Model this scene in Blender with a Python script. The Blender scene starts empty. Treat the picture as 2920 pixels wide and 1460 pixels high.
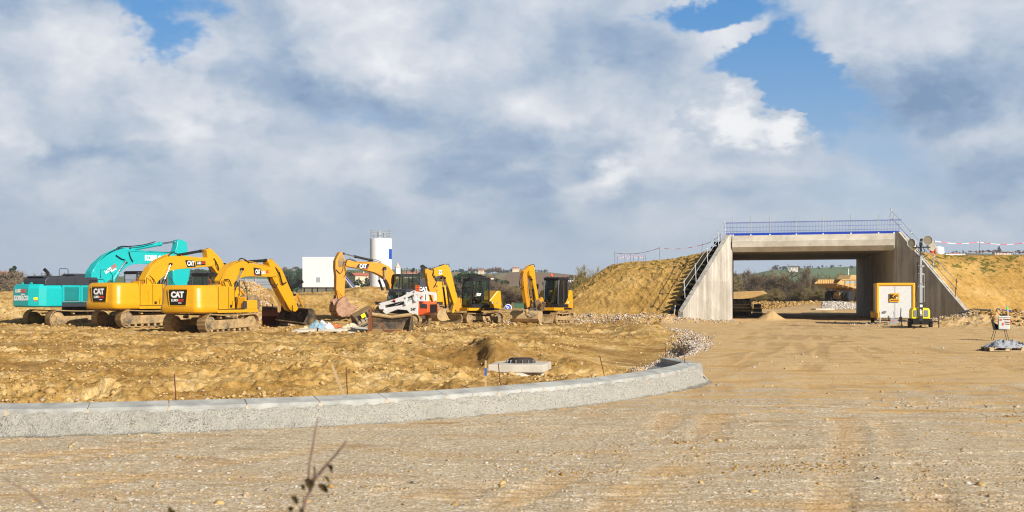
import bpy, math, random
import numpy as np
from mathutils import Vector, Matrix
SC = bpy.context.scene
COL = SC.collection
R = math.radians
H = 1.95            # eye height of the photographer
FX, CX, HY = 3400.0, 1460.0, 838.0

# ------------------------------------------------------------------ camera
cd = bpy.data.cameras.new('camera'); cam = bpy.data.objects.new('camera', cd); COL.objects.link(cam)
cam.location = (0, 0, H); cam.rotation_euler = (R(90), 0, 0)
cd.sensor_width = 36; cd.lens = FX/2920*36; cd.shift_y = 108/2920
cd.clip_start = 0.1; cd.clip_end = 30000
cd.dof.use_dof = True; cd.dof.focus_distance = 48; cd.dof.aperture_fstop = 7.0
SC.camera = cam
SC.view_settings.view_transform = 'Standard'; SC.view_settings.look = 'None'
SC.view_settings.exposure = 0.58; SC.view_settings.gamma = 1
SC.render.resolution_x = 1024; SC.render.resolution_y = 512
SC.cycles.filter_width = 1.15; SC.cycles.max_bounces = 6; SC.cycles.volume_bounces = 0; SC.cycles.transparent_max_bounces = 12

# ------------------------------------------------------------------ sun
SUN_AZ, SUN_EL = R(142), R(29)
sd = Vector((math.sin(SUN_AZ)*math.cos(SUN_EL), math.cos(SUN_AZ)*math.cos(SUN_EL), math.sin(SUN_EL)))
sl = bpy.data.lights.new('sun', 'SUN'); sl.energy = 5.0; sl.angle = R(0.55); sl.color = (1.0, 0.93, 0.82)
so = bpy.data.objects.new('sun', sl); COL.objects.link(so)
so.rotation_euler = sd.to_track_quat('Z', 'Y').to_euler(); so.location = (40, -60, 60)

# ------------------------------------------------------------------ node expressions
class E:
    T = None
    def __init__(s, k): s.k = k
    @staticmethod
    def m(op, *a, clamp=False):
        n = E.T.nodes.new('ShaderNodeMath'); n.operation = op; n.use_clamp = clamp
        for i, v in enumerate(a):
            if isinstance(v, E): E.T.links.new(v.k, n.inputs[i])
            else: n.inputs[i].default_value = v
        return E(n.outputs[0])
    def __add__(s, o): return E.m('ADD', s, o)
    def __radd__(s, o): return E.m('ADD', s, o)
    def __sub__(s, o): return E.m('SUBTRACT', s, o)
    def __rsub__(s, o): return E.m('SUBTRACT', o, s)
    def __mul__(s, o): return E.m('MULTIPLY', s, o)
    def __rmul__(s, o): return E.m('MULTIPLY', s, o)
    def __truediv__(s, o): return E.m('DIVIDE', s, o)
def put(sock, v):
    if isinstance(v, E): E.T.links.new(v.k, sock)
    elif hasattr(v, 'is_output'): E.T.links.new(v, sock)
    else:
        if isinstance(v, (tuple, list)) and len(v) == 3 and sock.type == 'RGBA': v = (*v, 1)
        sock.default_value = v
def node(t, **kw):
    n = E.T.nodes.new(t)
    ins = kw.pop('ins', {})
    for k, v in kw.items(): setattr(n, k, v)
    for k, v in ins.items(): put(n.inputs[k], v)
    return n
def noise(vec, scale, detail=4, rough=0.55, out='Fac', dist=0):
    n = node('ShaderNodeTexNoise', ins={'Scale': scale, 'Detail': detail, 'Roughness': rough, 'Distortion': dist})
    if vec is not None: put(n.inputs['Vector'], vec)
    return E(n.outputs[0] if out == 'Fac' else n.outputs[1])
def vor(vec, scale, out='Distance', feature='F1', rnd=1.0):
    n = node('ShaderNodeTexVoronoi', feature=feature, ins={'Scale': scale, 'Randomness': rnd})
    if vec is not None: put(n.inputs['Vector'], vec)
    return E(n.outputs[out])
def mapr(v, a, b, c=0.0, d=1.0, smooth=True):
    n = node('ShaderNodeMapRange', interpolation_type='SMOOTHSTEP' if smooth else 'LINEAR', clamp=True)
    put(n.inputs[0], v)
    for i, x in enumerate((a, b, c, d)): put(n.inputs[i+1], x)
    return E(n.outputs[0])
def mix(f, a, b, mode='MIX'):
    n = node('ShaderNodeMix', data_type='RGBA', blend_type=mode)
    put(n.inputs[0], f); put(n.inputs[6], a); put(n.inputs[7], b)
    return E(n.outputs[2])
def sep(v):
    n = node('ShaderNodeSeparateXYZ'); put(n.inputs[0], v)
    return [E(o) for o in n.outputs]
def comb(x, y, z):
    n = node('ShaderNodeCombineXYZ')
    for i, v in enumerate((x, y, z)): put(n.inputs[i], v)
    return E(n.outputs[0])
def vmul(v, k):
    n = node('ShaderNodeVectorMath', operation='MULTIPLY'); put(n.inputs[0], v); n.inputs[1].default_value = k
    return E(n.outputs[0])
def vadd(v, w):
    n = node('ShaderNodeVectorMath', operation='ADD'); put(n.inputs[0], v); put(n.inputs[1], w)
    return E(n.outputs[0])
def ramp(f, stops):
    n = node('ShaderNodeValToRGB'); put(n.inputs[0], f)
    el = n.color_ramp.elements
    while len(el) < len(stops): el.new(0.5)
    for e, (p, c) in zip(el, stops): e.position = p; e.color = (*c, 1)
    return E(n.outputs[0])
def S(r, g, b):      # sRGB 0..255 -> linear
    f = lambda c: c/12.92 if c <= 0.04045 else ((c+0.055)/1.055)**2.4
    return (f(r/255), f(g/255), f(b/255))

# ------------------------------------------------------------------ sky
W = bpy.data.worlds.new('World'); SC.world = W; W.use_nodes = True
E.T = W.node_tree; E.T.nodes.clear()
sky = node('ShaderNodeTexSky', sky_type='NISHITA', sun_disc=False, sun_elevation=SUN_EL, sun_rotation=SUN_AZ,
           air_density=1.0, dust_density=0.6, ozone_density=1.6)
tc = node('ShaderNodeTexCoord'); D = E(tc.outputs['Generated'])
dx, dy, dz = sep(D)
az = E.m('ARCTAN2', dx, dy); el = E.m('ARCSINE', dz)
Ds = vmul(D, (1, 1, 1.7))
w1 = noise(Ds, 5.5, 5, 0.62, 'Color'); w2 = noise(Ds, 22, 6, 0.66, 'Color')
wx, wy, _ = sep(w1); vx, vy, _ = sep(w2)
def warped(k1, k2):
    return comb(az + (wx-0.5)*k1 + (vx-0.5)*k2, el + (wy-0.5)*(k1*0.7) + (vy-0.5)*(k2*0.8), 0.0)
soft = warped(0.16, 0.05); crisp = warped(0.05, 0.055)
def blob(vec, px, py, rx, ry, rot=0):
    x = (px-CX)/FX; a = math.atan(x); e = math.atan((HY-py)/FX/math.sqrt(1+x*x))
    mp = node('ShaderNodeMapping', vector_type='TEXTURE')
    put(mp.inputs[0], vec); mp.inputs[1].default_value = (a, e, 0)
    mp.inputs[2].default_value = (0, 0, R(rot)); mp.inputs[3].default_value = (rx/FX, ry/FX, 1)
    g = node('ShaderNodeTexGradient', gradient_type='SPHERICAL'); put(g.inputs[0], E(mp.outputs[0]))
    return mapr(E(g.outputs[1]), 0, 1)
def total(vec, rows):
    t = None
    for (px, py, rx, ry, rot, k) in rows:
        b = blob(vec, px, py, rx, ry, rot)*k
        t = b if t is None else t+b
    return t
holes = total(soft, [(440, 20, 360, 95, -6, .95), (450, 115, 150, 75, -20, .8), (2050, 95, 190, 70, 8, -1.15), (2560, 130, 330, 150, 0, -1.0), (1985, 0, 260, 75, 0, 1.25), (2150, 175, 260, 230, 0, 1.5),
    (2250, 300, 190, 160, 0, .9), (2420, 330, 420, 160, -20, .55), (2480, 540, 520, 220, 0, .50),
    (1020, 330, 300, 75, 5, .30), (700, 180, 160, 100, 30, .22), (480, 500, 300, 60, 0, .1)])
bright = total(soft, [(1130, 120, 420, 190, -8, .20), (575, 320, 210, 170, 10, .24), (660, 440, 200, 120, 20, .15), (260, 190, 330, 140, -15, .12),
    (0, 380, 150, 190, 0, .18), (230, 520, 220, 90, 0, .10), (1790, 470, 330, 110, 35, .26), (1680, 540, 220, 60, 10, .12),
    (1850, 290, 320, 170, -20, .14), (1700, 250, 140, 90, 0, .06), (2120, 470, 260, 80, 0, .10), (2850, 330, 190, 180, 0, .15), (2620, 140, 330, 110, 10, .15), (1300, 590, 320, 70, 0, .08),
    (2020, 80, 200, 90, 5, .08), (2840, 660, 190, 80, 20, .07), (950, 520, 330, 90, 5, .10), (2290, 330, 90, 60, 30, .16),
    (930, 265, 380, 130, 0, -.17), (1280, 300, 420, 150, 10, -.10), (1480, 460, 520, 110, 3, -.15), (1700, 130, 200, 160, 0, -.05),
    (130, 450, 380, 70, 0, -.13), (480, 430, 260, 60, 10, -.10), (60, 40, 300, 100, 0, -.13), (2600, 255, 480, 110, -5, -.22),
    (2790, 480, 330, 150, 15, -.17), (1750, 590, 500, 60, 0, -.07), (2350, 560, 300, 80, 0, -.03), (700, 200, 200, 170, 60, -.08), (330, 620, 600, 60, 0, -.03)])
cum = total(crisp, [(2085, 290, 165, 130, -15, 1.3), (2190, 375, 190, 110, -25, 1.3), (2230, 370, 60, 90, 0, .8), (2030, 350, 170, 120, 0, .7), (1975, 330, 140, 110, 0, .5)])
n1 = noise(vadd(Ds, vmul(w1, (.25, .25, .25))), 7, 7, 0.60)
n2 = noise(Ds, 34, 6, 0.68)
lowfade = mapr(el, 0.02, 0.16, 0.25, 1.0)
Dq = vmul(D, (1, 1, 1.25))
q1 = noise(vadd(Dq, vmul(w1, (.10, .10, .10))), 9, 5, .52)
q1b = noise(vadd(vadd(Dq, vmul(w1, (.10, .10, .10))), (.018, -.006, .030)), 9, 5, .52)
nl = noise(vmul(w1, (.3, .3, .3)) and vadd(vmul(D, (1, 1, 3.2)), vmul(w1, (.2, .2, .2))), 9, 6, .6)
B = 0.575 + bright*1.05 + (n1-0.5)*0.30*lowfade + (n2-0.5)*0.07*lowfade + (q1-q1b)*0.85*lowfade + (nl-0.5)*mapr(el, .02, .07, .12, .42)*mapr(el, .2, .1)
cmask = mapr(cum + (n2-0.5)*0.5 + (n1-0.5)*.2, 0.55, 0.68)
cshade = mapr(cum + (n2-.5)*1.3 + (n1-0.5)*.6 + (q1-q1b)*2.5, 0.5, 1.7, 0.60, 0.92)
B = B*(1-cmask) + cshade*cmask
ccol = ramp(B, [(0.26, S(120, 146, 180)), (0.44, S(153, 173, 198)), (0.57, S(181, 193, 209)), (0.74, S(210, 215, 224)), (0.96, S(244, 244, 245))])
hole = mapr(holes + (n1-0.5)*0.55 + (n2-0.5)*0.30 - cum*1.2, 0.12, 0.85)
sk = E(sky.outputs[0]); skm = node('ShaderNodeVectorMath', operation='SCALE'); put(skm.inputs[0], sk); skm.inputs[3].default_value = 1.0
blue = mix(0.72, vmul(sk, (0.085, 0.085, 0.085)), mix(mapr(el, 0.0, 0.26), S(164, 190, 218), S(58, 142, 212)))
col = mix(hole, ccol, blue)
hz = mapr(el, -0.02, 0.07)
col = mix(hz, mix(mapr(az, -.4, .4, .55, .45), col, S(180, 198, 222)), col)
# unseen sky behind and above the view: mostly clear blue, darkened to cut ambient light
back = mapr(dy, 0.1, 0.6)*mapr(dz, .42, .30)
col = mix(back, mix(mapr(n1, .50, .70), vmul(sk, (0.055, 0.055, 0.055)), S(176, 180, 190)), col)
lp = 0.74
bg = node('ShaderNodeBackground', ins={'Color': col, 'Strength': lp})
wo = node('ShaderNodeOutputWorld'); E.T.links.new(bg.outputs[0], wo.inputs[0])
W.cycles.sampling_method = 'MANUAL'; W.cycles.sample_map_resolution = 512

# ------------------------------------------------------------------ materials
MATS = {}
def start(name):
    m = bpy.data.materials.new(name); m.use_nodes = True; MATS[name] = m
    E.T = m.node_tree; E.T.nodes.clear()
    b = node('ShaderNodeBsdfPrincipled'); o = node('ShaderNodeOutputMaterial')
    E.T.links.new(b.outputs[0], o.inputs[0])
    return m, b, o
def bump(b, h, strength=0.5, dist=0.02):
    n = node('ShaderNodeBump'); put(n.inputs['Height'], h); put(n.inputs['Strength'], strength); put(n.inputs['Distance'], dist)
    put(b.inputs['Normal'], E(n.outputs[0]))
def objco(): return E(node('ShaderNodeTexCoord').outputs['Object'])
def geoz(): return sep(E(node('ShaderNodeNewGeometry').outputs['Normal']))[2]
def paint(name, col, rough=0.35, metal=0.0, dirt=0.3, dcol=S(170, 135, 85), sc=1.6, spec=0.5, coat=0.0, var=0.12, up=0.25):
    """painted or bare metal with blotches of dust and small scratches; more dust lies on faces that look up"""
    m, b, o = start(name); v = objco()
    n = noise(v, sc, 6, 0.65); f = noise(v, sc*9, 4, 0.6)
    c = mix(mapr(f, .35, .65), tuple(x*(1-var) for x in col), tuple(min(1, x*(1+var)) for x in col))
    lvl = 0.78-0.55*dirt
    d = mapr(n*0.7+f*0.3+mapr(geoz(), 0.5, 1.0, 0, up*dirt*1.2), lvl, lvl+0.28)
    put(b.inputs['Base Color'], mix(d*min(1, 0.35+dirt), c, dcol))
    put(b.inputs['Roughness'], mapr(d+f*.25, 0, 1, rough, 0.85)); b.inputs['Metallic'].default_value = metal
    b.inputs['Specular IOR Level'].default_value = spec; b.inputs['Coat Weight'].default_value = coat
    bump(b, n*.3+f, 0.12, 0.01)
    return m
def flat(name, col, rough=0.6, metal=0.0):
    m, b, o = start(name); v = objco(); n = noise(v, 7, 4)
    put(b.inputs['Base Color'], mix(n, tuple(x*.86 for x in col), tuple(min(1, x*1.1) for x in col)))
    b.inputs['Roughness'].default_value = rough; b.inputs['Metallic'].default_value = metal
    return m

# ------------------------------------------------------------------ mesh builder
class MB:
    def __init__(s): s.v = []; s.f = []; s.mi = []; s.M = Matrix(); s.mat = 0
    def add(s, vs, fs, mi=None):
        b = len(s.v); M = s.M
        for p in vs:
            q = M @ Vector(p); s.v.append((q.x, q.y, q.z))
        for f in fs: s.f.append(tuple(i+b for i in f)); s.mi.append(s.mat if mi is None else mi)
        return s
    def box(s, c, d, rot=None, mi=None, taper=1.0):
        x, y, z = (k/2 for k in d)
        vs = [(-x, -y, -z), (x, -y, -z), (x, y, -z), (-x, y, -z), (-x*taper, -y*taper, z), (x*taper, -y*taper, z), (x*taper, y*taper, z), (-x*taper, y*taper, z)]
        if rot is not None:
            E3 = Matrix.Rotation(rot[2], 4, 'Z') @ Matrix.Rotation(rot[1], 4, 'Y') @ Matrix.Rotation(rot[0], 4, 'X')
            vs = [E3 @ Vector(p) for p in vs]
        vs = [(p[0]+c[0], p[1]+c[1], p[2]+c[2]) for p in vs]
        return s.add(vs, [(3, 2, 1, 0), (4, 5, 6, 7), (0, 1, 5, 4), (1, 2, 6, 5), (2, 3, 7, 6), (3, 0, 4, 7)], mi)
    def prism(s, pts, y0, y1, axis='y', mi=None):
        """2D outline extruded; axis y: pts are (x, z); axis z: pts are (x, y)"""
        n = len(pts)
        A = sum(pts[i][0]*pts[(i+1) % n][1]-pts[(i+1) % n][0]*pts[i][1] for i in range(n))
        if (A < 0) == (axis == 'z'): pts = pts[::-1]
        g = (lambda p, t: (p[0], t, p[1])) if axis == 'y' else (lambda p, t: (p[0], p[1], t)) if axis == 'z' else (lambda p, t: (t, p[0], p[1]))
        vs = [g(p, y0) for p in pts]+[g(p, y1) for p in pts]
        fs = [tuple(range(n))[::-1] if axis != 'y' else tuple(range(n))[::-1], tuple(range(n, 2*n))]
        fs += [(i, (i+1) % n, (i+1) % n+n, i+n) for i in range(n)]
        return s.add(vs, fs, mi)
    def loft(s, rings, cap=True, mi=None, closed=True):
        n = len(rings[0]); vs = [p for r in rings for p in r]; fs = []
        for k in range(len(rings)-1):
            for i in range(n if closed else n-1):
                j = (i+1) % n; fs.append((k*n+i, k*n+j, (k+1)*n+j, (k+1)*n+i))
        if cap: fs += [tuple(range(n))[::-1], tuple(range(len(vs)-n, len(vs)))]
        return s.add(vs, fs, mi)
    def tube(s, path, r, n=8, mi=None, cap=True):
        P = [Vector(p) for p in path]; rs = r if isinstance(r, (list, tuple)) else [r]*len(P)
        rings = []; up = None
        for i, p in enumerate(P):
            t = (P[min(i+1, len(P)-1)]-P[max(i-1, 0)]).normalized()
            if up is None: up = Vector((0, 0, 1)) if abs(t.z) < 0.9 else Vector((1, 0, 0))
            a = t.cross(up).normalized(); up = a.cross(t).normalized()
            rings.append([p+rs[i]*(math.cos(q)*a+math.sin(q)*up) for q in (2*math.pi*k/n for k in range(n))])
        return s.loft(rings, cap, mi)
    def cyl(s, p0, p1, r, n=16, mi=None): return s.tube([p0, p1], r, n, mi)
    def lathe(s, prof, n=24, c=(0, 0, 0), axis='z', mi=None):
        rings = []
        for (r, h) in prof:
            ring = []
            for k in range(n):
                a = 2*math.pi*k/n; x, y = r*math.cos(a), r*math.sin(a)
                ring.append((c[0]+x, c[1]+y, c[2]+h) if axis == 'z' else (c[0]+x, c[1]+h, c[2]-y) if axis == 'y' else (c[0]+h, c[1]+x, c[2]+y))
            rings.append(ring)
        return s.loft(rings, True, mi)
    def merge(s, o, mi=None):
        b = len(s.v); s.v += [tuple(s.M @ Vector(p)) for p in o.v]; s.f += [tuple(i+b for i in f) for f in o.f]
        s.mi += [mi if mi is not None else k for k in o.mi]; return s
    def build(s, name, mats, parent=None, smooth=35, bevel=0.0, loc=None, seg=2):
        me = bpy.data.meshes.new(name); me.from_pydata(s.v, [], s.f)
        if not isinstance(mats, (list, tuple)): mats = [mats]
        for m in mats: me.materials.append(MATS[m] if isinstance(m, str) else m)
        me.polygons.foreach_set('material_index', s.mi); me.update()
        o = bpy.data.objects.new(name, me); COL.objects.link(o)
        if parent is not None: o.parent = parent
        if loc is not None: o.location = loc
        if smooth: me.polygons.foreach_set('use_smooth', [True]*len(me.polygons)); me.set_sharp_from_angle(angle=R(smooth))
        if bevel:
            b = o.modifiers.new('bevel', 'BEVEL'); b.width = bevel; b.segments = seg; b.limit_method = 'ANGLE'; b.angle_limit = R(40)
            b.harden_normals = False
        return o
_tc = {}
def text_geo(txt, size, bold=0.0, space=1.0, squash=1.0, shear=0.0):
    """outline of the words as a flat solid: (verts, faces), centred on 0, in the x-y plane"""
    key = (txt, size, bold, space, squash, shear)
    if key in _tc: return _tc[key]
    cu = bpy.data.curves.new('t', 'FONT'); cu.body = txt; cu.size = size; cu.offset = bold; cu.space_character = space; cu.extrude = 0.004
    cu.shear = shear; cu.resolution_u = 3; cu.align_x = 'CENTER'; cu.align_y = 'CENTER'
    o = bpy.data.objects.new('t', cu); COL.objects.link(o); bpy.context.view_layer.update()
    me = bpy.data.meshes.new_from_object(o)
    vs = [(v.co.x*squash, v.co.y, v.co.z) for v in me.vertices]; fs = [tuple(p.vertices) for p in me.polygons]
    bpy.data.objects.remove(o); bpy.data.curves.remove(cu); bpy.data.meshes.remove(me)
    _tc[key] = (vs, fs); return vs, fs
def put_text(mb, txt, c, ex, ez, size, mi, off=0.006, **kw):
    """lay words on a surface: c centre, ex reading direction, ez up, lifted by off along the normal"""
    ex = Vector(ex).normalized(); ez = Vector(ez).normalized(); n = ex.cross(ez)
    vs, fs = text_geo(txt, size, **kw); c = Vector(c)
    mb.add([c+ex*v[0]+ez*v[1]+n*(v[2]+off) for v in vs], fs, mi)
def tag(o, label=None, cat=None, group=None, kind=None):
    if label: o['label'] = label
    if cat: o['category'] = cat
    if group: o['group'] = group
    if kind: o['kind'] = kind
    return o
def empty(name, loc, rz=0, label=None, cat=None, group=None):
    o = bpy.data.objects.new(name, None); COL.objects.link(o); o.location = loc; o.rotation_euler = (0, 0, rz)
    o.empty_display_size = .2
    return tag(o, label, cat, group)
def kids(o): return [c for c in COL.objects if c.parent == o]
def copy_tree(o, parent=None, ch=None):
    c = o.copy(); COL.objects.link(c); c.parent = parent
    for k in kids(o): copy_tree(k, c)
    return c
def P(px, py, Y): return Vector(((px-CX)/FX*Y, Y, H-(py-HY)/FX*Y))

# ------------------------------------------------------------------ numpy noise for the terrain
def _h(ix, iy, seed):
    n = (ix.astype(np.int64)*374761393+iy.astype(np.int64)*668265263+seed*974634777) & 0xffffffff
    n = ((n ^ (n >> 13))*1274126177) & 0xffffffff
    return ((n ^ (n >> 16)) & 0xffff)/65535.0
def vn(x, y, seed=0):
    ix = np.floor(x); iy = np.floor(y); fx = x-ix; fy = y-iy
    fx = fx*fx*fx*(fx*(fx*6-15)+10); fy = fy*fy*fy*(fy*(fy*6-15)+10)
    a = _h(ix, iy, seed); b = _h(ix+1, iy, seed); c = _h(ix, iy+1, seed); d = _h(ix+1, iy+1, seed)
    return (a*(1-fx)+b*fx)*(1-fy)+(c*(1-fx)+d*fx)*fy-0.5
def fbm(x, y, sc, octv, seed=0, gain=0.5, ridge=False):
    t = np.zeros_like(x); a = 1.0
    for k in range(octv):
        c, s = math.cos(k*1.1), math.sin(k*1.1)
        n = vn((x*c+y*s)/sc, (y*c-x*s)/sc, seed+k*17)
        t += a*((0.25-np.abs(n))*2-.25 if ridge else n); sc *= 0.5; a *= gain
    return t
def sst(x, a, b):
    t = np.clip((x-a)/(b-a), 0, 1); return t*t*(3-2*t)

# ------------------------------------------------------------------ the ground: one sheet to the horizon
# foot of the kerb on the road (x, y), left to right
KP = [(-30, 17.6), (-16, 16.6), (-9.5, 16.25), (-6.94, 16.2), (-4.96, 16.62), (-2.9, 17.35), (-1.1, 18.45), (.45, 19.85), (1.75, 21.4), (2.9, 23.2), (3.8, 25.0), (4.35, 26.6)]
def road_edge(y):           # x of the line between the dug soil (left) and the haul road (right)
    return np.interp(y, [0, 14, 16.4, 17.4, 18.5, 19.9, 21.5, 23.3, 26.8, 29, 35.4, 43.6, 50, 55, 60, 66, 75, 83, 90, 130, 200], [-80, -60, -7.5, -2.85, -1.1, .4, 1.75, 2.9, 3.7, 3.9, 4.6, 6.4, 7.6, 8.3, 8.5, 8.6, 9.5, 12, 15.5, 25, 20])
def gauss(x, y, cx, cy, rx, ry, rot=0):
    c, s = math.cos(R(rot)), math.sin(R(rot)); a = ((x-cx)*c+(y-cy)*s)/rx; b = ((y-cy)*c-(x-cx)*s)/ry
    return np.exp(-(a*a+b*b))
def ysky(px):               # picture height of the bare skyline of the far country along px
    return np.interp(px, [-3000, 0, 300, 560, 850, 1180, 1400, 1480, 1560, 1640, 1700, 2000, 2110, 2200, 2330, 2450, 2620, 2760, 2920, 5000],
                     [806, 812, 800, 786, 776, 774, 782, 776, 778, 786, 800, 806, 790, 772, 766, 762, 736, 726, 730, 760])
def rut(x, y):              # wheel tracks pressed into the haul road (pairs about 2 m apart)
    t = np.zeros_like(x); w = fbm(x*.0+3, y, 9.0, 2, 71)*.7
    for a, b_, c_, k in ((-1.5, .30, 0, 1), (1.6, .255, .0, 1), (4.6, .20, 0, .8), (-9.5, .62, -.0028, 1), (-6.8, .60, -.0029, .9), (9.5, .12, .0003, .9), (14, .02, .0011, .7), (0, .2, .0006, .6)):
        xp = a+b_*(y-10)+c_*(y-10)**2+w
        for o_ in (-1.0, 1.0):
            d = (x-xp-o_)/.24; t = np.maximum(t, k*np.exp(-d**4))
    brk = sst(fbm(x, y, 3.5, 3, 73), -.12, .18)
    return t*brk
def height(x, y):
    d = road_edge(y)-x                              # >0 on the soil side
    wob = fbm(x, y, 3.0, 3, 5)*0.9
    soil = sst(d+wob*sst(y, 30, 40), -0.1, 0.7)*sst(y, 16.1, 17.0)
    soil = np.where(y < 30, sst(d, .15, .5)*sst(y, 16.1, 17.0), soil)
    soil = soil*(1-sst(y, 78, 86)*sst(x, 6, 11))
    r = np.hypot(x, y)
    near = 1-sst(y, 150, 260)
    # compacted road: shallow ruts, loose stones
    hr = fbm(x, y, 5.0, 3, 11)*0.05 + fbm(x, y, .5, 3, 12)*0.012 + np.clip(vn(x/.07, y/.07, 3)-.30, 0, 1)*.05*(fbm(x, y, 2.0, 2, 8) > -.05)
    hr += (np.abs(fbm(x*.25+y*.1, y, 1.1, 3, 40)) < .03)*.012
    rt = rut(x, y); hr -= rt*(.022+.016*np.sin(y*26))
    # soil: lumps, clods and dozer tracks
    cl = fbm(x, y, 1.6, 6, 21, .6, True)
    hs = fbm(x, y, 9.0, 3, 20)*0.30 + cl*(0.045+.12*sst(fbm(x, y, 6, 2, 77), -.05, .35)) + fbm(x*.35, y, 1.3, 4, 22)*0.11 + np.clip(fbm(x, y, .35, 2, 23)-.12, 0, 1)*.22
    hs += fbm(x, y, .5, 4, 66, .65)*(.05+.12*sst(fbm(x*.6, y, 5, 2, 78), -.05, .3))
    hs += 0.24*sst(y, 17, 19)*(1-sst(y, 40, 58))
    smooth = gauss(x, y, 4.6, 42, 3.6, 13, -12)
    hs = hs*(1-.85*smooth) - .62*smooth
    hs += .38*gauss(x, y, -1.6, 33.0, 2.2, 1.6) + .30*gauss(x, y, 1.2, 36, 2.5, 2.0) - .34*gauss(x, y, 1.0, 29.5, 1.6, 1.3) - .22*gauss(x, y, -.7, 30.0, .9, 1.0)
    hs += .5*gauss(x, y, 6.6, 58, 1.4, 4.5) + .30*gauss(x, y, 2.0, 60, 4, 3) - .22*gauss(x, y, -9, 20.6, 2.6, 1.1) - .15*gauss(x, y, -2.2, 21.5, 1.9, .8)
    hs += .22*gauss(x, y, -7, 45, 8, 2.0, 6) - .18*gauss(x, y, -9, 41, 9, 1.4, -4) + .2*gauss(x, y, -3, 49, 7, 1.3, 3) - .12*gauss(x, y, -3, 26, 5, 1.0)
    hs = hs*(1-.35*sst(y, 100, 150))
    h = hr*(1-soil)*near+hs*soil*near
    # soil is heaped against the back of the kerb
    kb = sst(d, .35, .7)*(1-sst(d, 1.0, 3.2))*sst(y, 16.2, 17.2)*(1-sst(y, 20, 23.5)); h = h*(1-kb*.75)+.33*kb*.75
    # spoil banks behind the machines
    px = CX+FX*x/np.maximum(y, 1.0)
    topy = np.interp(px, [-900, 0, 240, 430, 560, 700, 760, 850, 960, 1015, 1110, 1180, 1245, 1290, 1380], [820, 824, 828, 826, 824, 800, 812, 829, 823, 811, 811, 824, 834, 850, 866])
    yb = np.interp(px, [0, 640, 720, 800, 1300], [84, 86, 82, 98, 104])
    zt = H+(HY-topy)/FX*yb
    lump = fbm(x, y, 2.2, 5, 31, .6, True)
    env = sst(y, yb-11, yb-1)*(1-sst(y, yb+8, yb+26))
    h = np.where((px < 1380) & (y > 5), h+(zt+lump*.16-.25)*env*(zt > .3), h)
    # rubble bank and rise seen through the underpass
    h += (.75+.35*fbm(x, y, 1.4, 5, 35, .6, True))*sst(y, 150, 158)*(1-sst(y, 165, 200))*sst(px, 2130, 2150)*(1-sst(px, 2300, 2390))*.9
    h += .55*sst(y, 145, 172)*(1-sst(y, 240, 300))*sst(px, 2290, 2380)
    # mounds by the right wing wall
    rm = gauss(x, y, 29.6, 70.5, 4.6, 5.5)+gauss(x, y, 36, 73, 6, 5)
    h += np.minimum(rm, 1)*(.9+.5*fbm(x, y, 1.2, 4, 33, .6, True))*.85
    h += .22*gauss(x, y, 25.4, 71.0, 3.4, 2.2)*(.8+vn(x/.3, y/.3, 7))
    h += .72*gauss(x, y, 18.7, 86.0, .75, .75)*(1+.3*vn(x/.3, y/.3, 9))
    # low heaps of light stone at the foot of the left bank
    h += (.62+.3*fbm(x, y, 1.2, 5, 39, .6, True))*gauss(x, y, 6.2, 80.5, 7.0, 2.2, -8)
    xc = np.interp(y, [30, 38], [-.5, -1.5]); h += .24*sst(x, xc-.22, xc+.12)*(1-sst(x, xc+.1, xc+1.5))*sst(y, 29.8, 31.2)*(1-sst(y, 35.5, 38.5))
    h -= .22*gauss(x, y, -1.9, 34, .8, 3.0)
    h += .22*sst(y+fbm(x, y, .8, 3, 88)*.5, 30.3, 30.7)*(1-sst(y, 32.5, 37))*sst(x, -1.0, -.4)*(1-sst(x, 2.0, 3.0))
    k = gauss(x, y, .2, 28.9, 1.5, 1.35); h = h*(1-k)+.03*k
    h += .95*gauss(x, y, 37.2, 139, 5.0, 7, 10)
    # far country: lower fields, then rolling hills up to the skyline
    zs = H+(HY-ysky(px))/FX*1500.0
    roll = fbm(x, y, 420.0, 4, 51)*14*sst(y, 420, 900)*(1-sst(y, 1150, 1450))
    far = -2.4*sst(y, 200, 300)*(1-sst(y, 330, 520)) + zs*sst(y, 300, 1500)**1.3 + roll
    h = h+far*sst(y, 190, 330)-sst(r, 1600, 4000)*4
    return h, soil
def grid(U, Y, name, c=18.0):
    YY, UU = np.meshgrid(Y, U, indexing='ij'); X = UU*(YY+c*np.exp(-np.maximum(YY, 0)/4.0))
    X = np.where(YY < 0, UU*(c-YY*.6), X)
    Z, soil = height(X, YY)
    nr, nc = YY.shape; me = bpy.data.meshes.new(name)
    co = np.stack([X, YY, Z], -1).astype(np.float32).reshape(-1, 3)
    me.vertices.add(nr*nc); me.vertices.foreach_set('co', co.ravel())
    i = (np.arange(nr-1)[:, None]*nc+np.arange(nc-1)[None, :]).ravel()
    q = np.stack([i, i+1, i+nc+1, i+nc], -1).astype(np.int32); nf = len(q)
    me.loops.add(nf*4); me.loops.foreach_set('vertex_index', q.ravel())
    me.polygons.add(nf); me.polygons.foreach_set('loop_start', np.arange(0, nf*4, 4, dtype=np.int32)); me.polygons.foreach_set('loop_total', np.full(nf, 4, np.int32))
    me.polygons.foreach_set('use_smooth', np.ones(nf, bool))
    a = me.attributes.new('soil', 'FLOAT', 'POINT'); a.data.foreach_set('value', soil.astype(np.float32).ravel())
    a = me.attributes.new('rut', 'FLOAT', 'POINT'); a.data.foreach_set('value', rut(X, YY).astype(np.float32).ravel())
    me.update(); me.validate()
    o = bpy.data.objects.new(name, me); COL.objects.link(o); return o
U = np.concatenate([-np.geomspace(1.6, .56, 22), np.arange(-.55, .55, .00085), np.geomspace(.56, 1.6, 22)])
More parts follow.
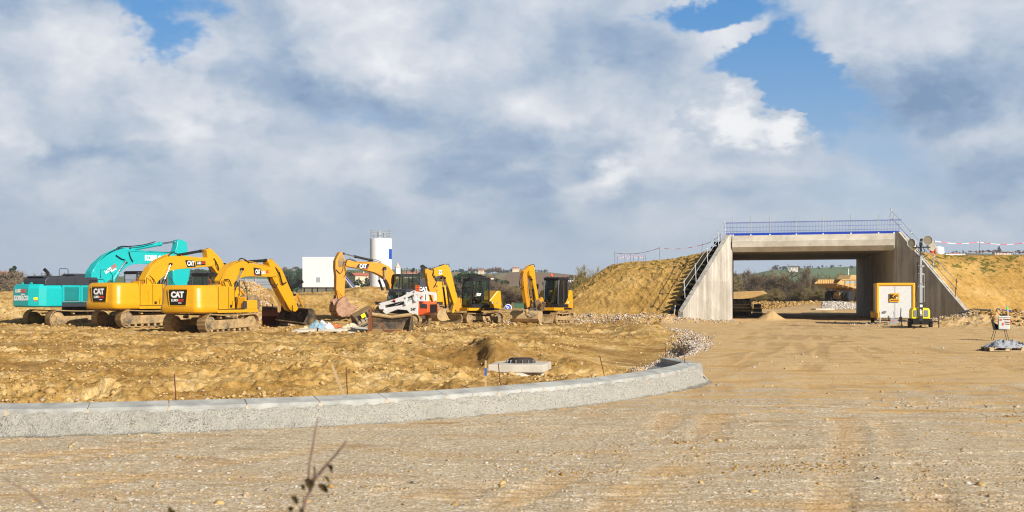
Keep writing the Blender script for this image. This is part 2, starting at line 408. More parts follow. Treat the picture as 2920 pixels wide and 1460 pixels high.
Y = np.concatenate([np.linspace(-60, 2, 14), np.linspace(3, 9.6, 40), np.geomspace(9.7, 135, 1080), np.geomspace(136, 420, 130), np.geomspace(430, 1700, 150), np.geomspace(1800, 2600, 8)])
ground = grid(U, Y, 'ground')
tag(ground, kind='structure')

def soil_colors(v, s=1.0):
    a = noise(v, .55*s, 6, .62); b = noise(v, 5*s, 5, .7); c = noise(v, 38*s, 3, .7)
    k = a*.45+b*.35+c*.2
    return ramp(k, [(.37, S(110, 82, 38)), (.46, S(156, 122, 66)), (.53, S(180, 148, 92)), (.62, S(212, 186, 138))]), b, c
m, b, o = start('ground_soil_and_gravel')
P0 = E(node('ShaderNodeNewGeometry').outputs['Position']); gx, gy, gz = sep(P0)
sa = E(node('ShaderNodeAttribute', attribute_name='soil').outputs['Fac'])
sc_, nb, nc_ = soil_colors(P0)
sc_ = mix(mapr(noise(vmul(P0, (.5, 1.5, 1)), .22, 5, .62, dist=.5), .48, .60)*.62, sc_, S(116, 84, 40))
Pst = vmul(P0, (1, 2.6, 1))
x_r = gx-gy*.19+(noise(P0, .03, 2)-.5)*2
r1 = noise(Pst, .42, 6, .62); r2 = noise(P0, 2.6, 6, .68); r3 = noise(P0, 26, 4, .75)
tan = ramp(r2*.45+r3*.55, [(.35, S(144, 120, 88)), (.47, S(180, 154, 114)), (.56, S(193, 168, 128)), (.68, S(212, 193, 160))])
st = vor(P0, 34, 'Color'); sx_, sy_, sz_ = sep(st)
grv = mix(mapr(sx_, .1, .9, smooth=False), ramp(sy_, [(0, S(106, 96, 82)), (.3, S(166, 153, 132)), (.62, S(190, 181, 164)), (1, S(228, 224, 214))]), ramp(r3, [(.3, S(132, 114, 88)), (.7, S(196, 180, 150))]))
grv = mix(mapr(sz_, .965, .98)*.6, grv, S(164, 124, 84))
nearg = mapr(gy, 9, 30, .20, -.03, smooth=False)+mapr(gx, -8, 8, .09, -.02, smooth=False)
gm = mapr(r1*.62+r2*.38+nearg, .505, .575)
road = mix(gm*.8, mix(mapr(gx+gy*.1, -3, 6)*.45, tan, S(196, 160, 106)), grv)
och = mapr(noise(vmul(P0, (1, 3.2, 1)), .33, 5, .6, dist=.4)+(r2-.5)*.3, .52, .66)
trk = noise(comb((x_r)*1.5, gy*.06, 0.0), 1.0, 4, .6)
road = mix(mapr(trk, .42, .62)*.10, road, S(206, 182, 140))
road = mix(mapr(trk, .52, .36)*.08, road, S(150, 118, 76))
rta = E(node('ShaderNodeAttribute', attribute_name='rut').outputs['Fac'])
road = mix(rta*mapr(r3, .3, .6, .25, .6), road, S(150, 122, 84))
road = mix(och*.75*(1-gm*.5), road, S(172, 134, 76))
road = mix(mapr(noise(vmul(P0, (.8, 2.2, 1)), .8, 5, .65), .56, .66)*.5, road, S(140, 112, 76))
# loose pale stone along the edge of the dig
ed = mapr(E.m('ABSOLUTE', sa-.35), .0, .36, 1.0, 0.0)*mapr(gy, 30, 44, .0, 1.0)
near_ = mix(mapr(sa+(nb-.5)*.5, .3, .7), road, sc_)
# fields of the far country
fv = vmul(P0, (1, .55, 1)); fc = vor(fv, .0042, 'Color', rnd=.9); fa, fb, _ = sep(fc)
fn = noise(P0, .02, 5, .6)
field = ramp(fa, [(0, S(76, 98, 58)), (.34, S(92, 114, 66)), (.36, S(120, 94, 68)), (.55, S(112, 90, 66)), (.57, S(80, 104, 60)), (.8, S(140, 118, 86)), (1, S(90, 108, 66))])
E.T.nodes[-1].color_ramp.interpolation = 'CONSTANT' if False else 'LINEAR'
field = mix(mapr(fn, .35, .65)*.25, field, S(120, 104, 76))
grs = mapr(gy+noise(P0, .05, 4)*40, 205, 225)
alln = mix(grs, near_, mix(mapr(gy+noise(P0, .03, 3)*60, 270, 300), S(140, 112, 72), field))
put(b.inputs['Base Color'], alln); b.inputs['Roughness'].default_value = .95; b.inputs['Specular IOR Level'].default_value = .15
hsum = (r2*.5+r3*.35+vor(P0, 34)*.25)*(1-sa)+(nb*1.0+nc_*.7+noise(P0, 14, 4, .7)*.6)*sa
bump(b, hsum*mapr(gy, 120, 240, 1, 0), .85, .03)
ground.data.materials.append(m)

# ------------------------------------------------------------------ embankments
def bank(name, st, nu, nv, seed, weeds):
    """st: stations (toe, shoulder, inner, back toe) lofted into one lumpy slope"""
    ns = len(st); t = np.linspace(0, ns-1, nu); rows = []
    A = np.array(st, float)                        # ns x 4 x 3
    lv = np.concatenate([np.linspace(0, 1, int(nv*.7)), np.linspace(1, 2, int(nv*.2))[1:], np.linspace(2, 3, int(nv*.15))[1:]])
    i0 = np.clip(np.floor(t).astype(int), 0, ns-2); f = (t-i0)[:, None, None]
    Cs = A[i0]*(1-f)+A[i0+1]*f                     # nu x 4 x 3
    j0 = np.clip(np.floor(lv).astype(int), 0, 2); g = (lv-j0)[None, :, None]
    Pt = Cs[:, j0]*(1-g)+Cs[:, j0+1]*g             # nu x nv x 3
    X, Yy, Z = Pt[..., 0], Pt[..., 1], Pt[..., 2]
    along = t[:, None]*8+np.zeros_like(X)
    n = fbm(X+Z*.6, Yy+Z*.8, 4, 4, seed)*.20+fbm(X+Z, Yy-Z, 1.0, 5, seed+9, .6, True)*.10+fbm(along, Z*.45, .8, 3, seed+5)*.07+fbm(X*1.3+Z*2, Yy+Z, .3, 3, seed+7)*.05
    rnd = np.exp(-((lv-1)/.12)**2)[None, :]*.16
    gx_ = np.gradient(Pt, axis=0); gv_ = np.gradient(Pt, axis=1); N = np.cross(gx_, gv_); N /= np.linalg.norm(N, axis=-1, keepdims=True)+1e-9
    N *= np.sign(N[..., 2:3]+1e-6)
    Pt = Pt+N*n[..., None]; Pt[..., 2] -= rnd
    me = bpy.data.meshes.new(name); nr, nc = X.shape
    me.vertices.add(nr*nc); me.vertices.foreach_set('co', Pt.astype(np.float32).ravel())
    i = (np.arange(nr-1)[:, None]*nc+np.arange(nc-1)[None, :]).ravel(); q = np.stack([i, i+nc, i+nc+1, i+1], -1).astype(np.int32)
    if np.cross(Pt[1, 0]-Pt[0, 0], Pt[0, 1]-Pt[0, 0])[2] < 0: q = q[:, ::-1].copy()
    me.loops.add(len(q)*4); me.loops.foreach_set('vertex_index', q.ravel())
    me.polygons.add(len(q)); me.polygons.foreach_set('loop_start', np.arange(0, len(q)*4, 4, dtype=np.int32)); me.polygons.foreach_set('loop_total', np.full(len(q), 4, np.int32))
    me.polygons.foreach_set('use_smooth', np.ones(len(q), bool)); me.update(); me.validate()
    o = bpy.data.objects.new(name, me); COL.objects.link(o); me.materials.append(MATS['bank_soil']); tag(o, kind='structure')
    return o
m, b, o = start('bank_soil')
P0 = E(node('ShaderNodeNewGeometry').outputs['Position']); x_, y_, z_ = sep(P0)
c0, nb, nc_ = soil_colors(P0, .8)
c0 = mix(.50, c0, S(206, 164, 88))
ban = noise(comb(x_*.10, y_*.10, z_*1.3), 1.0, 5, .6); c0 = mix(mapr(ban, .44, .64)*.25, c0, S(98, 66, 28))
wd = mapr(noise(vmul(P0, (1, 1, 1.6)), 1.5, 5, .72)+mapr(z_, 2.6, 4.4, -.08, .065)+E.m('MULTIPLY', mapr(E.m('ABSOLUTE', z_-3.2), 0, .7, 1, 0), .03)+mapr(x_, 20, 26, 0, .028), .60, .64)
c0 = mix(wd*.85, c0, mix(noise(P0, 9), S(58, 74, 26), S(100, 100, 42)))
put(b.inputs['Base Color'], c0); b.inputs['Roughness'].default_value = .96; b.inputs['Specular IOR Level'].default_value = .12
bump(b, nb+nc_*.6+noise(P0, 12, 5, .7)*.9, 1.0, .08)
bank('embankment', [((12.3, 83.3, -.2), (16.1, 89.9, 5.6), (20, 113, 5.6), (18.5, 121, -.4)), ((8.4, 85.0, -.2), (12.6, 93, 4.85), (17, 115, 5.2), (15, 124, -.4)),
    ((1.9, 88.0, -.3), (9.0, 97.6, 4.5), (13.5, 117, 4.6), (12, 126, -.4)), ((1.2, 97, -.3), (8.3, 101.5, 4.45), (11, 118, 4.4), (9, 127, -.4)), ((3.9, 108, -.3), (9.0, 109, 4.4), (10, 119, 4.4), (6, 128, 0)),
    ((5, 122, -.3), (9.4, 117, 4.3), (9.5, 118, 4.2), (6, 126, 0))], 520, 260, 61, True)
bank('embankment', [((30.9, 79.9, -.2), (28.4, 88.3, 5.5), (36, 116, 5.5), (38, 120, 3)), ((35.5, 82.0, -.2), (34.0, 90.2, 5.0), (40, 112, 5.2), (42, 120, 0)), ((46, 80.0, -.2), (46, 90, 4.9), (50, 110, 5), (52, 118, 0)), ((64, 77, -.2), (66, 88, 4.8), (70, 106, 4.8), (72, 114, 0))], 640, 240, 62, True)

# ------------------------------------------------------------------ concrete underpass
m, b, o = start('concrete')
v = objco(); cx_, cy_, cz_ = sep(v)
n = noise(v, .7, 6, .6); f = noise(v, 14, 4, .7); stn = noise(vmul(v, (2.2, 2.2, .12)), 1.6, 5, .65)
c = ramp(n*.35+stn*.65, [(.34, S(130, 125, 117)), (.5, S(166, 161, 152)), (.62, S(188, 183, 174))])
# formwork boards: narrow upright stripes below the 2.5 m joint
gg = E(node('ShaderNodeNewGeometry').outputs['Position']); wx_, wy_, wz_ = sep(gg)
along = wx_*.45+wy_*.9
brd = E.m('FRACT', along*2.2); lane = E.m('FLOOR', along*2.2); tone = noise(comb(lane, 0.0, 0.0), 1.7, 1)
low = mapr(wz_, 2.82, 2.86, 1, 0)
c = mix(low*mapr(tone, .4, .62)*.45, c, S(126, 114, 96))
c = mix(mapr(f, .56, .7)*.25, c, S(120, 112, 100))
pj0 = mapr(E.m('ABSOLUTE', E.m('FRACT', along*.36)-.5), .490, .5)
c = mix(pj0*.45, c, S(96, 90, 80)); c = mix(mapr(noise(vmul(v, (1.2, 1.2, .25)), 1.0, 5, .7), .56, .68)*.35, c, S(118, 106, 88))
put(b.inputs['Base Color'], c); b.inputs['Roughness'].default_value = .88
pj = mapr(E.m('ABSOLUTE', E.m('FRACT', along*.36)-.5), .492, .5)
line = pj+mapr(E.m('ABSOLUTE', brd-.5), .46, .5)*low+mapr(E.m('ABSOLUTE', wz_-2.84), 0.0, .02, 1, 0)
bump(b, f*.4-line*.8, .5, .02)
m, b, o = start('pale_concrete')
v = objco(); n = noise(v, 1.1, 6, .6); f = noise(v, 18, 4, .7)
put(b.inputs['Base Color'], mix(f*.3, ramp(n, [(.35, S(172, 165, 152)), (.6, S(200, 194, 181))]), S(150, 142, 126))); b.inputs['Roughness'].default_value = .85; bump(b, f, .3, .01)
for nm, col, r_, me_ in (('galvanised', S(176, 182, 188), .45, .5), ('blue_sheet', S(16, 58, 168), .5, 0), ('blue_bar', S(52, 70, 170), .5, .1), ('rusty_bar', S(104, 58, 40), .8, .3), ('black_plastic', S(28, 28, 32), .6, 0),
                         ('tape_white', S(236, 230, 228), .6, 0), ('tape_red', S(206, 44, 62), .6, 0)):
    paint(nm, col, r_, me_, .12)
XL, YL, XR, YR = 16.41, 88.8, 27.34, 85.2
ax = Vector((math.sin(R(10.7)), math.cos(R(10.7)), 0)); fc = Vector((XR-XL, YR-YL, 0)).normalized(); fn_ = Vector((fc.y, -fc.x, 0))
LEN = 28.0
br = empty('underpass_bridge', (XL, YL, 0), 0, 'concrete box underpass bridge with sloping wing walls over the haul road', 'bridge')
A = Vector((0, 0, 0)); Bv = Vector((XR-XL, YR-YL, 0))
def quadbox(mb, pts, z0, z1, mi=0): mb.prism([(p[0], p[1]) for p in pts], z0, z1, 'z', mi)
out = -fc
for nm, p, sgn in (('abutment_wall', A, 1), ('abutment_wall', Bv, -1)):
    mb = MB(); o_ = p+fc*(-.9*sgn); quadbox(mb, [p, o_, o_+ax*LEN, p+ax*LEN], -.6, 5.2); mb.build(nm, 'concrete', br, 0)
mb = MB(); e = .02
quadbox(mb, [A-fc*.9+ax*.55, Bv+fc*.9+ax*.55, Bv+fc*.9+ax*LEN, A-fc*.9+ax*LEN], 5.203, 5.95); mb.build('deck', 'concrete', br, 0)
# edge beam: upright band, brighter projecting band, undercut soffit
mb = MB()
prof = [(.55, 5.12), (.02, 5.06), (-.30, 5.42), (-.33, 5.86), (-.24, 5.875), (-.16, 6.27), (.30, 6.30), (.55, 6.2)]
L0 = A+fc*.02; L1 = Bv-fc*.02
mb.loft([[L0+fn_*(-t)+Vector((0, 0, z)) for t, z in prof], [L1+fn_*(-t)+Vector((0, 0, z)) for t, z in prof]]); mb.build('edge_beam', 'pale_concrete', br, 0, .015)
# wing walls
def wing(p, tip, ztop, ztip, thick, side):
    d = (tip-p); dn = d.normalized(); nrm = Vector((dn.y, -dn.x, 0))*side
    prof = [(0, -.6), (0, ztop), (.35, ztop), (d.length-.02, ztip), (d.length+.1, ztip-.12), (d.length+.1, -.6)]
    mb = MB(); r0 = [p+dn*s_+Vector((0, 0, z)) for s_, z in prof]; r1 = [q+nrm*thick for q in r0]
    mb.loft([r0, r1]); return mb.build('wing_wall', 'concrete', br, 0, .03)
wl = wing(A+fc*(-.0)-ax*.003, Vector((11.96-XL, 83.0-YL, 0)), 6.36, .82, .42, 1)
wr = wing(Bv+fc*.0-ax*.003, Vector((30.45-XL, 80.0-YL, 0)), 6.38, .80, .42, -1)

# temporary guard railing with blue mesh on the deck edge
rail = empty('guard_railing', (XL, YL, 6.27), 0, 'blue mesh guard railing with grey posts along the bridge edge', 'railing')
off = fn_*.02
def rp(t, z): return A+off+fc*t+Vector((0, 0, z))
TL = (Bv-A).length
posts = [.15+(TL+.05)*k for k in (0, .113, .235, .40, .565, .735, .90)]; posts = [0.05, 1.35, 2.75, 4.65, 6.55, 8.5, 10.4, TL-.05]
for t in posts:
    mb = MB(); mb.cyl(rp(t, 0), rp(t, 1.45), .022, 6); mb.box(rp(t, .05), (.1, .1, .1)); mb.build('post', 'galvanised', rail)
prev = -.25
for a0, a1 in zip([-.55]+posts[1:-1], posts[1:-1]+[TL+.35]):
    mb = MB()
    for z in (.98, .93, .62, .32): mb.cyl(rp(a0-.12, z)-off*2, rp(a1+.12, z)-off*2, .009 if z < .95 else .014, 4)
    k = a0
    while k < a1: mb.cyl(rp(k, .14)-off*2, rp(k, .98)-off*2, .0055, 4); k += .105
    mb.build('mesh_panel', 'blue_bar', rail, 0)
    mb = MB(); mb.M = Matrix.Translation((A+off*1.5+fc*((a0+a1)/2)+Vector((0, 0, .10)))) @ Matrix.Rotation(math.atan2(fc.y, fc.x), 4, 'Z'); mb.box((0, 0, 0), (a1-a0-.02, .03, .17)); mb.build('toe_board', 'blue_sheet', rail, 0)
# the outer corner post of the far edge railing also shows
def wing_rail(label, p0, p1, z0, z1, ts, up, side, rusty, ext=0.0):
    o = empty('stair_handrail', (0, 0, 0), 0, label, 'handrail')
    d = p1-p0; lean = Vector((0, 0, 1))
    q = lambda t, h: p0+d*t+Vector((0, 0, z0+(z1-z0)*t+h))+side*h*.18
    for i, t in enumerate(ts):
        mb = MB(); mb.cyl(q(t, -.1), q(t, 1.25), .028, 8); mb.box(q(t, 1.05), (.09, .09, .09)); mb.box(q(t, .55), (.09, .09, .09)); mb.build('post', 'rusty_bar' if (rusty and i == len(ts)-1) else 'galvanised', o)
    for a, c in zip(ts[:-1], ts[1:]):
        for h in (.55, 1.05):
            mb = MB(); mb.cyl(q(a-.02, h)+side*.03, q(c+.02, h)+side*.03, .022, 8); mb.build('rail', 'galvanised', o)
    return o
wl0, wl1 = Vector((XL, YL, 0)), Vector((11.96, 83.0, 0)); wr0, wr1 = Vector((XR, YR, 0)), Vector((30.45, 80.0, 0))
sl_ = Vector((-.5, .25, 0)); sr_ = Vector((.55, .2, 0))
wing_rail('galvanised handrail beside the stair on the sunlit wing wall', wl0+sl_*.8, wl1+sl_*.8, 6.3, 1.0, [.02, .17, .40, .64, .86], 1, sl_*.6, False)
wing_rail('galvanised handrail with rusty end post on the shaded wing wall', wr0+sr_*.3, wr1+sr_*.3, 6.35, .8, [-.1, .2, .52, .83], 1, sr_, True)
# prefabricated black steps beside the left wing wall
stt = empty('access_stair', (0, 0, 0), 0, 'black plastic step modules laid down the slope beside the sunlit wing wall', 'stairs')
for k in range(15):
    t = .06+.9*k/14; p = wl0+(wl1-wl0)*t+sl_*1.25; z = 6.15+(.55-6.15)*t
    mb = MB(); mb.M = Matrix.Translation(p+Vector((0, 0, z))) @ Matrix.Rotation(math.atan2(-5.8, -4.45)+.05*math.sin(k*3), 4, 'Z') @ Matrix.Rotation(.12*math.sin(k*7), 4, 'X')
    mb.box((0, 0, .0), (.46, .85, .05)); mb.box((-.2, 0, -.16), (.04, .85, .3)); mb.box((0, .4, -.1), (.46, .04, .22)); mb.box((0, -.4, -.1), (.46, .04, .22)); mb.build('step', 'black_plastic', stt, 0)

# barrier tape on bars along the top of the banks
def tape_fence(label, pts, hgt, sag, w=.04):
    o = empty('barrier_tape_fence', pts[0], 0, label, 'barrier tape', 'barrier tape fences on the banks')
    o0 = Vector(pts[0]); tops = []
    rg = random.Random(len(pts)*7+1)
    for p in pts:
        l = Vector((rg.uniform(-.1, .1), 0, 0)); b0 = Vector(p)-o0; tp = b0+Vector((0, 0, hgt))+l; tops.append(tp)
        mb = MB(); mb.cyl(b0-Vector((0, 0, .2)), tp+Vector((0, 0, .08)), .014, 5); mb.build('bar', 'rusty_bar', o, 0)
    mb = MB(); acc = 0
    for a, c in zip(tops[:-1], tops[1:]):
        n = max(6, int((c-a).length/.16)); L = (c-a).length; prev = None
        for k in range(n+1):
            t = k/n; q = a+(c-a)*t-Vector((0, 0, sag*L*(1-(2*t-1)**2)))
            if prev is not None:
                acc += L/n; tw = Vector((0, .006, w/2)); th = Vector((0, .004, 0))
                mb.mat = int(acc/.55) % 2
                mb.loft([[prev-tw, prev+tw, prev+tw+th, prev-tw+th], [q-tw, q+tw, q+tw+th, q-tw+th]], False)
            prev = q
    mb.build('tape', ['tape_white', 'tape_red'], o, 0)
def T(px, py, y): return tuple(P(px, py, y))
tape_fence('red and white tape sagging between bars from the left bank corner up to the stair', [T(1753, 755, 99), T(1882, 743, 94.5), T(2000, 735, 91.5), T(2056, 708, 89)], 1.0, .045)
tape_fence('small distant red and white tape line on closely spaced bars at the left bank corner', [T(1760, 754, 101), T(1783, 754, 104), T(1798, 753, 107), T(1807, 752, 110), T(1821, 751.5, 113), T(1834, 751, 116), T(1842, 750, 118)], .85, .10)
tape_fence('red and white tape hanging between tall bars along the top of the right bank', [T(2665, 724, 92), T(2794, 727, 92), T(2921, 730, 91), T(3040, 732, 90)], 1.0, .045)
tape_fence('farther red and white tape on short bars behind the top of the right bank', [T(2764, 728, 112), T(2783, 728, 110), T(2803, 728, 106), T(2842, 729, 104), T(2895, 731, 101), T(2960, 733, 99)], .42, .05, .06)

# ------------------------------------------------------------------ kerb
m, b, o = start('kerb_block')
v = objco(); n = noise(v, 2.2, 6, .6); f = noise(v, 40, 3, .7)
put(b.inputs['Base Color'], mix(f*.3, ramp(n, [(.36, S(126, 127, 124)), (.6, S(166, 167, 163))]), S(172, 172, 166))); b.inputs['Roughness'].default_value = .8; bump(b, f, .25, .004)
m, b, o = start('rough_concrete')
v = objco(); n = noise(v, 1.6, 6, .6); f = noise(v, 30, 5, .75); vz = vor(v, 26); z_ = sep(v)[2]
c = ramp(n*.4+f*.6, [(.34, S(134, 131, 122)), (.5, S(170, 167, 158)), (.66, S(194, 191, 182))])
f2 = noise(v, 55, 4, .75)
c = mix(mapr(f*.5+f2*.5+n*.2, .60, .70)*.8, c, S(66, 64, 58))
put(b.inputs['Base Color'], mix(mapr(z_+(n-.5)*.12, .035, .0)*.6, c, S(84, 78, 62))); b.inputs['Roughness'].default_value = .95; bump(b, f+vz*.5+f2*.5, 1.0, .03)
flat('mortar', S(172, 160, 142), .9)
def resample(pts, step):
    P_ = [Vector((*p, 0)) for p in pts]
    # Catmull-Rom
    out_ = []
    for i in range(len(P_)-1):
        p0, p1, p2, p3 = P_[max(i-1, 0)], P_[i], P_[i+1], P_[min(i+2, len(P_)-1)]
        for k in range(24):
            t = k/24; out_.append(.5*((2*p1)+(p2-p0)*t+(2*p0-5*p1+4*p2-p3)*t*t+(3*p1-p0-3*p2+p3)*t**3))
    out_.append(P_[-1]); Q = np.array([(q.x, q.y) for q in out_]); d_ = np.concatenate([[0], np.cumsum(np.hypot(*np.diff(Q, axis=0).T))])
    t_ = np.arange(0, d_[-1], step); return [Vector((x_, y_, 0)) for x_, y_ in zip(np.interp(t_, d_, Q[:, 0]), np.interp(t_, d_, Q[:, 1]))]
kp = resample(KP, .05)
# concrete backing (haunch) with a rough, pitted face
kerb = empty('concrete_kerb', (0, 0, 0), 0, 'long curved row of pale kerb blocks bedded on a rough concrete haunch', 'kerb')
rg = random.Random(4)
NP = len(kp); rows = []
def nrm_at(i):
    t = (kp[min(i+1, NP-1)]-kp[max(i-1, 0)]).normalized(); return Vector((-t.y, t.x, 0))
hp = [(-.10, -.03), (-.02, .0), (.02, .05), (.06, .10), (.095, .15), (.13, .20), (.165, .25), (.2, .29), (.26, .315), (.36, .30), (.5, .0)]
X_ = np.array([[kp[i].x+nrm_at(i).x*a for a, z in hp] for i in range(NP)]); Y_ = np.array([[kp[i].y+nrm_at(i).y*a for a, z in hp] for i in range(NP)]); Z_ = np.array([[z for a, z in hp] for i in range(NP)])
nn = fbm(X_*1.0+Z_*2, Y_+Z_*3, .16, 4, 90, .6)*.05; nn[:, 8:] = 0
wob_ = fbm(X_, Y_*0+1.0, .5, 3, 95)*.04
mb = MB(); verts = []
for i in range(NP):
    nm_ = nrm_at(i)
    for j in range(len(hp)): verts.append((X_[i, j]-nm_.x*nn[i, j]*1.2, Y_[i, j]-nm_.y*nn[i, j]*1.2, Z_[i, j]+nn[i, j]*.6+(wob_[i, j] if 6 <= j <= 8 else 0)*.5))
m_ = len(hp); fs = [(i*m_+j, (i+1)*m_+j, (i+1)*m_+j+1, i*m_+j+1) for i in range(NP-1) for j in range(m_-1)]
last = (NP-1)*m_; fs.append(tuple(last+j for j in range(m_)))
mb.add(verts, fs); 
# flared toe of the haunch at the nose
nose = kp[-1]; tdir = (kp[-1]-kp[-4]).normalized(); nv = nrm_at(NP-1); 
for a0 in range(14):
    pass
rr = []
for k in range(9):
    a = math.pi*.5*k/8.0
    ring = []
    for (o2, z) in hp[:9]:
        r_ = .26-o2; d_ = (-nv*math.cos(a)+tdir*math.sin(a)); q = nose+nv*.26+d_*r_*(1+.5*math.sin(a)); ring.append((q.x, q.y, z+.01*math.sin(k*5+o2*40)))
    rr.append(ring)
mb.loft(rr, False, closed=False)
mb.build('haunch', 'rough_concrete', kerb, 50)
# blocks
def kerb_block(a, c, joint=.009, end=None):
    i0, i1 = a, c; pts = [kp[k] for k in range(i0, i1+1, max(1, (i1-i0)//5))]
    if pts[-1] != kp[i1]: pts.append(kp[i1])
    rings = []
    for q, k in zip(pts, list(range(i0, i1+1, max(1, (i1-i0)//5)))+[i1]):
        nm_ = nrm_at(k); rings.append([q+nm_*t+Vector((0, 0, z)) for t, z in ((.215, .20), (.215, .335), (.245, .36), (.54, .415), (.56, .405), (.56, .10))])
    d0 = (rings[1][0]-rings[0][0]).normalized()*joint; rings[0] = [r_+d0 for r_ in rings[0]]
    return rings
i = 0; L = 23
while i < NP-2:
    L = 22 if kp[i].x < -1.6 else 11 if kp[i].x < 1.2 else 10
    j = min(i+L, NP-1)
    if NP-1-j < 5: j = NP-1
    mb = MB(); mb.loft(kerb_block(i, j)); mb.build('kerb_block', 'kerb_block', kerb, 20, .006)
    i = j
mb = MB(); i = 0
while i < NP-2:
    L = 22 if kp[i].x < -1.6 else 11 if kp[i].x < 1.2 else 10
    j = min(i+L, NP-1); q = kp[j]; nm_ = nrm_at(j); c_ = q+nm_*.209+Vector((0, 0, .315)); t_ = Vector((nm_.y, -nm_.x, 0))
    w_ = .025+.012*math.sin(i*3.1)
    mb.add([c_-t_*w_+Vector((0, 0, -.045)), c_+t_*w_*1.6+Vector((0, 0, -.05)), c_+t_*w_+Vector((0, 0, .03)), c_-t_*w_+Vector((0, 0, .028))]+[c_+nm_*.03-t_*w_+Vector((0, 0, -.045)), c_+nm_*.03+t_*w_*1.6+Vector((0, 0, -.05)), c_+nm_*.03+t_*w_+Vector((0, 0, .03)), c_+nm_*.03-t_*w_+Vector((0, 0, .028))],
           [(0, 1, 2, 3), (0, 4, 5, 1), (1, 5, 6, 2), (2, 6, 7, 3), (3, 7, 4, 0)]); i = j
mb.build('mortar_joint', 'mortar', kerb, 0)
# return arm of the nose, running back from the tip
a0 = kp[-1]+nrm_at(NP-1)*.30; arm = Vector((3.72, 28.9, 0))-a0; an = arm.normalized(); sd_ = Vector((an.y, -an.x, 0))
for k in range(5):
    s0, s1 = arm.length*k/5+.008, arm.length*(k+1)/5
    mb = MB(); mb.loft([[a0+an*s_+sd_*t+Vector((0, 0, z)) for t, z in ((.24, .0), (.22, .36), (.19, .39), (-.10, .405), (-.13, .39), (-.13, -.1))] for s_ in (s0, s1)]); mb.build('kerb_block', 'kerb_block', kerb, 20, .006)
mb = MB(); mb.loft([[a0+an*s_+sd_*t+Vector((0, 0, z)) for t, z in ((-.13, .30), (-.45, .12), (-.75, -.25), (-.1, -.3))] for s_ in (0.1, arm.length)]); mb.build('haunch', 'rough_concrete', kerb, 0)

# ------------------------------------------------------------------ loose clods and stones (uncountable)
ICO_V = []; _g = (1+5**.5)/2
for a, b_ in ((1, _g), (-1, _g), (1, -_g), (-1, -_g)): ICO_V += [(0, a, b_), (a, b_, 0), (b_, 0, a)]
def _icofaces():
    V = [Vector(v) for v in ICO_V]; fs = []
    for i in range(12):
        for j in range(i+1, 12):
            for k in range(j+1, 12):
                if abs((V[i]-V[j]).length-2) < .01 and abs((V[j]-V[k]).length-2) < .01 and abs((V[i]-V[k]).length-2) < .01:
                    n = (V[j]-V[i]).cross(V[k]-V[i]); fs.append((i, j, k) if n.dot(V[i]) > 0 else (i, k, j))
    return fs
ICO_F = np.array(_icofaces()); ICO_V = np.array(ICO_V)/np.linalg.norm(ICO_V[0])
def stones(name, x, y, size, flatn, mats, seed, sink=.25, zoff=None, mi=None, kind=True, label=None):
    rs = np.random.RandomState(seed); n = len(x)
    z = height(x, y)[0] if zoff is None else zoff
    V = ICO_V[None]*(1+rs.uniform(-.42, .42, (n, 12, 1)))
    S3 = np.stack([rs.uniform(.8, 1.3, n), rs.uniform(.7, 1.1, n), np.full(n, flatn)*rs.uniform(.75, 1.2, n)], -1)*size[:, None]
    V = V*S3[:, None]
    a = rs.uniform(0, 6.28, n); t = rs.uniform(-.5, .5, n)
    X, Yv, Z = V[..., 0], V[..., 1], V[..., 2]
    Yt = Yv*np.cos(t)[:, None]-Z*np.sin(t)[:, None]; Zt = Yv*np.sin(t)[:, None]+Z*np.cos(t)[:, None]
    Xr = X*np.cos(a)[:, None]-Yt*np.sin(a)[:, None]; Yr = X*np.sin(a)[:, None]+Yt*np.cos(a)[:, None]
    co = np.stack([Xr+x[:, None], Yr+y[:, None], Zt+(z+size*flatn*(1-2*sink)*.8)[:, None]], -1).reshape(-1, 3).astype(np.float32)
    F = (ICO_F[None]+12*np.arange(n)[:, None, None]).reshape(-1, 3).astype(np.int32)
    me = bpy.data.meshes.new(name); me.vertices.add(len(co)); me.vertices.foreach_set('co', co.ravel())
    me.loops.add(F.size); me.loops.foreach_set('vertex_index', F.ravel()); me.polygons.add(len(F))
    me.polygons.foreach_set('loop_start', np.arange(0, F.size, 3, dtype=np.int32)); me.polygons.foreach_set('loop_total', np.full(len(F), 3, np.int32))
    me.polygons.foreach_set('material_index', np.repeat(rs.randint(0, len(mats), n), 20).astype(np.int32))
    me.update(); me.validate()
    for m in mats: me.materials.append(MATS[m])
    o = bpy.data.objects.new(name, me); COL.objects.link(o); return tag(o, kind='stuff')
def earth(name, c1, c2, sc=6):
    m, b, o = start(name); v = E(node('ShaderNodeNewGeometry').outputs['Position']); n = noise(v, sc, 5, .65)
    put(b.inputs['Base Color'], mix(mapr(n, .35, .65), c1, c2)); b.inputs['Roughness'].default_value = .95; b.inputs['Specular IOR Level'].default_value = .1
    bump(b, noise(v, sc*5, 4, .7), .6, .02)
earth('clod_pale', S(166, 136, 86), S(194, 166, 118)); earth('clod_mid', S(146, 114, 64), S(172, 140, 88)); earth('clod_dark', S(124, 94, 50), S(150, 118, 66))
earth('stone_white', S(170, 160, 148), S(204, 196, 186), 12); earth('stone_grey', S(126, 116, 108), S(168, 160, 152), 12); earth('stone_pink', S(160, 136, 116), S(190, 168, 148), 12)
earth('stone_dark', S(92, 86, 80), S(130, 122, 112), 12)
earth('road_stone', S(150, 130, 104), S(186, 166, 138), 12)
rs = np.random.RandomState(5)
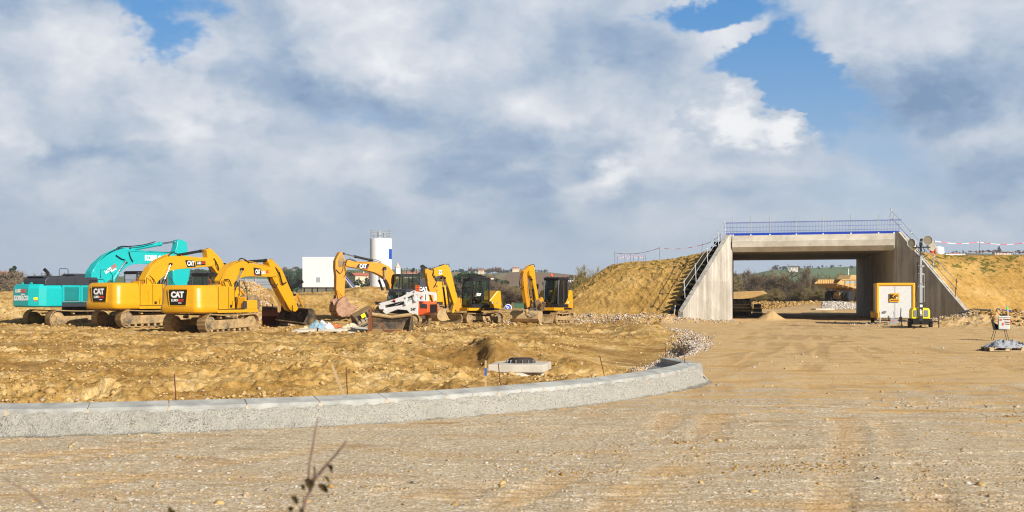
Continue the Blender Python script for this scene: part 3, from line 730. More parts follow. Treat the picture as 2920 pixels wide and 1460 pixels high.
def scatter(n, ymin, ymax, pxmin=-60, pxmax=2980, test=None, pw=1.0):
    u = rs.uniform(pxmin, pxmax, n); t = rs.uniform(0, 1, n)
    y = 1/(1/ymin+(1/ymax-1/ymin)*t**pw)            # even over the picture's height: denser near by
    x = (u-CX)/FX*y
    if test is not None:
        k = test(x, y); x, y = x[k], y[k]
    return x, y
def on_soil(x, y): return (road_edge(y)-x > .7) & (y > 17.2)
def clump(x, y, th): return fbm(x, y, 2.6, 4, 101) + rs.uniform(-.12, .12, len(x)) > th
x, y = scatter(60000, 17.4, 95, test=lambda x, y: on_soil(x, y) & clump(x, y, .12) & (gauss(x, y, 4.6, 42, 3.0, 11, -12) < .35))
s = rs.lognormal(-3.7, .5, len(x))*np.interp(y, [17, 30, 60, 95], [.75, .95, 1.25, 1.7]); stones('soil_clods', x, y, np.clip(s, .012, .22), .72, ['clod_pale', 'clod_pale', 'clod_mid', 'clod_mid', 'clod_dark'], 1, .4)
x, y = scatter(5000, 17.4, 80, test=lambda x, y: on_soil(x, y))
s = rs.lognormal(-3.9, .5, len(x)); stones('scattered_stones', x, y, np.clip(s, .008, .07), .7, ['clod_pale', 'clod_pale', 'stone_pink', 'clod_pale'], 2)
x, y = scatter(15000, 9.9, 80, test=lambda x, y: (road_edge(y)-x < -.35) & clump(x, y, .03))
s = rs.lognormal(-4.75, .5, len(x))*np.interp(y, [10, 30, 60], [.9, 1.6, 2.4]); stones('road_gravel', x, y, np.clip(s, .004, .05), .6, ['stone_white', 'stone_grey', 'stone_pink', 'clod_pale', 'road_stone', 'road_stone', 'road_stone'], 3, .4)
# a few bigger lumps lying on the road
x, y = scatter(260, 11, 60, test=lambda x, y: (road_edge(y)-x < -.6))
stones('road_clods', x, y, np.clip(rs.lognormal(-4.1, .5, len(x)), .01, .05), .6, ['clod_pale', 'clod_mid', 'road_stone'], 4, .45)
cx_ = []; cy_ = []
for (px, py, n_, s_) in ((2250, 1330, 260, .34), (2330, 1342, 200, .5), (1960, 1262, 120, .2), (1100, 1392, 70, .15), (545, 1308, 60, .12), (1640, 1345, 90, .3), (2450, 1300, 110, .4), (2870, 1190, 80, .12), (2060, 1150, 60, .3), (2560, 1090, 120, .6)):
    Y0 = H*FX/(py-HY); cx_.append(rs.normal((px-CX)/FX*Y0, s_, n_)); cy_.append(rs.normal(Y0, s_*.35, n_))
x = np.concatenate(cx_); y = np.concatenate(cy_); stones('mud_crumbs', x, y, np.clip(rs.lognormal(-4.6, .5, len(x)), .005, .03), .6, ['clod_mid', 'road_stone', 'road_stone', 'clod_dark'], 15, .45)
# crushed stone beside the kerb's nose and along the rim of the dig
t = rs.uniform(0, 1, 6500); y = 22.8+t*24; x = road_edge(y)+rs.normal(-.05, .26, len(t))-.35*np.interp(y, [22, 30, 40, 47], [2.0, 1.5, -.6, -1.2]) 
k = (y > 24) | (x < road_edge(y)-.55); x, y = x[k], y[k]
stones('crushed_stone', x, y, np.clip(rs.lognormal(-3.9, .3, len(x)), .012, .045), .75, ['stone_white', 'stone_white', 'stone_grey', 'stone_pink'], 6, .1)
y = rs.uniform(40, 66, 4600); x = road_edge(y)+rs.normal(-.15, .36, len(y))
stones('rim_stones', x, y, np.clip(rs.lognormal(-3.5, .35, len(x)), .015, .08), .75, ['stone_white', 'stone_grey', 'stone_dark', 'stone_pink', 'clod_pale'], 7, .1)
# pale rubble spread in front of the trailers, and at the left bank's foot
x = rs.normal(27.2, 2.4, 5500); y = rs.normal(74.5, 3.0, 5500); k = (y < 84) & (x > 21.0) & (x < 34)
stones('pale_rubble', x[k], y[k], np.clip(rs.lognormal(-3.3, .4, k.sum()), .02, .10), .65, ['stone_white', 'stone_pink', 'stone_grey', 'clod_pale'], 8, .15)
x = rs.uniform(-1, 15, 9000); y = 80.5+rs.normal(0, 1.6, 9000)+(x-6)*.1
stones('heap_stones', x, y, np.clip(rs.lognormal(-3.3, .4, len(x)), .02, .11), .65, ['stone_white', 'stone_grey', 'clod_pale', 'stone_pink'], 9, .15)
# broken rock on the spoil bank and the rubble bank beyond the underpass
px_ = rs.uniform(675, 870, 5200); y = rs.uniform(74, 87, 5200); x = (px_-CX)/FX*y
stones('broken_rock', x, y, np.clip(rs.lognormal(-2.95, .5, len(x)), .03, .22), .75, ['clod_pale', 'stone_pink', 'clod_mid', 'clod_pale'], 10, .2)
px_ = rs.uniform(2128, 2480, 6000); y = rs.uniform(149, 175, 6000); x = (px_-CX)/FX*y
stones('rubble_bank', x, y, np.clip(rs.lognormal(-2.3, .4, len(x)), .04, .26), .8, ['clod_pale', 'clod_mid', 'clod_dark', 'clod_mid'], 11, .2)
x, y = scatter(9000, 60, 160, -60, 1600, test=lambda x, y: on_soil(x, y) & clump(x, y, -.05)); stones('bank_clods', x, y, np.clip(rs.lognormal(-3.05, .5, len(x)), .02, .16), .7, ['clod_pale', 'clod_mid', 'clod_pale', 'clod_dark'], 12)
px_ = rs.uniform(2345, 2445, 9000); y = rs.uniform(127, 150, 9000); x = (px_-CX)/FX*y; k = gauss(x, y, 37.2, 139, 5.0, 7, 10) > .25
stones('pale_gravel_heap', x[k], y[k], np.clip(rs.lognormal(-2.6, .35, k.sum()), .03, .18), .7, ['stone_white', 'stone_grey', 'stone_white'], 14, .2)
x = rs.normal(32, 4.5, 5000); y = rs.normal(71.5, 3.5, 5000); k = x > 27.5
stones('mound_clods', x[k], y[k], np.clip(rs.lognormal(-2.8, .5, k.sum()), .025, .26), .7, ['clod_mid', 'clod_pale', 'clod_dark'], 13)

# ------------------------------------------------------------------ machines: materials
YEL = S(202, 148, 16)
paint('yellow_paint', YEL, .36, 0, .34, S(186, 148, 90), 1.1, coat=.2, var=.05)
paint('worn_yellow', S(192, 134, 20), .5, 0, .55, S(150, 116, 70), 2.2, var=.1)
paint('teal_paint', S(18, 166, 168), .34, 0, .12, S(150, 150, 120), 1.2, coat=.3, var=.04)
paint('white_paint', S(214, 214, 212), .4, 0, .25, S(160, 140, 110), 1.6, coat=.2, var=.04)
paint('orange_paint', S(214, 88, 40), .45, 0, .2, S(150, 110, 80), 2)
paint('charcoal_paint', S(52, 54, 62), .42, 0, .25, S(130, 118, 100), 1.6)
paint('black_metal', S(26, 26, 29), .45, .1, .25, S(110, 96, 76), 2)
paint('rubber_hose', S(20, 20, 22), .5, 0, .15, S(90, 80, 66), 4)
paint('chrome', S(225, 225, 232), .12, 1.0, .05)
paint('track_steel', S(116, 102, 84), .75, .1, .9, S(178, 150, 106), 2.4, up=.7)
paint('frame_steel', S(76, 70, 62), .75, .05, .85, S(172, 144, 100), 1.5, up=.6)
paint('bucket_steel', S(96, 84, 72), .65, .2, .75, S(164, 138, 98), 1.8)
paint('dark_bucket', S(50, 48, 47), .6, .2, .68, S(140, 114, 78), 1.8)
paint('rust_steel', S(128, 72, 36), .75, .2, .6, S(90, 74, 58), 1.5)
paint('rock_bucket', S(164, 128, 104), .7, .05, .7, S(112, 84, 62), 3.0)
for nm, c in (('decal_black', (24, 24, 26)), ('decal_white', (235, 235, 235)), ('decal_red', (220, 60, 30)), ('decal_yellow', (230, 180, 30)), ('bright_yellow', (240, 220, 20)), ('seat_cloth', (40, 40, 44)), ('lamp_orange', (230, 90, 20)), ('blue_paint', (30, 60, 150)), ('decal_grey', (120, 124, 128))): flat(nm, S(*c), .5)
m, b, o = start('cab_glass')
E.T.nodes.remove(b)
tr = node('ShaderNodeBsdfTransparent', ins={'Color': (.58, .70, .66)}); gl = node('ShaderNodeBsdfGlossy', ins={'Roughness': .03, 'Color': (.9, .95, 1)}); fr = node('ShaderNodeFresnel', ins={'IOR': 1.5})
mx = node('ShaderNodeMixShader'); E.T.links.new(fr.outputs[0], mx.inputs[0]); E.T.links.new(tr.outputs[0], mx.inputs[1]); E.T.links.new(gl.outputs[0], mx.inputs[2]); E.T.links.new(mx.outputs[0], o.inputs[0])

C1 = lambda x, y: (x/4.294, 660+y/4.294)
C2 = lambda x, y: (440+x/4.294, 660+y/4.294)
C3 = lambda x, y: (840+x/4.025, 640+y/4.025)
C4 = lambda x, y: (1180+x/5.152, 720+y/5.152)
class Rig:
    """a machine standing at (X, Y, z0) and heading at angle a; q() measures the photograph in one of its own upright planes"""
    def __init__(s, name, px, Y, z0, deg, label, cat, group=None):
        s.O = Vector(((px-CX)/FX*Y, Y, z0)); s.a = R(deg); s.d = Vector((math.cos(s.a), math.sin(s.a), 0)); s.n = Vector((-math.sin(s.a), math.cos(s.a), 0))
        s.side = 1 if 90 < deg < 300 else -1; s.root = empty(name, s.O, s.a, label, cat, group)
    def q(s, px, py, yl=0):
        D_ = Vector(((px-CX)/FX, 1, (HY-py)/FX)); t = (s.n.dot(s.O)+yl)/s.n.dot(D_); p = D_*t
        return ((p-s.O).dot(s.d), H+p.z-s.O.z)
    def tr(s, f, pts, yl=0): return [s.q(*f(*p), yl) for p in pts]
def track(rig, yc, L, h, w, ang, nshoe=None, mat='track_steel', x0=0.0):
    """one crawler track: belt of ribbed shoes, frame, sprocket, idler, rollers"""
    r = h/2; Mx = Matrix.Rotation(ang, 4, 'Z'); st = L-h; per = 2*st+2*math.pi*r; n = int(per/.19)
    mb = MB(); mb.M = Mx @ Matrix.Translation((x0, yc, 0))
    for k in range(n):
        s = k*per/n
        if s < st: x, z, t = -st/2+s, 0.02, 0
        elif s < st+math.pi*r: a = (s-st)/r; x, z, t = st/2+r*math.sin(a), r-r*math.cos(a)+.0, a
        elif s < 2*st+math.pi*r: u = s-st-math.pi*r; x, z, t = st/2-u, h-.05*math.sin(math.pi*u/st)-.02, math.pi
        else: a = (s-2*st-math.pi*r)/r; x, z, t = -st/2-r*math.sin(a), r+r*math.cos(a), math.pi+a
        rot = (0, -t, 0); mb.box((x, 0, z), (.182, w, .028), rot)
        for g in (-.07, 0, .07):
            dx_, dz_ = g*math.cos(t)+.028*math.sin(t), g*math.sin(t)-.028*math.cos(t)
            mb.box((x+dx_, 0, z+dz_), (.018, w*.98, .035), rot)
    tr = mb.build('track', mat, rig.root, 0)
    F = MB(); F.M = mb.M
    F.prism([(-L/2+r*1.0, .28), (-L/2+r*1.1, h*.66), (L/2-r*1.5, h*.72), (L/2-r*1.0, h*.55), (L/2-r*1.1, .24), (-L/2+r*1.2, .15)], -w*.38, w*.38)
    for k in range(4): F.box((-L*.22+k*L*.15, 0, h*.52), (.26, w*.74, .05))
    F.build('track_frame', 'frame_steel', tr, 0, .02)
    for nm, xx in (('sprocket', L/2-r), ('idler', -L/2+r)):
        G = MB(); G.M = mb.M; G.lathe([(0, -w*.36), (r*.35, -w*.38), (r*.5, -w*.30), (r*.80, -w*.24), (r*.80, w*.24), (r*.5, w*.30), (r*.35, w*.38), (0, w*.36)], 24, (xx, 0, r), 'y'); G.build(nm, 'frame_steel', tr, 30)
    nr = max(5, int(L/.5))
    for k in range(nr): G = MB(); G.M = mb.M; G.lathe([(0, -w*.32), (.085, -w*.32), (.085, w*.32), (0, w*.32)], 12, (-st/2+.1+(st-.2)*k/(nr-1), 0, .12), 'y'); G.build('roller', 'frame_steel', tr, 30)
    for k in (-.18, .22): G = MB(); G.M = mb.M; G.lathe([(0, -w*.2), (.08, -w*.2), (.08, w*.2), (0, w*.2)], 10, (L*k, 0, h-.16), 'y'); G.build('carrier_roller', 'frame_steel', tr, 30)
    return tr
def under(rig, L, gauge, h, w, ang, zdeck, rturn=.65, x0=0.0):
    for y in (gauge/2, -gauge/2): track(rig, y, L, h, w, ang, x0=x0)
    mb = MB(); mb.M = Matrix.Rotation(ang, 4, 'Z')
    mb.box((0, 0, h*.62), (1.5, gauge-w*.6, .34), taper=.85)
    for sx in (-1, 1): mb.box((sx*.55, 0, h*.5), (.35, gauge-w*.4, .3))
    mb.build('carbody', 'frame_steel', rig.root, 0, .03)
    mb = MB(); mb.lathe([(0, h*.7), (rturn, h*.7), (rturn, zdeck-.02), (0, zdeck-.02)], 32); mb.build('turntable', 'black_metal', rig.root)
def cyl_part(rig, f, a, b_, c, rr, ys, mats=('black_metal', 'chrome'), parent=None, rod=.55):
    """hydraulic cylinder: barrel a-b, rod b-c (photo points in the boom plane)"""
    P_ = rig.tr(f, [a, b_, c], rig.side*max(abs(y) for y in ys)); out = []
    for y in ys:
        mb = MB(); V = [Vector((p[0], y, p[1])) for p in P_]
        mb.tube([V[0], V[1]], rr, 14); d = (V[1]-V[0]).normalized(); mb.tube([V[1]-d*rr*1.2, V[1]+d*rr*.3], rr*1.18, 14); mb.tube([V[0], V[0]+d*rr], rr*1.1, 14)
        mb.mat = 1; mb.tube([V[1], V[2]], rr*rod, 12); mb.mat = 0; mb.cyl(V[2]-Vector((0, rr*.9, 0)), V[2]+Vector((0, rr*.9, 0)), rr*.95, 12); mb.cyl(V[0]-Vector((0, rr, 0)), V[0]+Vector((0, rr, 0)), rr, 12)
        o = mb.build('hydraulic_cylinder', list(mats), parent or rig.root, 40); out.append(o)
    return out
def beam(rig, name, f, pts, w, mats, parent=None, plates=()):
    """a welded box beam traced in the boom plane: body plus slightly proud flanges"""
    P_ = rig.tr(f, pts, rig.side*w/2) if f else pts
    mb = MB(); mb.prism(P_, -w/2, w/2)
    for pl in plates: mb.prism(rig.tr(f, pl) if f else pl, -w/2-.05, w/2+.05)
    return mb, P_
def pin(mb, p, w, r, mi=0): mb.cyl((p[0], -w/2, p[1]), (p[0], w/2, p[1]), r, 14, mi)
def hoses(rig, f, lines, y, r, mat, parent, name='hydraulic_hose'):
    for ln, yy in lines:
        mb = MB(); P_ = rig.tr(f, ln, y+yy); V = [Vector((p[0], y+yy, p[1])) for p in P_]; out = []
        for i in range(len(V)-1):
            p0, p1, p2, p3 = V[max(i-1, 0)], V[i], V[i+1], V[min(i+2, len(V)-1)]
            for k in range(5):
                t = k/5; out.append(.5*((2*p1)+(p2-p0)*t+(2*p0-5*p1+4*p2-p3)*t*t+(3*p1-p0-3*p2+p3)*t**3))
        out.append(V[-1]); mb.tube(out, r, 6); mb.build(name, mat, parent, 60)
def bucket_geo(w, s=1.0, teeth=True, flat_lip=False):
    """excavator bucket, hinge at the origin, opening towards -x, width along y"""
    prof = [(-.52, -.02), (-.28, .10), (.05, .10), (.38, -.02), (.60, -.28), (.66, -.58), (.52, -.86), (.22, -1.04), (-.20, -1.10), (-.62, -1.08)]
    prof = [(x*s, z*s) for x, z in prof]; t = .035*s
    def off(k):
        a = Vector(prof[max(k-1, 0)]); c = Vector(prof[min(k+1, len(prof)-1)]); d = (c-a).normalized(); n = Vector((d.y, -d.x)); p = Vector(prof[k])+n*-t*(-1); return (p.x, p.y)
    inner = [off(k) for k in range(len(prof))]
    inner = [(p[0]-(t if 0 else 0), p[1]) for p in inner]
    # shell
    mb = MB(); mb.loft([[(p[0], y, p[1]) for p in prof+inner[::-1]] for y in (-w/2, w/2)])
    side = prof+[(-.50*s, -.80*s), (-.40*s, -.40*s)]
    for y0 in (-w/2-.03, w/2): mb.prism(side, y0, y0+.03)
    for y0 in (-w/2-.045, w/2+.02): mb.prism([(-.70*s, -1.12*s), (-.60*s, -.98*s), (-.50*s, -.6*s), (-.36*s, -.3*s), (-.30*s, -.42*s), (-.42*s, -.80*s), (-.50*s, -1.12*s)], y0, y0+.028)
    mb.box((-.62*s, 0, -1.09*s), (.22*s, w+.06, .05*s))
    if not flat_lip:
        for k in range(4):
            y = -w*.36+w*.24*k; mb.prism([(p[0]*1.025, p[1]*1.02-.004) for p in prof[3:8]]+[(p[0]*.99, p[1]) for p in prof[3:8]][::-1], y-.05, y+.05)
    for y in (-.17*s, .17*s): mb.prism([(-.30*s, .08*s), (-.22*s, .34*s), (-.08*s, .36*s), (.02*s, .24*s), (.22*s, .30*s), (.34*s, .22*s), (.42*s, -.06*s), (.05*s, .09*s)], y-.025, y+.025)
    T = MB()
    if teeth:
        n = 5
        for k in range(n):
            y = -w/2+w*(k+.0)/(n-1); T.loft([[(-.70*s, y-.05, -1.06*s), (-.70*s, y+.05, -1.06*s), (-.70*s, y+.05, -1.13*s), (-.70*s, y-.05, -1.13*s)], [(-.92*s, y-.03, -1.10*s), (-.92*s, y+.03, -1.10*s), (-.92*s, y+.03, -1.125*s), (-.92*s, y-.03, -1.125*s)]])
    return mb, T
def bucket(parent, M, w, s, mat, teeth=True, name='bucket', flat_lip=False):
    mb, T = bucket_geo(w, s, teeth, flat_lip); B_ = MB(); B_.M = M; B_.merge(mb); o = B_.build(name, mat, parent, 30)
    if teeth: Q = MB(); Q.M = M; Q.merge(T); Q.build('bucket_teeth', 'track_steel', o, 0)
    return o
def roundplan(x0, x1, w, rad, n=6, p=.0):
    """plan outline: flat front at x1, rounded rear corners at x0, bowed rear"""
    pts = [(x1, -w), (x1, w)]
    for sgn in (1, -1):
        cc = [(x0+rad+rad*math.cos(a), sgn*(w-rad+rad*math.sin(a))) for a in (math.pi*.5+math.pi*.5*k/n for k in range(n+1))]
        cc = [(x-p*(1-(y/w)**2), y) for x, y in cc]
        pts += cc if sgn > 0 else cc[::-1]
    return pts
def shrink(pts, k, cx=None):
    cx = sum(p[0] for p in pts)/len(pts) if cx is None else cx
    mx_ = max(p[0] for p in pts); w = max(abs(p[1]) for p in pts)
    return [((p[0]+k if p[0] < mx_-.01 else p[0]), p[1]*(1-k/w)) for p in pts]
def bodyloft(mb, pts, levels):
    mb.loft([[(p[0], p[1], z) for p in shrink(pts, k)] for z, k in levels])
def cab(rig, x0, x1, y0, y1, z0, z1, mat, slope=.12, cage=False, door_y=1, parent=None, split=.5, waist=.42, lean=0.0, glassdoor=True):
    """operator's cab: posts, roof, lower panels, glass panes and a seat"""
    c_ = empty_part = None
    mb = MB(); t = .085
    zb = z0+.10; zw = z0+(z1-z0)*waist if not glassdoor else z0+.18
    xm = x0+(x1-x0)*split
    top = z1-.09
    F = lambda x, z: x - (slope*((z-z0)/(z1-z0))**2 if x == x1 else 0) + (lean*((z-z0)/(z1-z0)) if x == x0 else 0)
    for y in (y0+t/2, y1-t/2):
        for x in (x0, xm, x1):
            pts_ = [(F(x, z0+(z1-z0)*k/6), y, z0+(z1-z0)*k/6) for k in range(7)]; mb.tube([(p[0]+(-t/2 if x == x1 else t/2 if x == x0 else 0), p[1], min(p[2], top)) for p in pts_], t*.62, 4)
        for a, c in ((x0, x1),): mb.box(((a+F(c, z0))/2, y, zb), (c-a, t, .2)); mb.box(((a+F(x0, z1)+F(x1, z1))/2 if 0 else (F(x0, z1)+F(x1, z1))/2, y, top), (F(x1, z1)-F(x0, z1), t, .1))
    for x in (x0+t/2, x1-t/2): mb.box((x, (y0+y1)/2, zb), (t, y1-y0, .2)); mb.box((F(x0, z1)+t/2 if x < (x0+x1)/2 else F(x1, z1)-t/2, (y0+y1)/2, top), (t, y1-y0, .1))
    mb.box(((x0+x1)/2, (y0+y1)/2, z0+.03), (x1-x0, y1-y0, .05))
    o = mb.build('cab', mat, rig.root, 30, .008)
    rf = MB(); pl = [(F(x0, z1)-.03, y0-.02), (F(x1, z1)+.05, y0-.02), (F(x1, z1)+.09, (y0+y1)/2), (F(x1, z1)+.05, y1+.02), (F(x0, z1)-.03, y1+.02)]
    rf.loft([[(p[0], p[1], top+.04) for p in pl], [(p[0], p[1], top+.08) for p in pl], [((p[0]-(x0+x1)/2)*.9+(x0+x1)/2, (p[1]-(y0+y1)/2)*.88+(y0+y1)/2, z1+.05) for p in pl]]); rf.build('roof', mat, o, 30, .01)
    def pane(name, vs): g = MB(); g.add(vs+[Vector(v)+Vector((.0, .0, 0)) for v in vs], [(0, 1, 2, 3)]); g.v = g.v[:4]; return g.build(name, 'cab_glass', o, 0)
    for y in (y0+.02, y1-.02):
        if glassdoor: pane('window', [(x0+t, y, z0+.42 if y == y0+.02 else z0+.42), (xm-t/2, y, z0+.2), (xm-t/2, y, top-.05), (F(x0, z1)+t, y, top-.05)]); pane('window', [(xm+t/2, y, z0+.2), (x1-t, y, z0+.2), (F(x1, z1)-t, y, top-.05), (xm+t/2, y, top-.05)])
        else:
            g = MB(); g.box(((x0+x1)/2, y, (z0+zw)/2), (x1-x0-.02, .04, zw-z0)); g.build('lower_panel', mat, o, 0)
            pane('window', [(x0+t, y, zw), (xm-t/2, y, zw), (xm-t/2, y, top-.05), (F(x0, z1)+t, y, top-.05)]); pane('window', [(xm+t/2, y, zw), (x1-t, y, zw), (F(x1, z1)-t, y, top-.05), (xm+t/2, y, top-.05)])
    pane('windscreen', [(x1-.02, y0+t, z0+.25), (x1-.02, y1-t, z0+.25), (F(x1, z1)-.02, y1-t, top-.05), (F(x1, z1)-.02, y0+t, top-.05)])
    pane('rear_window', [(x0+.02, y0+t, z0+.7), (x0+.02, y1-t, z0+.7), (F(x0, z1)+.02, y1-t, top-.05), (F(x0, z1)+.02, y0+t, top-.05)])
    yc = (y0+y1)/2; s = MB(); s.box((x0+.52, yc, z0+.50), (.5, .5, .14)); s.box((x0+.30, yc, z0+.85), (.12, .48, .62), (0, -.12, 0)); s.box((x0+.26, yc, z0+1.27), (.09, .26, .18)); s.box((x0+.52, yc, z0+.28), (.35, .35, .36)); s.build('seat', 'seat_cloth', o, 0, .03)
    s = MB()
    for sy in (-.33, .33): s.box((x0+.62, yc+sy, z0+.55), (.5, .14, .25)); s.cyl((x0+.8, yc+sy, z0+.6), (x0+.86, yc+sy, z0+.88), .02, 6)
    s.build('control_console', 'black_metal', o, 0)
    if cage:
        s = MB()
        for k in range(9): y = y0+.05+(y1-y0-.1)*k/8; s.tube([(x1+.05, y, z0+.12), (x1+.05-slope*.3, y, (z0+z1)/2), (F(x1, z1)+.06, y, z1-.02)], .013, 5)
        for z in (z0+.15, (z0+z1)/2-.1, (z0+z1)/2+.35, z1-.08): s.box((F(x1, z)+.03 if z > z1-.1 else x1+.05-slope*((z-z0)/(z1-z0))**2*.9, yc, z), (.04, y1-y0, .03))
        s.build('guard_grille', mat, o, 0)
    return o
def decal(rig, name, poly, y, mat, parent, texts=(), side=-1, f=None):
    """a printed plate lying on the beam's side, with its lettering"""
    P_ = poly; mb = MB(); t0, t1 = (y, y+.006*side) if side > 0 else (y+.006*side, y)
    mb.prism(P_, min(t0, t1), max(t0, t1)); ms = [mat, 'decal_white', 'decal_red', 'decal_yellow']
    for (txt, c, sz, mi, kw) in texts:
        kw = dict(kw); ang = kw.pop('ang', 0); ex = Vector((math.cos(ang), 0, math.sin(ang))) if side < 0 else Vector((-math.cos(ang), 0, math.sin(ang)))
        ez = Vector((-math.sin(ang), 0, math.cos(ang))) if side < 0 else Vector((math.sin(ang), 0, math.cos(ang)))
        put_text(mb, txt, (c[0], y+.006*side, c[1]), ex, ez, sz, mi, .006, **kw)
    return mb.build(name, ms, parent, 0)
BOLD = dict(bold=.012)
def ctr(P_): return (sum(p[0] for p in P_)/len(P_), sum(p[1] for p in P_)/len(P_))
def rear_sign(rig, xr, zc, wd, ht, parent, yoff=0.0, rows=()):
    mb = MB(); hw, hh = wd/2, ht/2
    pl = [(-hw, hh), (hw, hh), (hw*.84, -hh), (-hw*.84, -hh)]
    mb.prism([(yoff+p[0], zc+p[1]) for p in pl], xr-.03, xr+.1, 'x', 0)
    for txt, dy, dz, sz, mi, kw in rows: put_text(mb, txt, (xr-.03, yoff+dy, zc+dz), (0, -1, 0), (0, 0, 1), sz, mi, .008, **kw)
    return mb.build('logo_plate', ['decal_black', 'decal_white', 'decal_red'], parent, 0, 0)

# ------------------------------------------------------------------ two large yellow excavators seen from behind
def big_yellow(rig, k, xr, w, zb, zt, f, boom, stick, scyl, lift, bcyl, T_L, gauge, tang, sidepts, stick_w=.42, boom_w=.56, bigtext=True, logos=None, cabz=3.0, bk=None):
    root = rig.root
    under(rig, T_L, gauge, .95, .6, tang, zb+.02)
    pl = roundplan(xr, -1.25*k, w, .42, 8, .10)
    mb = MB(); zz = zt-zb
    bodyloft(mb, pl, [(zb, .16), (zb+.05, .05), (zb+.10, .02), (zb+zz*.26, .0), (zb+zz*.31, .035), (zb+zz*.36, .05), (zb+zz*.86, .08), (zb+zz*.95, .14), (zb+zz, .24)])
    cw = mb.build('counterweight', 'yellow_paint', root, 50, .02)
    # recessed frame round the sign
    fr_ = MB(); zc = zb+zz*.56; x_s = xr-.10+.05
    for (a, c) in (((-.62, .42), (.62, .42)), ((.62, .42), (.52, -.42)), ((.52, -.42), (-.52, -.42)), ((-.52, -.42), (-.62, .42))): fr_.tube([(x_s+.015, a[0]*k, zc+a[1]*k), (x_s+.015, c[0]*k, zc+c[1]*k)], .035, 6)
    fr_.build('sign_frame', 'yellow_paint', cw, 60)
    rear_sign(rig, x_s, zc, 1.10*k, .74*k, cw, 0, [('CAT', 0, .14*k, .40*k, 1, dict(bold=.022)), ('LUSO', .17*k, -.14*k, .17*k, 1, dict(bold=.006)), ('LOC', -.23*k, -.14*k, .17*k, 2, dict(bold=.006)), ('oemoe', -.16*k, -.27*k, .075*k, 1, dict(bold=.004))])
    # house: deck, right-hand panels, hood
    mb = MB(); mb.box((.45*k, 0, zb+.13), (3.5*k, 2*w-.1, .2)); mb.build('platform', 'black_metal', root, 0, .02)
    sp = MB(); sp.prism([(-1.27*k, zb+.2), (-1.27*k, zt-.02)]+sidepts+[(.35*k, zb+.2)], -w+.02, -w+.75); s_o = sp.build('side_panel', 'yellow_paint', root, 20, .04)
    g = MB(); g.box((-.15*k, -w+.012, zb+.36), (.16, .02, .16)); g.box((.42*k, -w+.012, zb+zz*.45), (.035, .02, zz*.5), (0, .2, 0)); g.build('vent_panel', 'black_metal', s_o, 0)
    g = MB(); g.box((-1.22*k, -w+.016, zb+zz*.55), (.018, .02, zz*.82)); g.build('panel_seam', 'black_metal', s_o, 0); g = MB(); g.box((-.35*k, -w+.016, zb+zz*.55), (.014, .02, zz*.78)); g.build('panel_seam', 'black_metal', s_o, 0)
    sp = MB(); sp.box((-.1*k, .15, zb+zz*.5), (2.3*k, 1.3*w, zz*.93)); sp.build('engine_hood', 'yellow_paint', root, 0, .05)
    sp = MB(); sp.box((.50*k, -w+.28, zb+.09), (3.55*k, .62, .16)); sp.build('sill', 'yellow_paint', root, 0, .03)
    sp = MB(); sp.box((1.72*k, -w+.38, zb+.42), (1.05*k, .72, .5)); sp.box((1.15*k, -w+.3, zb+.5), (.08, .6, .7)); tb = sp.build('tool_box', 'yellow_paint', root, 0, .05)
    sp = MB(); sp.box((1.12*k, -w+.04, zb+.42), (.28*k, .08, .42)); sp.build('step_guard', 'charcoal_paint', tb, 0, .02)
    sp = MB(); sp.tube([(.7*k, -w+.1, zt-.55), (.7*k, -w+.1, zt+.28), (1.0*k, -w+.1, zt+.28), (1.35*k, -w+.1, zt-.2), (1.45*k, -w+.1, zb+.5)], .022, 6); sp.tube([(-1.9*k, -.7*w, zt-.05), (-1.9*k, -.7*w, zt+.16), (-.6*k, -.7*w, zt+.16), (-.6*k, -.7*w, zt)], .018, 6); sp.build('handrail', 'black_metal', root, 60)
    sp = MB(); sp.tube([(-.35*k, -.15, zt-.1), (-.35*k, -.15, zt+.22), (-.45*k, -.15, zt+.32)], .06, 10); sp.build('exhaust_pipe', 'rust_steel', root, 60)
    cab(rig, -.05*k, 1.75*k, w-1.12, w-.02, zb+.2, cabz, 'black_metal', .22, glassdoor=False, waist=.35)
    # boom, stick, cylinders
    mb, BP = beam(rig, 'boom', f, boom, boom_w, None)
    for c_ in (BP[0], ): pass
    bo = mb.build('boom', 'yellow_paint', root, 20, .025)
    mb, SP_ = beam(rig, 'stick', f, stick, stick_w, None)
    so_ = mb.build('stick', 'yellow_paint', root, 20, .02)
    cyl_part(rig, f, *scyl, .085, [0], parent=so_); cyl_part(rig, f, *lift, .085, [-boom_w/2-.13, boom_w/2+.13]); 
    if bcyl: cyl_part(rig, f, *bcyl, .07, [0], parent=so_)
    return bo, so_
# front excavator
rc = Rig('crawler_excavator', 605, 63.6, -.06, 67, 'nearest yellow crawler excavator, its arm reaching down to a wide black bucket', 'excavator', 'yellow excavators parked in the row')
w = 1.34; side = rc.tr(lambda x, y: (x, y), [(631, 811), (641, 830), (651, 880)], -w)
boomC = [(888, 800), (862, 700), (834, 600), (890, 480), (960, 405), (1080, 358), (1200, 388), (1400, 432), (1490, 448), (1522, 490), (1500, 545), (1440, 556), (1300, 550), (1200, 547), (1110, 552), (1060, 568), (1000, 625), (950, 690), (915, 770), (880, 810)]
stickC = [(1400, 345), (1442, 340), (1560, 455), (1590, 520), (1640, 640), (1745, 880), (1765, 950), (1730, 985), (1665, 962), (1540, 740), (1452, 568), (1440, 520), (1425, 440), (1400, 380)]
bo, so_ = big_yellow(rc, 1.0, -2.78, w, 1.0, 2.46, C2, boomC, stickC, [(1120, 372), (1368, 355), (1425, 353)], [(945, 800), (1012, 622), (1076, 462)], [(1600, 560), (1690, 720), (1715, 775)], 4.1, 2.38, R(-6), side, cabz=3.08)
def C2d(rig, pts, y): return rig.tr(C2, pts, y)
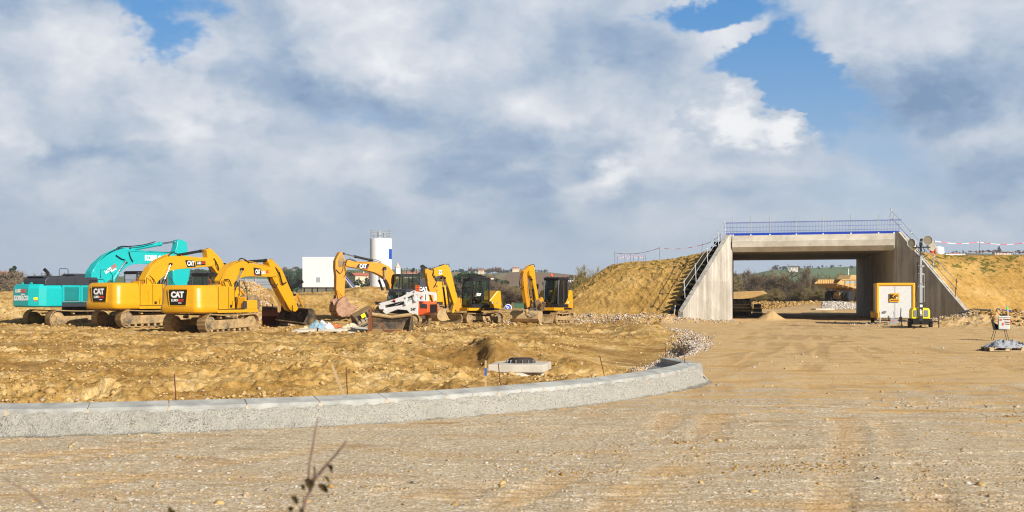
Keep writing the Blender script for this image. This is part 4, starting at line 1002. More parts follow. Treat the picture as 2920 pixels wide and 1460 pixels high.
decal(rc, 'logo_plate', C2d(rc, [(1215, 440), (1302, 455), (1312, 542), (1224, 538)], -.29), -.285, 'decal_black', bo, [('CAT', rc.q(*C2(1266, 497), -.29), .34, 1, dict(bold=.014, squash=.66)), ])
decal(rc, 'lettering', C2d(rc, [(1217, 505), (1224, 538), (1240, 538)], -.30), -.293, 'decal_red', bo, [('LUSO', rc.q(*C2(1336, 505), -.3), .23, 1, dict(bold=.007, squash=.66, ang=.06)), ('LOC', rc.q(*C2(1384, 494), -.3), .23, 2, dict(bold=.007, squash=.62, ang=.06))])
hoses(rc, C2, [([(830, 640), (850, 560), (900, 480), (960, 400), (1060, 350)], -.1), ([(800, 640), (850, 530), (920, 440), (1000, 378), (1090, 345)], -.2), ([(870, 620), (890, 520), (950, 430), (1020, 380)], .0)], -.1, .022, 'yellow_paint', bo, 'hydraulic_pipe')
hoses(rc, C2, [([(1100, 350), (1250, 385), (1400, 425), (1480, 435)], 0), ([(1120, 355), (1260, 392), (1400, 432)], -.12)], -.15, .02, 'yellow_paint', bo, 'hydraulic_pipe')
hoses(rc, C2, [([(1030, 358), (1060, 330), (1110, 345), (1160, 385)], 0), ([(860, 590), (920, 600), (960, 740), (970, 800)], -.1), ([(850, 620), (890, 720), (905, 800)], -.15)], -.3, .03, 'rubber_hose', bo)
hoses(rc, C2, [([(1480, 440), (1530, 500), (1560, 600), (1580, 660)], 0), ([(1490, 450), (1540, 560), (1560, 640), (1620, 620)], -.05), ([(1410, 560), (1430, 640), (1480, 690), (1510, 640)], 0), ([(1410, 560), (1415, 620), (1450, 660), (1480, 640)], .1), ([(1600, 850), (1620, 930), (1680, 990)], .1), ([(1690, 900), (1700, 990), (1750, 1030), (1790, 990)], -.1)], -.26, .028, 'rubber_hose', so_)
mb = MB(); a_, c_, e_ = rc.tr(C2, [(1715, 770), (1690, 900), (1790, 930)])
for y in (-.2, .2): mb.prism([(a_[0]-.06, a_[1]), (a_[0]+.06, a_[1]+.05), (c_[0]+.08, c_[1]), (c_[0]-.06, c_[1])], y-.025, y+.025); mb.tube([(a_[0], y, a_[1]), (e_[0], y, e_[1])], .06, 8)
mb.build('bucket_linkage', 'worn_yellow', so_, 0)
hx, hz_ = rc.q(*C2(1760, 955))
bucket(rc.root, Matrix.Translation((hx+.10, 0, hz_+.02)) @ Matrix.Rotation(R(18), 4, 'Y') @ Matrix.Rotation(R(6), 4, 'X'), 1.9, .88, 'dark_bucket', False, flat_lip=True)

# second excavator
rb = Rig('crawler_excavator', 402, 69.5, .08, 59, 'yellow crawler excavator parked between the turquoise one and the nearest one', 'excavator', 'yellow excavators parked in the row')
w = 1.4; side = rb.tr(lambda x, y: (x, y), [(398, 800), (404, 815), (424, 862)], -w)
def c12(x, y): return C1(x, y) if x < 2200 else C2(x-10000, y)
Z2 = lambda pts: [(x+10000, y) for x, y in pts]
boomB = [(1815, 780), (1765, 690), (1765, 600), (1850, 440), (1950, 350), (2075, 292)]+Z2([(200, 298), (330, 300), (540, 318), (700, 322), (742, 362), (738, 408), (700, 430), (560, 440), (440, 450), (300, 462), (200, 482), (130, 540), (50, 610)])+[(1880, 720), (1830, 800)]
stickB = Z2([(640, 218), (688, 206), (715, 225), (830, 350), (870, 440), (1000, 640), (1075, 770), (1040, 810), (985, 800), (860, 640), (740, 470), (700, 420), (655, 330)])
bo, so_ = big_yellow(rb, 1.06, -2.95, w, 1.0, 2.50, c12, boomB, stickB, [(10300, 288), (10570, 240), (10650, 222)], [(10030, 790), (10125, 592), (10202, 400)], [(10860, 400), (10930, 560), (10990, 680)], 4.5, 2.5, R(-9), side, cabz=3.16)
decal(rb, 'logo_plate', rb.tr(C2, [(377, 350), (490, 357), (508, 432), (405, 440)], -.29), -.285, 'decal_black', bo, [('CAT', rb.q(*C2(445, 394), -.29), .38, 1, dict(bold=.014, squash=.75))])
decal(rb, 'logo_plate', rb.tr(C2, [(510, 366), (627, 362), (627, 412), (512, 417)], -.29), -.285, 'decal_black', bo, [('LUSO', rb.q(*C2(548, 388), -.29), .21, 1, dict(bold=.006, squash=.66)), ('LOC', rb.q(*C2(602, 382), -.29), .21, 2, dict(bold=.006, squash=.62))])
hoses(rb, C1, [([(1765, 600), (1850, 430), (1950, 335), (2080, 280)], 0), ([(1780, 640), (1860, 470), (1960, 360), (2080, 300)], -.1), ([(1740, 640), (1840, 410), (1960, 315), (2090, 270)], .1)], -.15, .022, 'yellow_paint', bo, 'hydraulic_pipe')
hoses(rb, C2, [([(250, 290), (400, 305), (560, 322), (690, 320)], 0)], -.2, .02, 'yellow_paint', bo, 'hydraulic_pipe')
hoses(rb, C2, [([(170, 300), (220, 262), (290, 280), (320, 300)], 0), ([(730, 330), (780, 420), (800, 500), (880, 470)], 0), ([(740, 350), (760, 450), (820, 500)], .1), ([(670, 430), (690, 490), (730, 510)], 0)], -.3, .032, 'rubber_hose', bo)
hoses(rb, C1, [([(1790, 560), (1800, 680), (1850, 710), (1890, 660), (1860, 560)], 0), ([(1830, 540), (1900, 620), (1910, 760)], -.05)], -.5, .022, 'rubber_hose', bo)
hx, hz_ = rb.q(*C2(1045, 800))
mb = MB(); a_, e_ = rb.tr(C2, [(990, 690), (1110, 800)])
for y in (-.2, .2): mb.tube([(a_[0], y, a_[1]), (e_[0], y, e_[1])], .07, 8)
mb.build('bucket_linkage', 'worn_yellow', so_, 0)
bucket(rb.root, Matrix.Translation((hx+.25, 0, hz_-.05)) @ Matrix.Rotation(R(-30), 4, 'Y'), 1.35, 1.05, 'bucket_steel', True)

# ------------------------------------------------------------------ turquoise excavator
ra = Rig('crawler_excavator', 213, 73.0, -.10, 55, 'large turquoise crawler excavator with charcoal hood and white KOBELCO lettering', 'excavator')
under(ra, 4.9, 2.75, 1.08, .6, R(-6), 1.35, .75)
root = ra.root; w = 1.52; zb, zt = 1.28, 2.62
pl = [(-1.9, -w), (-1.9, w), (-2.95, w), (-3.30, 1.3), (-3.62, .72), (-3.62, -.72), (-3.30, -1.3), (-2.95, -w)]
mb = MB(); bodyloft(mb, pl, [(zb-.02, .10), (zb+.06, .0), (zt-.26, .0), (zt, .13)]); cw = mb.build('counterweight', 'teal_paint', root, 20, .03)
mb = MB()
def txt_on(face0, face1, zc, rows, mb):
    a = Vector((*face0, zc)); c = Vector((*face1, zc)); ex = (c-a).normalized(); mid = (a+c)/2
    for txt, s_, dz, sz, mi, kw in rows: put_text(mb, txt, mid+ex*s_+Vector((0, 0, dz)), ex, (0, 0, 1), sz, mi, .008, **kw)
txt_on((-3.62, .72), (-3.62, -.72), 1.95, [('LUSO', -.25, .27, .28, 0, dict(bold=.012, squash=.85)), ('LOC', .25, .27, .28, 1, dict(bold=.012, squash=.85)), ('oenoe', .2, .08, .13, 0, dict(bold=.005)), ('KOBELCO', .02, -.16, .38, 0, dict(bold=.018, squash=.84))], mb)
txt_on((-3.35, -w*.80), (-2.9, -w), 1.95, [], mb)
mb.build('lettering', ['decal_white', 'decal_red'], cw, 0)
mb = MB(); a = Vector((-3.62, -.72, 0)); c = Vector((-3.30, -1.3, 0)); e1 = (c-a).normalized(); nn_ = e1.cross(Vector((0, 0, 1)))
pc = a+(c-a)*.72+Vector((0, 0, 1.78)); mb.add([pc+e1*u+Vector((0, 0, v_))+nn_*.006 for u, v_ in ((-.13, -.07), (.13, -.07), (.13, .07), (-.13, .07))], [(0, 1, 2, 3)], 0); mb.add([pc+e1*u+Vector((0, 0, v_))+nn_*.006 for u, v_ in ((-.08, -.17), (.06, -.17), (.06, -.10), (-.08, -.10))], [(0, 1, 2, 3)], 1)
mb.build('warning_sticker', ['bright_yellow', 'decal_red'], cw, 0)
for yy in (.55, -.35):
    mb = MB(); mb.prism([(yy-.10, zt-.05), (yy-.10, zt+.06), (yy-.05, zt+.12), (yy+.05, zt+.12), (yy+.10, zt+.06), (yy+.10, zt-.05)], -3.2, -3.14, 'x'); mb.build('lifting_lug', 'teal_paint', cw, 0)
mb = MB(); mb.box((-.55, 0, 1.40), (4.6, 2*w-.04, .24)); mb.build('platform', 'charcoal_paint', root, 0, .02)
for x0, x1 in ((-1.88, -.62), (-.60, .62)):
    mb = MB(); mb.box(((x0+x1)/2, -w+.35, 2.05), (x1-x0-.015, .68, 1.02)); dp = mb.build('side_door', 'teal_paint', root, 0, .02)
    g = MB()
    for k in range(15): g.box(((x0+x1)/2, -w-.002, 1.70+k*.052), (x1-x0-.32, .02, .026), (.5, 0, 0))
    g.build('louvre', 'teal_paint', dp, 0); g = MB(); g.box(((x0+x1)/2, -w+.012, 2.05), (x1-x0-.28, .012, .82)); g.build('louvre_backing', 'charcoal_paint', dp, 0)
    g = MB(); g.box(((x0+x1)/2, -w, 1.60), (x1-x0-.1, .02, .035)); g.build('trim_strip', 'decal_grey', dp, 0)
mb = MB(); mb.prism([(-3.0, 2.55), (-3.0, 2.85), (-2.75, 3.05), (.55, 3.05), (.62, 2.95), (.62, 2.55)], -w+.06, .75); mb.prism([(-2.9, 3.04), (-2.8, 3.12), (-.2, 3.12), (-.15, 3.04)], -w+.45, .6); hd = mb.build('engine_hood', 'charcoal_paint', root, 0, .06)
g = MB()
for k in range(5): g.box((.25, -w+.052, 2.66+k*.055), (.55, .02, .022))
for x in (-2.2, -1.0): g.box((x, -w+.05, 2.78), (.012, .02, .42))
g.build('vent', 'black_metal', hd, 0)
mb = MB(); mb.tube([(-2.1, -.4, 3.0), (-2.1, -.4, 3.30), (-2.35, -.4, 3.52)], .10, 12); mb.build('exhaust_pipe', 'black_metal', hd, 50)
mb = MB()
for x0, x1 in ((-1.9, -1.3),): mb.tube([(x0, -w+.3, 3.05), (x0, -w+.3, 3.5), (x0+.08, -w+.3, 3.55), (x1-.08, -w+.3, 3.55), (x1, -w+.3, 3.5), (x1, -w+.3, 3.05)], .02, 6)
mb.tube([(.9, -w+.2, 3.0), (.9, -w+.2, 3.52), (1.5, -w+.2, 3.52), (1.75, -w+.2, 3.2), (1.75, -w+.2, 2.5)], .022, 6); mb.build('handrail', 'black_metal', root, 60)
mb = MB(); mb.box((1.35, -w+.45, 1.85), (1.4, .85, .8)); mb.build('tool_box', 'teal_paint', root, 0, .04)
cab(ra, .2, 2.0, w-1.15, w-.02, 1.5, 3.25, 'charcoal_paint', .2, glassdoor=False)
boomA = [(1105, 610), (1130, 490), (1190, 400), (1300, 300), (1420, 235), (1540, 200), (1640, 232), (1800, 245), (2050, 262), (2147, 275)]+Z2([(120, 272), (270, 250), (300, 300), (270, 395), (100, 390)])+[(2100, 385), (1960, 400), (1800, 395), (1640, 402), (1560, 425), (1480, 495), (1380, 560), (1290, 640), (1200, 720)]
mb, BP = beam(ra, 'boom', c12, boomA, .66, None); bo = mb.build('boom', 'teal_paint', root, 20, .03)
stickA = [(290, 104), (335, 97), (405, 138), (412, 300), (440, 480), (430, 560), (385, 700), (230, 720), (226, 480), (252, 450), (268, 300), (256, 240), (275, 190)]
mb, SP_ = beam(ra, 'stick', C2, stickA, .5, None); so_ = mb.build('stick', 'teal_paint', root, 20, .03)
cyl_part(ra, c12, (1610, 218), (1965, 152), (10300, 118), .125, [0], ('teal_paint', 'chrome'), so_, .5)
cyl_part(ra, C1, (1380, 600), (1440, 510), (1548, 355), .11, [-.46, .46], ('teal_paint', 'chrome'))
cyl_part(ra, C2, (425, 430), (400, 600), (390, 720), .09, [0], ('teal_paint', 'chrome'), so_)
mb = MB(); y = -.335
for (c, t, sz, mi, kw) in (((1893, 330), 'KOBELCO', .46, 0, dict(bold=.022, squash=.74)), ((1325, 480), 'LUSO', .30, 0, dict(bold=.012, squash=.72)), ((1392, 432), 'LOC', .30, 1, dict(bold=.012, squash=.72)), ((1390, 470), 'oenoe', .17, 0, dict(bold=.008))):
    p = ra.q(*C1(*c), y); ang = 0 if t == 'KOBELCO' else R(28); put_text(mb, t, (p[0], y, p[1]), (math.cos(ang), 0, math.sin(ang)), (-math.sin(ang), 0, math.cos(ang)), sz, mi, .006, **kw)
mb.build('lettering', ['decal_white', 'decal_red'], bo, 0)
hoses(ra, C1, [([(1110, 520), (1190, 390), (1300, 275), (1450, 200), (1600, 190)], k*.1) for k in range(4)], -.25, .03, 'teal_paint', bo, 'hydraulic_pipe')
hoses(ra, C1, [([(1640, 232), (1800, 238), (2000, 255), (2147, 262)], 0), ([(1640, 240), (1800, 250), (2050, 268)], -.12)], -.2, .028, 'teal_paint', bo, 'hydraulic_pipe')
hoses(ra, C1, [([(1390, 265), (1440, 200), (1510, 180), (1570, 185)], 0), ([(1400, 275), (1460, 205), (1530, 190)], .1), ([(1570, 185), (1750, 165), (1900, 125)], 0), ([(1420, 290), (1500, 340), (1560, 340)], -.1), ([(1580, 250), (1600, 320), (1630, 370)], -.1)], -.3, .032, 'rubber_hose', bo)
mb = MB(); p = ra.q(*C1(1548, 350), -.4); mb.lathe([(0, -.42), (.17, -.42), (.20, -.34), (.20, .34), (.17, .42), (0, .42)], 20, (p[0], 0, p[1]), 'y'); mb.build('pivot_boss', 'teal_paint', bo, 40)

# ------------------------------------------------------------------ older excavator facing left, behind the skid steer
rd = Rig('crawler_excavator', 1172, 87.0, .15, 213, 'yellow excavator facing left behind the white loader, holding a pinkish ribbed bucket', 'excavator', None)
root = rd.root; w = 1.35; under(rd, 4.3, 2.4, .95, .6, R(4), 1.05)
mb = MB(); mb.box((.1, 0, 1.12), (4.3, 2*w-.1, .22)); mb.build('platform', 'black_metal', root, 0)
pl = roundplan(-2.85, -1.9, w, .5, 6, .1); mb = MB(); bodyloft(mb, pl, [(1.0, .05), (1.08, 0), (2.3, .03), (2.45, .15)]); mb.build('counterweight', 'yellow_paint', root, 50, .02)
mb = MB(); mb.box((-1.15, 0, 1.95), (1.7, 2*w-.06, 1.5)); eh = mb.build('engine_housing', 'yellow_paint', root, 0, .05)
mb = MB()
for k in range(4): mb.box((-1.15, w-.02, 1.45+k*.30), (.62, .03, .13))
mb.build('louvre', 'charcoal_paint', eh, 0)
mb = MB(); mb.box((-.28, w-.03, 2.0), (.62, .04, 1.45)); put_text(mb, 'CAT', (-.28, w-.01, 2.15), (-1, 0, 0), (0, 0, 1), .36, 1, .006, bold=.016); mb.build('logo_plate', ['charcoal_paint', 'decal_white'], eh, 0)
mb = MB(); mb.box((-1.0, -.1, 2.78), (1.6, 1.3, .2)); mb.build('hood', 'charcoal_paint', eh, 0, .05)
mb = MB(); mb.box((1.55, w-.4, 1.38), (.5, .7, .5)); mb.build('step_box', 'charcoal_paint', root, 0, .03)
cab(rd, .0, 1.75, w-1.05, w+.02, 1.25, 3.18, 'black_metal', .12)
mb = MB(); mb.tube([(.7, w-.7, 3.2), (.7, w-.7, 3.6), (1.1, w-.7, 3.6), (1.1, w-.7, 3.2)], .02, 6); mb.tube([(.2, w-.7, 3.2), (.2, w-.7, 3.6), (-.1, w-.7, 3.6), (-.1, w-.7, 3.2)], .02, 6); mb.build('handrail', 'black_metal', root, 60)
boomD = [(1125, 750), (1165, 640), (1158, 590), (1135, 540), (1085, 482), (1000, 442), (880, 430), (700, 424), (618, 408), (590, 425), (588, 465), (605, 482), (660, 492), (800, 520), (920, 552), (1000, 592), (1058, 640), (1085, 690), (1095, 745)]
mb, BP = beam(rd, 'boom', C3, boomD, .55, None); bo = mb.build('boom', 'worn_yellow', root, 20, .025)
stickD = [(520, 320), (545, 313), (558, 345), (582, 400), (598, 440), (600, 500), (588, 600), (578, 700), (572, 860), (565, 912), (535, 915), (500, 850), (478, 740), (480, 600), (468, 500), (470, 420), (490, 370)]
mb, SP_ = beam(rd, 'stick', C3, stickD, .42, None); so_ = mb.build('stick', 'worn_yellow', root, 20, .02)
mb = MB(); mb.prism(rd.tr(C3, [(520, 350), (548, 345), (575, 410), (578, 460), (530, 490), (505, 480), (500, 420)], .22), .212, .225); mb.build('wear_plate', 'bucket_steel', so_, 0)
cyl_part(rd, C3, (885, 412), (690, 368), (560, 335), .085, [0], parent=so_); cyl_part(rd, C3, (1070, 745), (1030, 640), (1030, 505), .085, [-.42, .42])
cyl_part(rd, C3, (480, 520), (486, 690), (480, 760), .075, [0], parent=so_)
y = .285
p = rd.q(*C3(785, 482), y); decal(rd, 'logo_plate', rd.tr(C3, [(705, 492), (735, 455), (862, 450), (832, 518)], y), y-.003, 'decal_black', bo, [('CAT', p, .38, 1, dict(bold=.016, squash=.72))], side=1)
decal(rd, 'stripe', rd.tr(C3, [(846, 485), (858, 472), (838, 518), (822, 516)], y), y, 'decal_red', bo, [], side=1)
hoses(rd, C3, [([(590, 430), (560, 440), (555, 520), (520, 560), (480, 520)], 0), ([(600, 420), (580, 480), (590, 560), (570, 600)], .05), ([(1000, 435), (930, 405), (880, 415)], 0), ([(620, 400), (760, 438), (900, 420), (1000, 445)], .0), ([(590, 410), (640, 395), (700, 420)], .05)], .26, .022, 'rubber_hose', bo)
mb = MB(); p = rd.q(*C3(1030, 507), .33); q_ = rd.q(*C3(970, 505), .30)
mb.cyl((p[0], -.45, p[1]), (p[0], .45, p[1]), .13, 14); mb.build('pivot_pin', 'black_metal', bo, 40)
mb = MB(); a_, c_, e_ = rd.tr(C3, [(480, 755), (560, 850), (540, 870)])
for yy in (-.2, .2): mb.tube([(a_[0], yy, a_[1]), (c_[0], yy, c_[1])], .07, 8); mb.tube([(a_[0], yy, a_[1]), (e_[0]+.1, yy, e_[1]-.1)], .06, 8)
mb.build('bucket_linkage', 'worn_yellow', so_, 0)
hx, hz_ = rd.q(*C3(548, 895))
bucket(root, Matrix.Translation((hx+.35, -.1, hz_+.1)) @ Matrix.Rotation(R(38), 4, 'Y'), 1.15, 1.12, 'rock_bucket', True)
mb = MB(); Mx_ = Matrix.Translation((hx+.35, -.1, hz_+.1)) @ Matrix.Rotation(R(38), 4, 'Y'); mb.M = Mx_
for px_, pz_ in ((.70, -.38), (.75, -.66), (.62, -.92), (.34, -1.12)): mb.box((px_, 0, pz_), (.05, 1.16, .05))
mb.build('wear_strip', 'rust_steel', root, 0)

# ------------------------------------------------------------------ small excavators with cabs
def mini(px, Y, z0, deg, label, boom, stick, cyls, cage, beacon, digits, f=C4, bw=.26, cabx=(-.35, 1.0), ztop=2.75, w=1.05):
    rg_ = Rig('compact_excavator', px, Y, z0, deg, label, 'excavator', 'compact excavators with cabs'); root = rg_.root
    under(rg_, 2.9, 1.75, .66, .45, R(3), .82, .45)
    mb = MB(); mb.box((.0, 0, .90), (2.35, 2*w-.05, .12)); mb.build('platform', 'black_metal', root, 0)
    mb = MB(); mb.prism([(-1.32, -w+.35), (-1.18, -w+.05), (1.15, -w), (1.22, -w+.1), (1.22, w-.1), (1.15, w), (-1.18, w-.05), (-1.32, w-.35)], .80, .98, 'z'); sk = mb.build('skirt', 'yellow_paint', root, 0, .02)
    if digits: d = MB(); put_text(d, digits, (.25, w-.0, .89), (-1, 0, 0), (0, 0, 1), .17, 0, .012, bold=.008, space=1.1); d.build('lettering', 'decal_black', sk, 0)
    mb = MB(); mb.prism([(-1.35, .86), (-1.38, 1.3), (-1.30, 2.0), (-1.05, 2.03), (-.30, 1.30), (-.30, .98), (-.4, .98)], -w+.03, w-.02); eg = mb.build('engine_cover', 'yellow_paint', root, 0, .05)
    d = MB(); d.box((-.62, w-.015, 1.28), (.14, .012, .12)); d.build('sticker', 'decal_white', eg, 0); d = MB(); d.box((-.62, w-.015, 1.10), (.12, .012, .09)); d.build('sticker', 'decal_red', eg, 0)
    d = MB(); d.lathe([(0, -.01), (.05, -.01), (.05, .01), (0, .01)], 12, (-1.0, w-.01, 1.28), 'y'); d.build('sticker', 'decal_grey', eg, 0)
    mb = MB(); mb.box((.35, -w+.42, 1.25), (1.3, .75, .55)); mb.build('tank_cover', 'yellow_paint', root, 0, .06)
    cb = cab(rg_, cabx[0]-.1, cabx[1], w-1.02, w-.01, .98, ztop, 'black_metal', .16, cage, split=.42)
    if beacon:
        d = MB(); d.lathe([(0, 0), (.05, 0), (.05, .08), (0, .08)], 10, (.75, w-.5, ztop+.02)); d.build('beacon_stem', 'black_metal', cb, 40)
        d = MB(); d.lathe([(.0, 0), (.085, 0), (.085, .11), (.05, .16), (0, .17)], 14, (.75, w-.5, ztop+.10)); d.build('beacon', 'lamp_orange', cb, 50)
    else:
        d = MB()
        for k in range(7): d.box((cabx[0]+.15+k*.16, w-.5, ztop+.16+.02*k), (.05, .95, .03), (0, -.12, 0))
        for yy in (w-.95, w-.07): d.box((.4, yy, ztop+.15), (1.25, .04, .07), (0, -.12, 0)); d.cyl((0.1, yy, ztop-.02), (0.1, yy, ztop+.15), .02, 6); d.cyl((.85, yy, ztop-.02), (.85, yy, ztop+.22), .02, 6)
        d.build('roof_guard', 'black_metal', cb, 0)
        d = MB(); d.box((-.62, w-.06, ztop+.02), (.2, .1, .08)); d.build('work_light', 'decal_white', cb, 0)
        d = MB(); d.box((-.50, w-.04, ztop+.02), (.08, .1, .07)); d.build('tail_light', 'lamp_orange', cb, 0)
    d = MB(); d.prism([(.98, .80), (.98, 1.5), (1.2, 1.62), (1.55, 1.3), (1.6, .95), (1.4, .75)], -.42, -.30); d.prism([(.98, .80), (.98, 1.5), (1.2, 1.62), (1.55, 1.3), (1.6, .95), (1.4, .75)], .02, .14); d.build('swing_bracket', 'worn_yellow', root, 0, .01)
    B_, BP = beam(rg_, 'boom', f, boom, bw, None); B_.v = [(x, y-.0, z) for x, y, z in B_.v]; bo = B_.build('boom', 'yellow_paint', root, 20, .012)
    S_, SPp = beam(rg_, 'stick', f, stick, bw*.85, None); so_ = S_.build('stick', 'worn_yellow', root, 20, .01)
    for c_, rr, which in cyls: cyl_part(rg_, f, *c_, rr, [0] if which != 2 else [-.2, .2], parent=[bo, so_, root][which])
    # dozer blade in front of the tracks
    bl = MB(); bl.loft([[(1.75+a, y, z) for a, z in ((.10, .06), (0, .22), (-.02, .42), (.06, .60), (.02, .60), (-.07, .42), (-.05, .20), (.05, .05))] for y in (-1.12, 1.12)])
    bl.build('dozer_blade', 'track_steel', root, 30, .01)
    bl = MB()
    for yy in (-.5, .5): bl.box((1.3, yy, .34), (.9, .14, .16))
    bl.build('blade_arm', 'frame_steel', root, 0)
    d = MB(); d.tube([(cabx[1]+.02, w-1.05, 1.6), (cabx[1]+.25, w-1.3, 1.9), (cabx[1]+.25, w-1.3, 2.15)], .015, 6); d.box((cabx[1]+.25, w-1.3, 2.25), (.05, .2, .3)); d.build('mirror', 'black_metal', cb, 0)
    return rg_, bo, so_, cb
boomE = [(585, 890), (640, 790), (655, 700), (600, 500), (560, 330), (525, 215), (495, 182), (462, 176), (300, 238), (285, 300), (312, 352), (420, 335), (458, 360), (478, 420), (520, 545), (590, 760), (560, 880)]
stickE = [(200, 236), (172, 246), (168, 300), (195, 420), (235, 570), (288, 740), (328, 746), (356, 700), (335, 560), (328, 470), (300, 340), (300, 275), (250, 262)]
re_, bo, so_, cb = mini(1352, 74.0, .12, 218, 'compact yellow excavator with barred cab front, roof guard and number 541', boomE, stickE,
    [(((525, 800), (488, 512), (458, 375)), .06, 2), (((440, 185), (380, 200), (230, 245)), .055, 1), (((215, 400), (265, 600), (285, 740)), .05, 1)], True, False, '541')
d = MB(); p = re_.q(*C4(395, 290), .16); d.prism([(p[0]-.12, p[1]-.13), (p[0]+.12, p[1]-.13), (p[0]+.12, p[1]+.13), (p[0]-.12, p[1]+.13)], .131, .137); put_text(d, 'CAT', (p[0], .138, p[1]), (-1, 0, 0), (0, 0, 1), .15, 1, .004, bold=.006); d.build('logo_plate', ['decal_white', 'decal_black'], bo, 0)
d = MB(); put_text(d, '027', (.42, 1.05, 1.78), (-1, 0, 0), (0, 0, 1), .22, 0, .01, bold=.012); d.build('lettering', 'decal_white', cb, 0)
hoses(re_, C4, [([(300, 260), (275, 330), (330, 400), (320, 480), (290, 520)], 0), ([(290, 270), (300, 360), (335, 430), (300, 500)], .05), ([(470, 180), (510, 170), (520, 215)], 0), ([(180, 300), (200, 420), (190, 470)], 0), ([(610, 560), (680, 640), (690, 740)], 0), ([(330, 700), (310, 790), (360, 830), (400, 880)], 0)], .14, .018, 'rubber_hose', so_)
bucket(re_.root, Matrix.Translation((re_.q(*C4(300, 800))[0]+.1, .0, .86)) @ Matrix.Rotation(R(12), 4, 'Y'), 1.85, .62, 'track_steel', False, flat_lip=True)
d = MB(); x_, z_ = re_.q(*C4(320, 790)); d.box((x_, 0, z_), (.35, .3, .22), (0, .3, .2)); d.lathe([(0, -.14), (.17, -.14), (.2, 0), (.17, .14), (0, .14)], 16, (x_, 0, z_-.22)); d.box((x_+.05, 0, z_-.42), (.45, .42, .16)); d.build('tilt_coupler', 'bucket_steel', so_, 20, .01)

boomF = [(1795, 870), (1838, 700), (1815, 560), (1790, 400), (1778, 240), (1762, 190), (1735, 178), (1690, 215), (1705, 340), (1725, 352), (1745, 400), (1775, 560), (1800, 700), (1770, 860)]
stickF = [(1605, 262), (1640, 250), (1700, 200), (1720, 215), (1665, 300), (1672, 420), (1690, 560), (1712, 700), (1700, 800), (1668, 810), (1650, 700), (1630, 560), (1612, 400)]
rf_, bo, so_, cb = mini(1564, 72.5, .15, 243, 'compact yellow excavator with orange beacon on its cab beside the soil bank', boomF, stickF,
    [(((1790, 860), (1750, 540), (1730, 400)), .06, 2), (((1640, 255), (1680, 215), (1715, 190)), .05, 1), (((1640, 820), (1632, 560), (1640, 420)), .055, 1)], False, True, None, cabx=(-.55, .85))
hoses(rf_, C4, [([(1610, 275), (1565, 340), (1550, 440), (1560, 520), (1610, 560)], 0), ([(1615, 290), (1575, 370), (1560, 460), (1600, 540)], .06), ([(1610, 300), (1580, 400), (1585, 480), (1620, 520)], -.05), ([(1700, 190), (1760, 175), (1775, 215)], 0), ([(1700, 400), (1690, 560), (1720, 700), (1760, 760)], .1), ([(1740, 480), (1765, 620), (1760, 780)], .1)], .12, .018, 'rubber_hose', so_)
d = MB(); d.prism([(1.45, .9), (1.45, 2.1), (1.62, 2.1), (1.62, .9)], -.75, -.55); d.build('hose_guard', 'black_metal', rf_.root, 0, .02)
bucket(rf_.root, Matrix.Translation((2.35, -.35, .74)) @ Matrix.Rotation(R(8), 4, 'Y') @ Matrix.Rotation(R(2), 4, 'Z'), 1.8, .60, 'track_steel', False, flat_lip=True)
d = MB(); d.box((2.2, .35, 1.05), (.1, .62, .75), (.5, .35, .2)); d.box((2.0, -.2, .95), (.5, .5, .3), (.2, .2, 0)); d.box((2.35, .75, 1.1), (.06, .25, .5), (-.35, .2, 0)); d.build('grading_attachment', 'bucket_steel', rf_.root, 0, .01)
d = MB(); d.tube([(2.75, .3+.32*math.cos(a), .62+.22*math.sin(a)+.12) for a in np.linspace(0, 6.4, 22)], .014, 5); d.tube([(2.78, .25+.2*math.cos(a), .60+.20*math.sin(a)+.1) for a in np.linspace(0, 6.4, 22)], .014, 5); d.build('hose_loop', 'decal_grey', rf_.root, 60)

# ------------------------------------------------------------------ white compact track loader
rs_ = Rig('compact_track_loader', 1158, 69.5, .1, 162, 'white compact track loader with orange rear door and number 247', 'loader')
root = rs_.root; w = .86
for yy in (.72, -.72): track(rs_, yy, 2.2, .7, .36, 0, x0=-.1)
S_ = rs_.tr
mb = MB(); mb.prism(S_(C3, [(1010, 1000), (1030, 960), (1200, 930), (1290, 905), (1345, 862), (1420, 885), (1415, 1045), (1330, 1030), (1290, 985), (1180, 975), (1090, 1010), (1050, 1035)], w), .35, w); mb.prism(S_(C3, [(1010, 1000), (1030, 960), (1200, 930), (1290, 905), (1345, 862), (1420, 885), (1415, 1045), (1330, 1030), (1290, 985), (1180, 975), (1090, 1010), (1050, 1035)], w), -w, -.35)
mb.box((-.2, 0, .75), (1.7, .8, .7)); bd = mb.build('body', 'white_paint', root, 0, .02)
d = MB(); p = rs_.q(*C3(1362, 975), w); put_text(d, '247', (p[0], w, p[1]), (-1, 0, 0), (0, 0, 1), .2, 0, .008, bold=.008); d.build('lettering', 'decal_black', bd, 0)
mb = MB(); mb.prism(S_(C3, [(1418, 880), (1500, 895), (1530, 935), (1532, 1010), (1470, 1035), (1412, 1045)], w-.02), -w+.05, w-.02); rdn = mb.build('rear_door', 'orange_paint', root, 0, .05)
xr_ = min(v[0] for v in mb.v); d = MB(); d.box((xr_-.0, 0, 1.0), (.03, 1.1, .5)); d.build('rear_grille', 'black_metal', rdn, 0, .01)
p0, p1 = rs_.q(*C3(1440, 905), w), rs_.q(*C3(1520, 965), w); d = MB(); d.prism([(p0[0], p0[1]), (p1[0], p0[1]-.05), (p1[0], p1[1]), (p0[0], p1[1]+.02)], w-.02, w-.008); d.build('side_grille', 'charcoal_paint', rdn, 0)
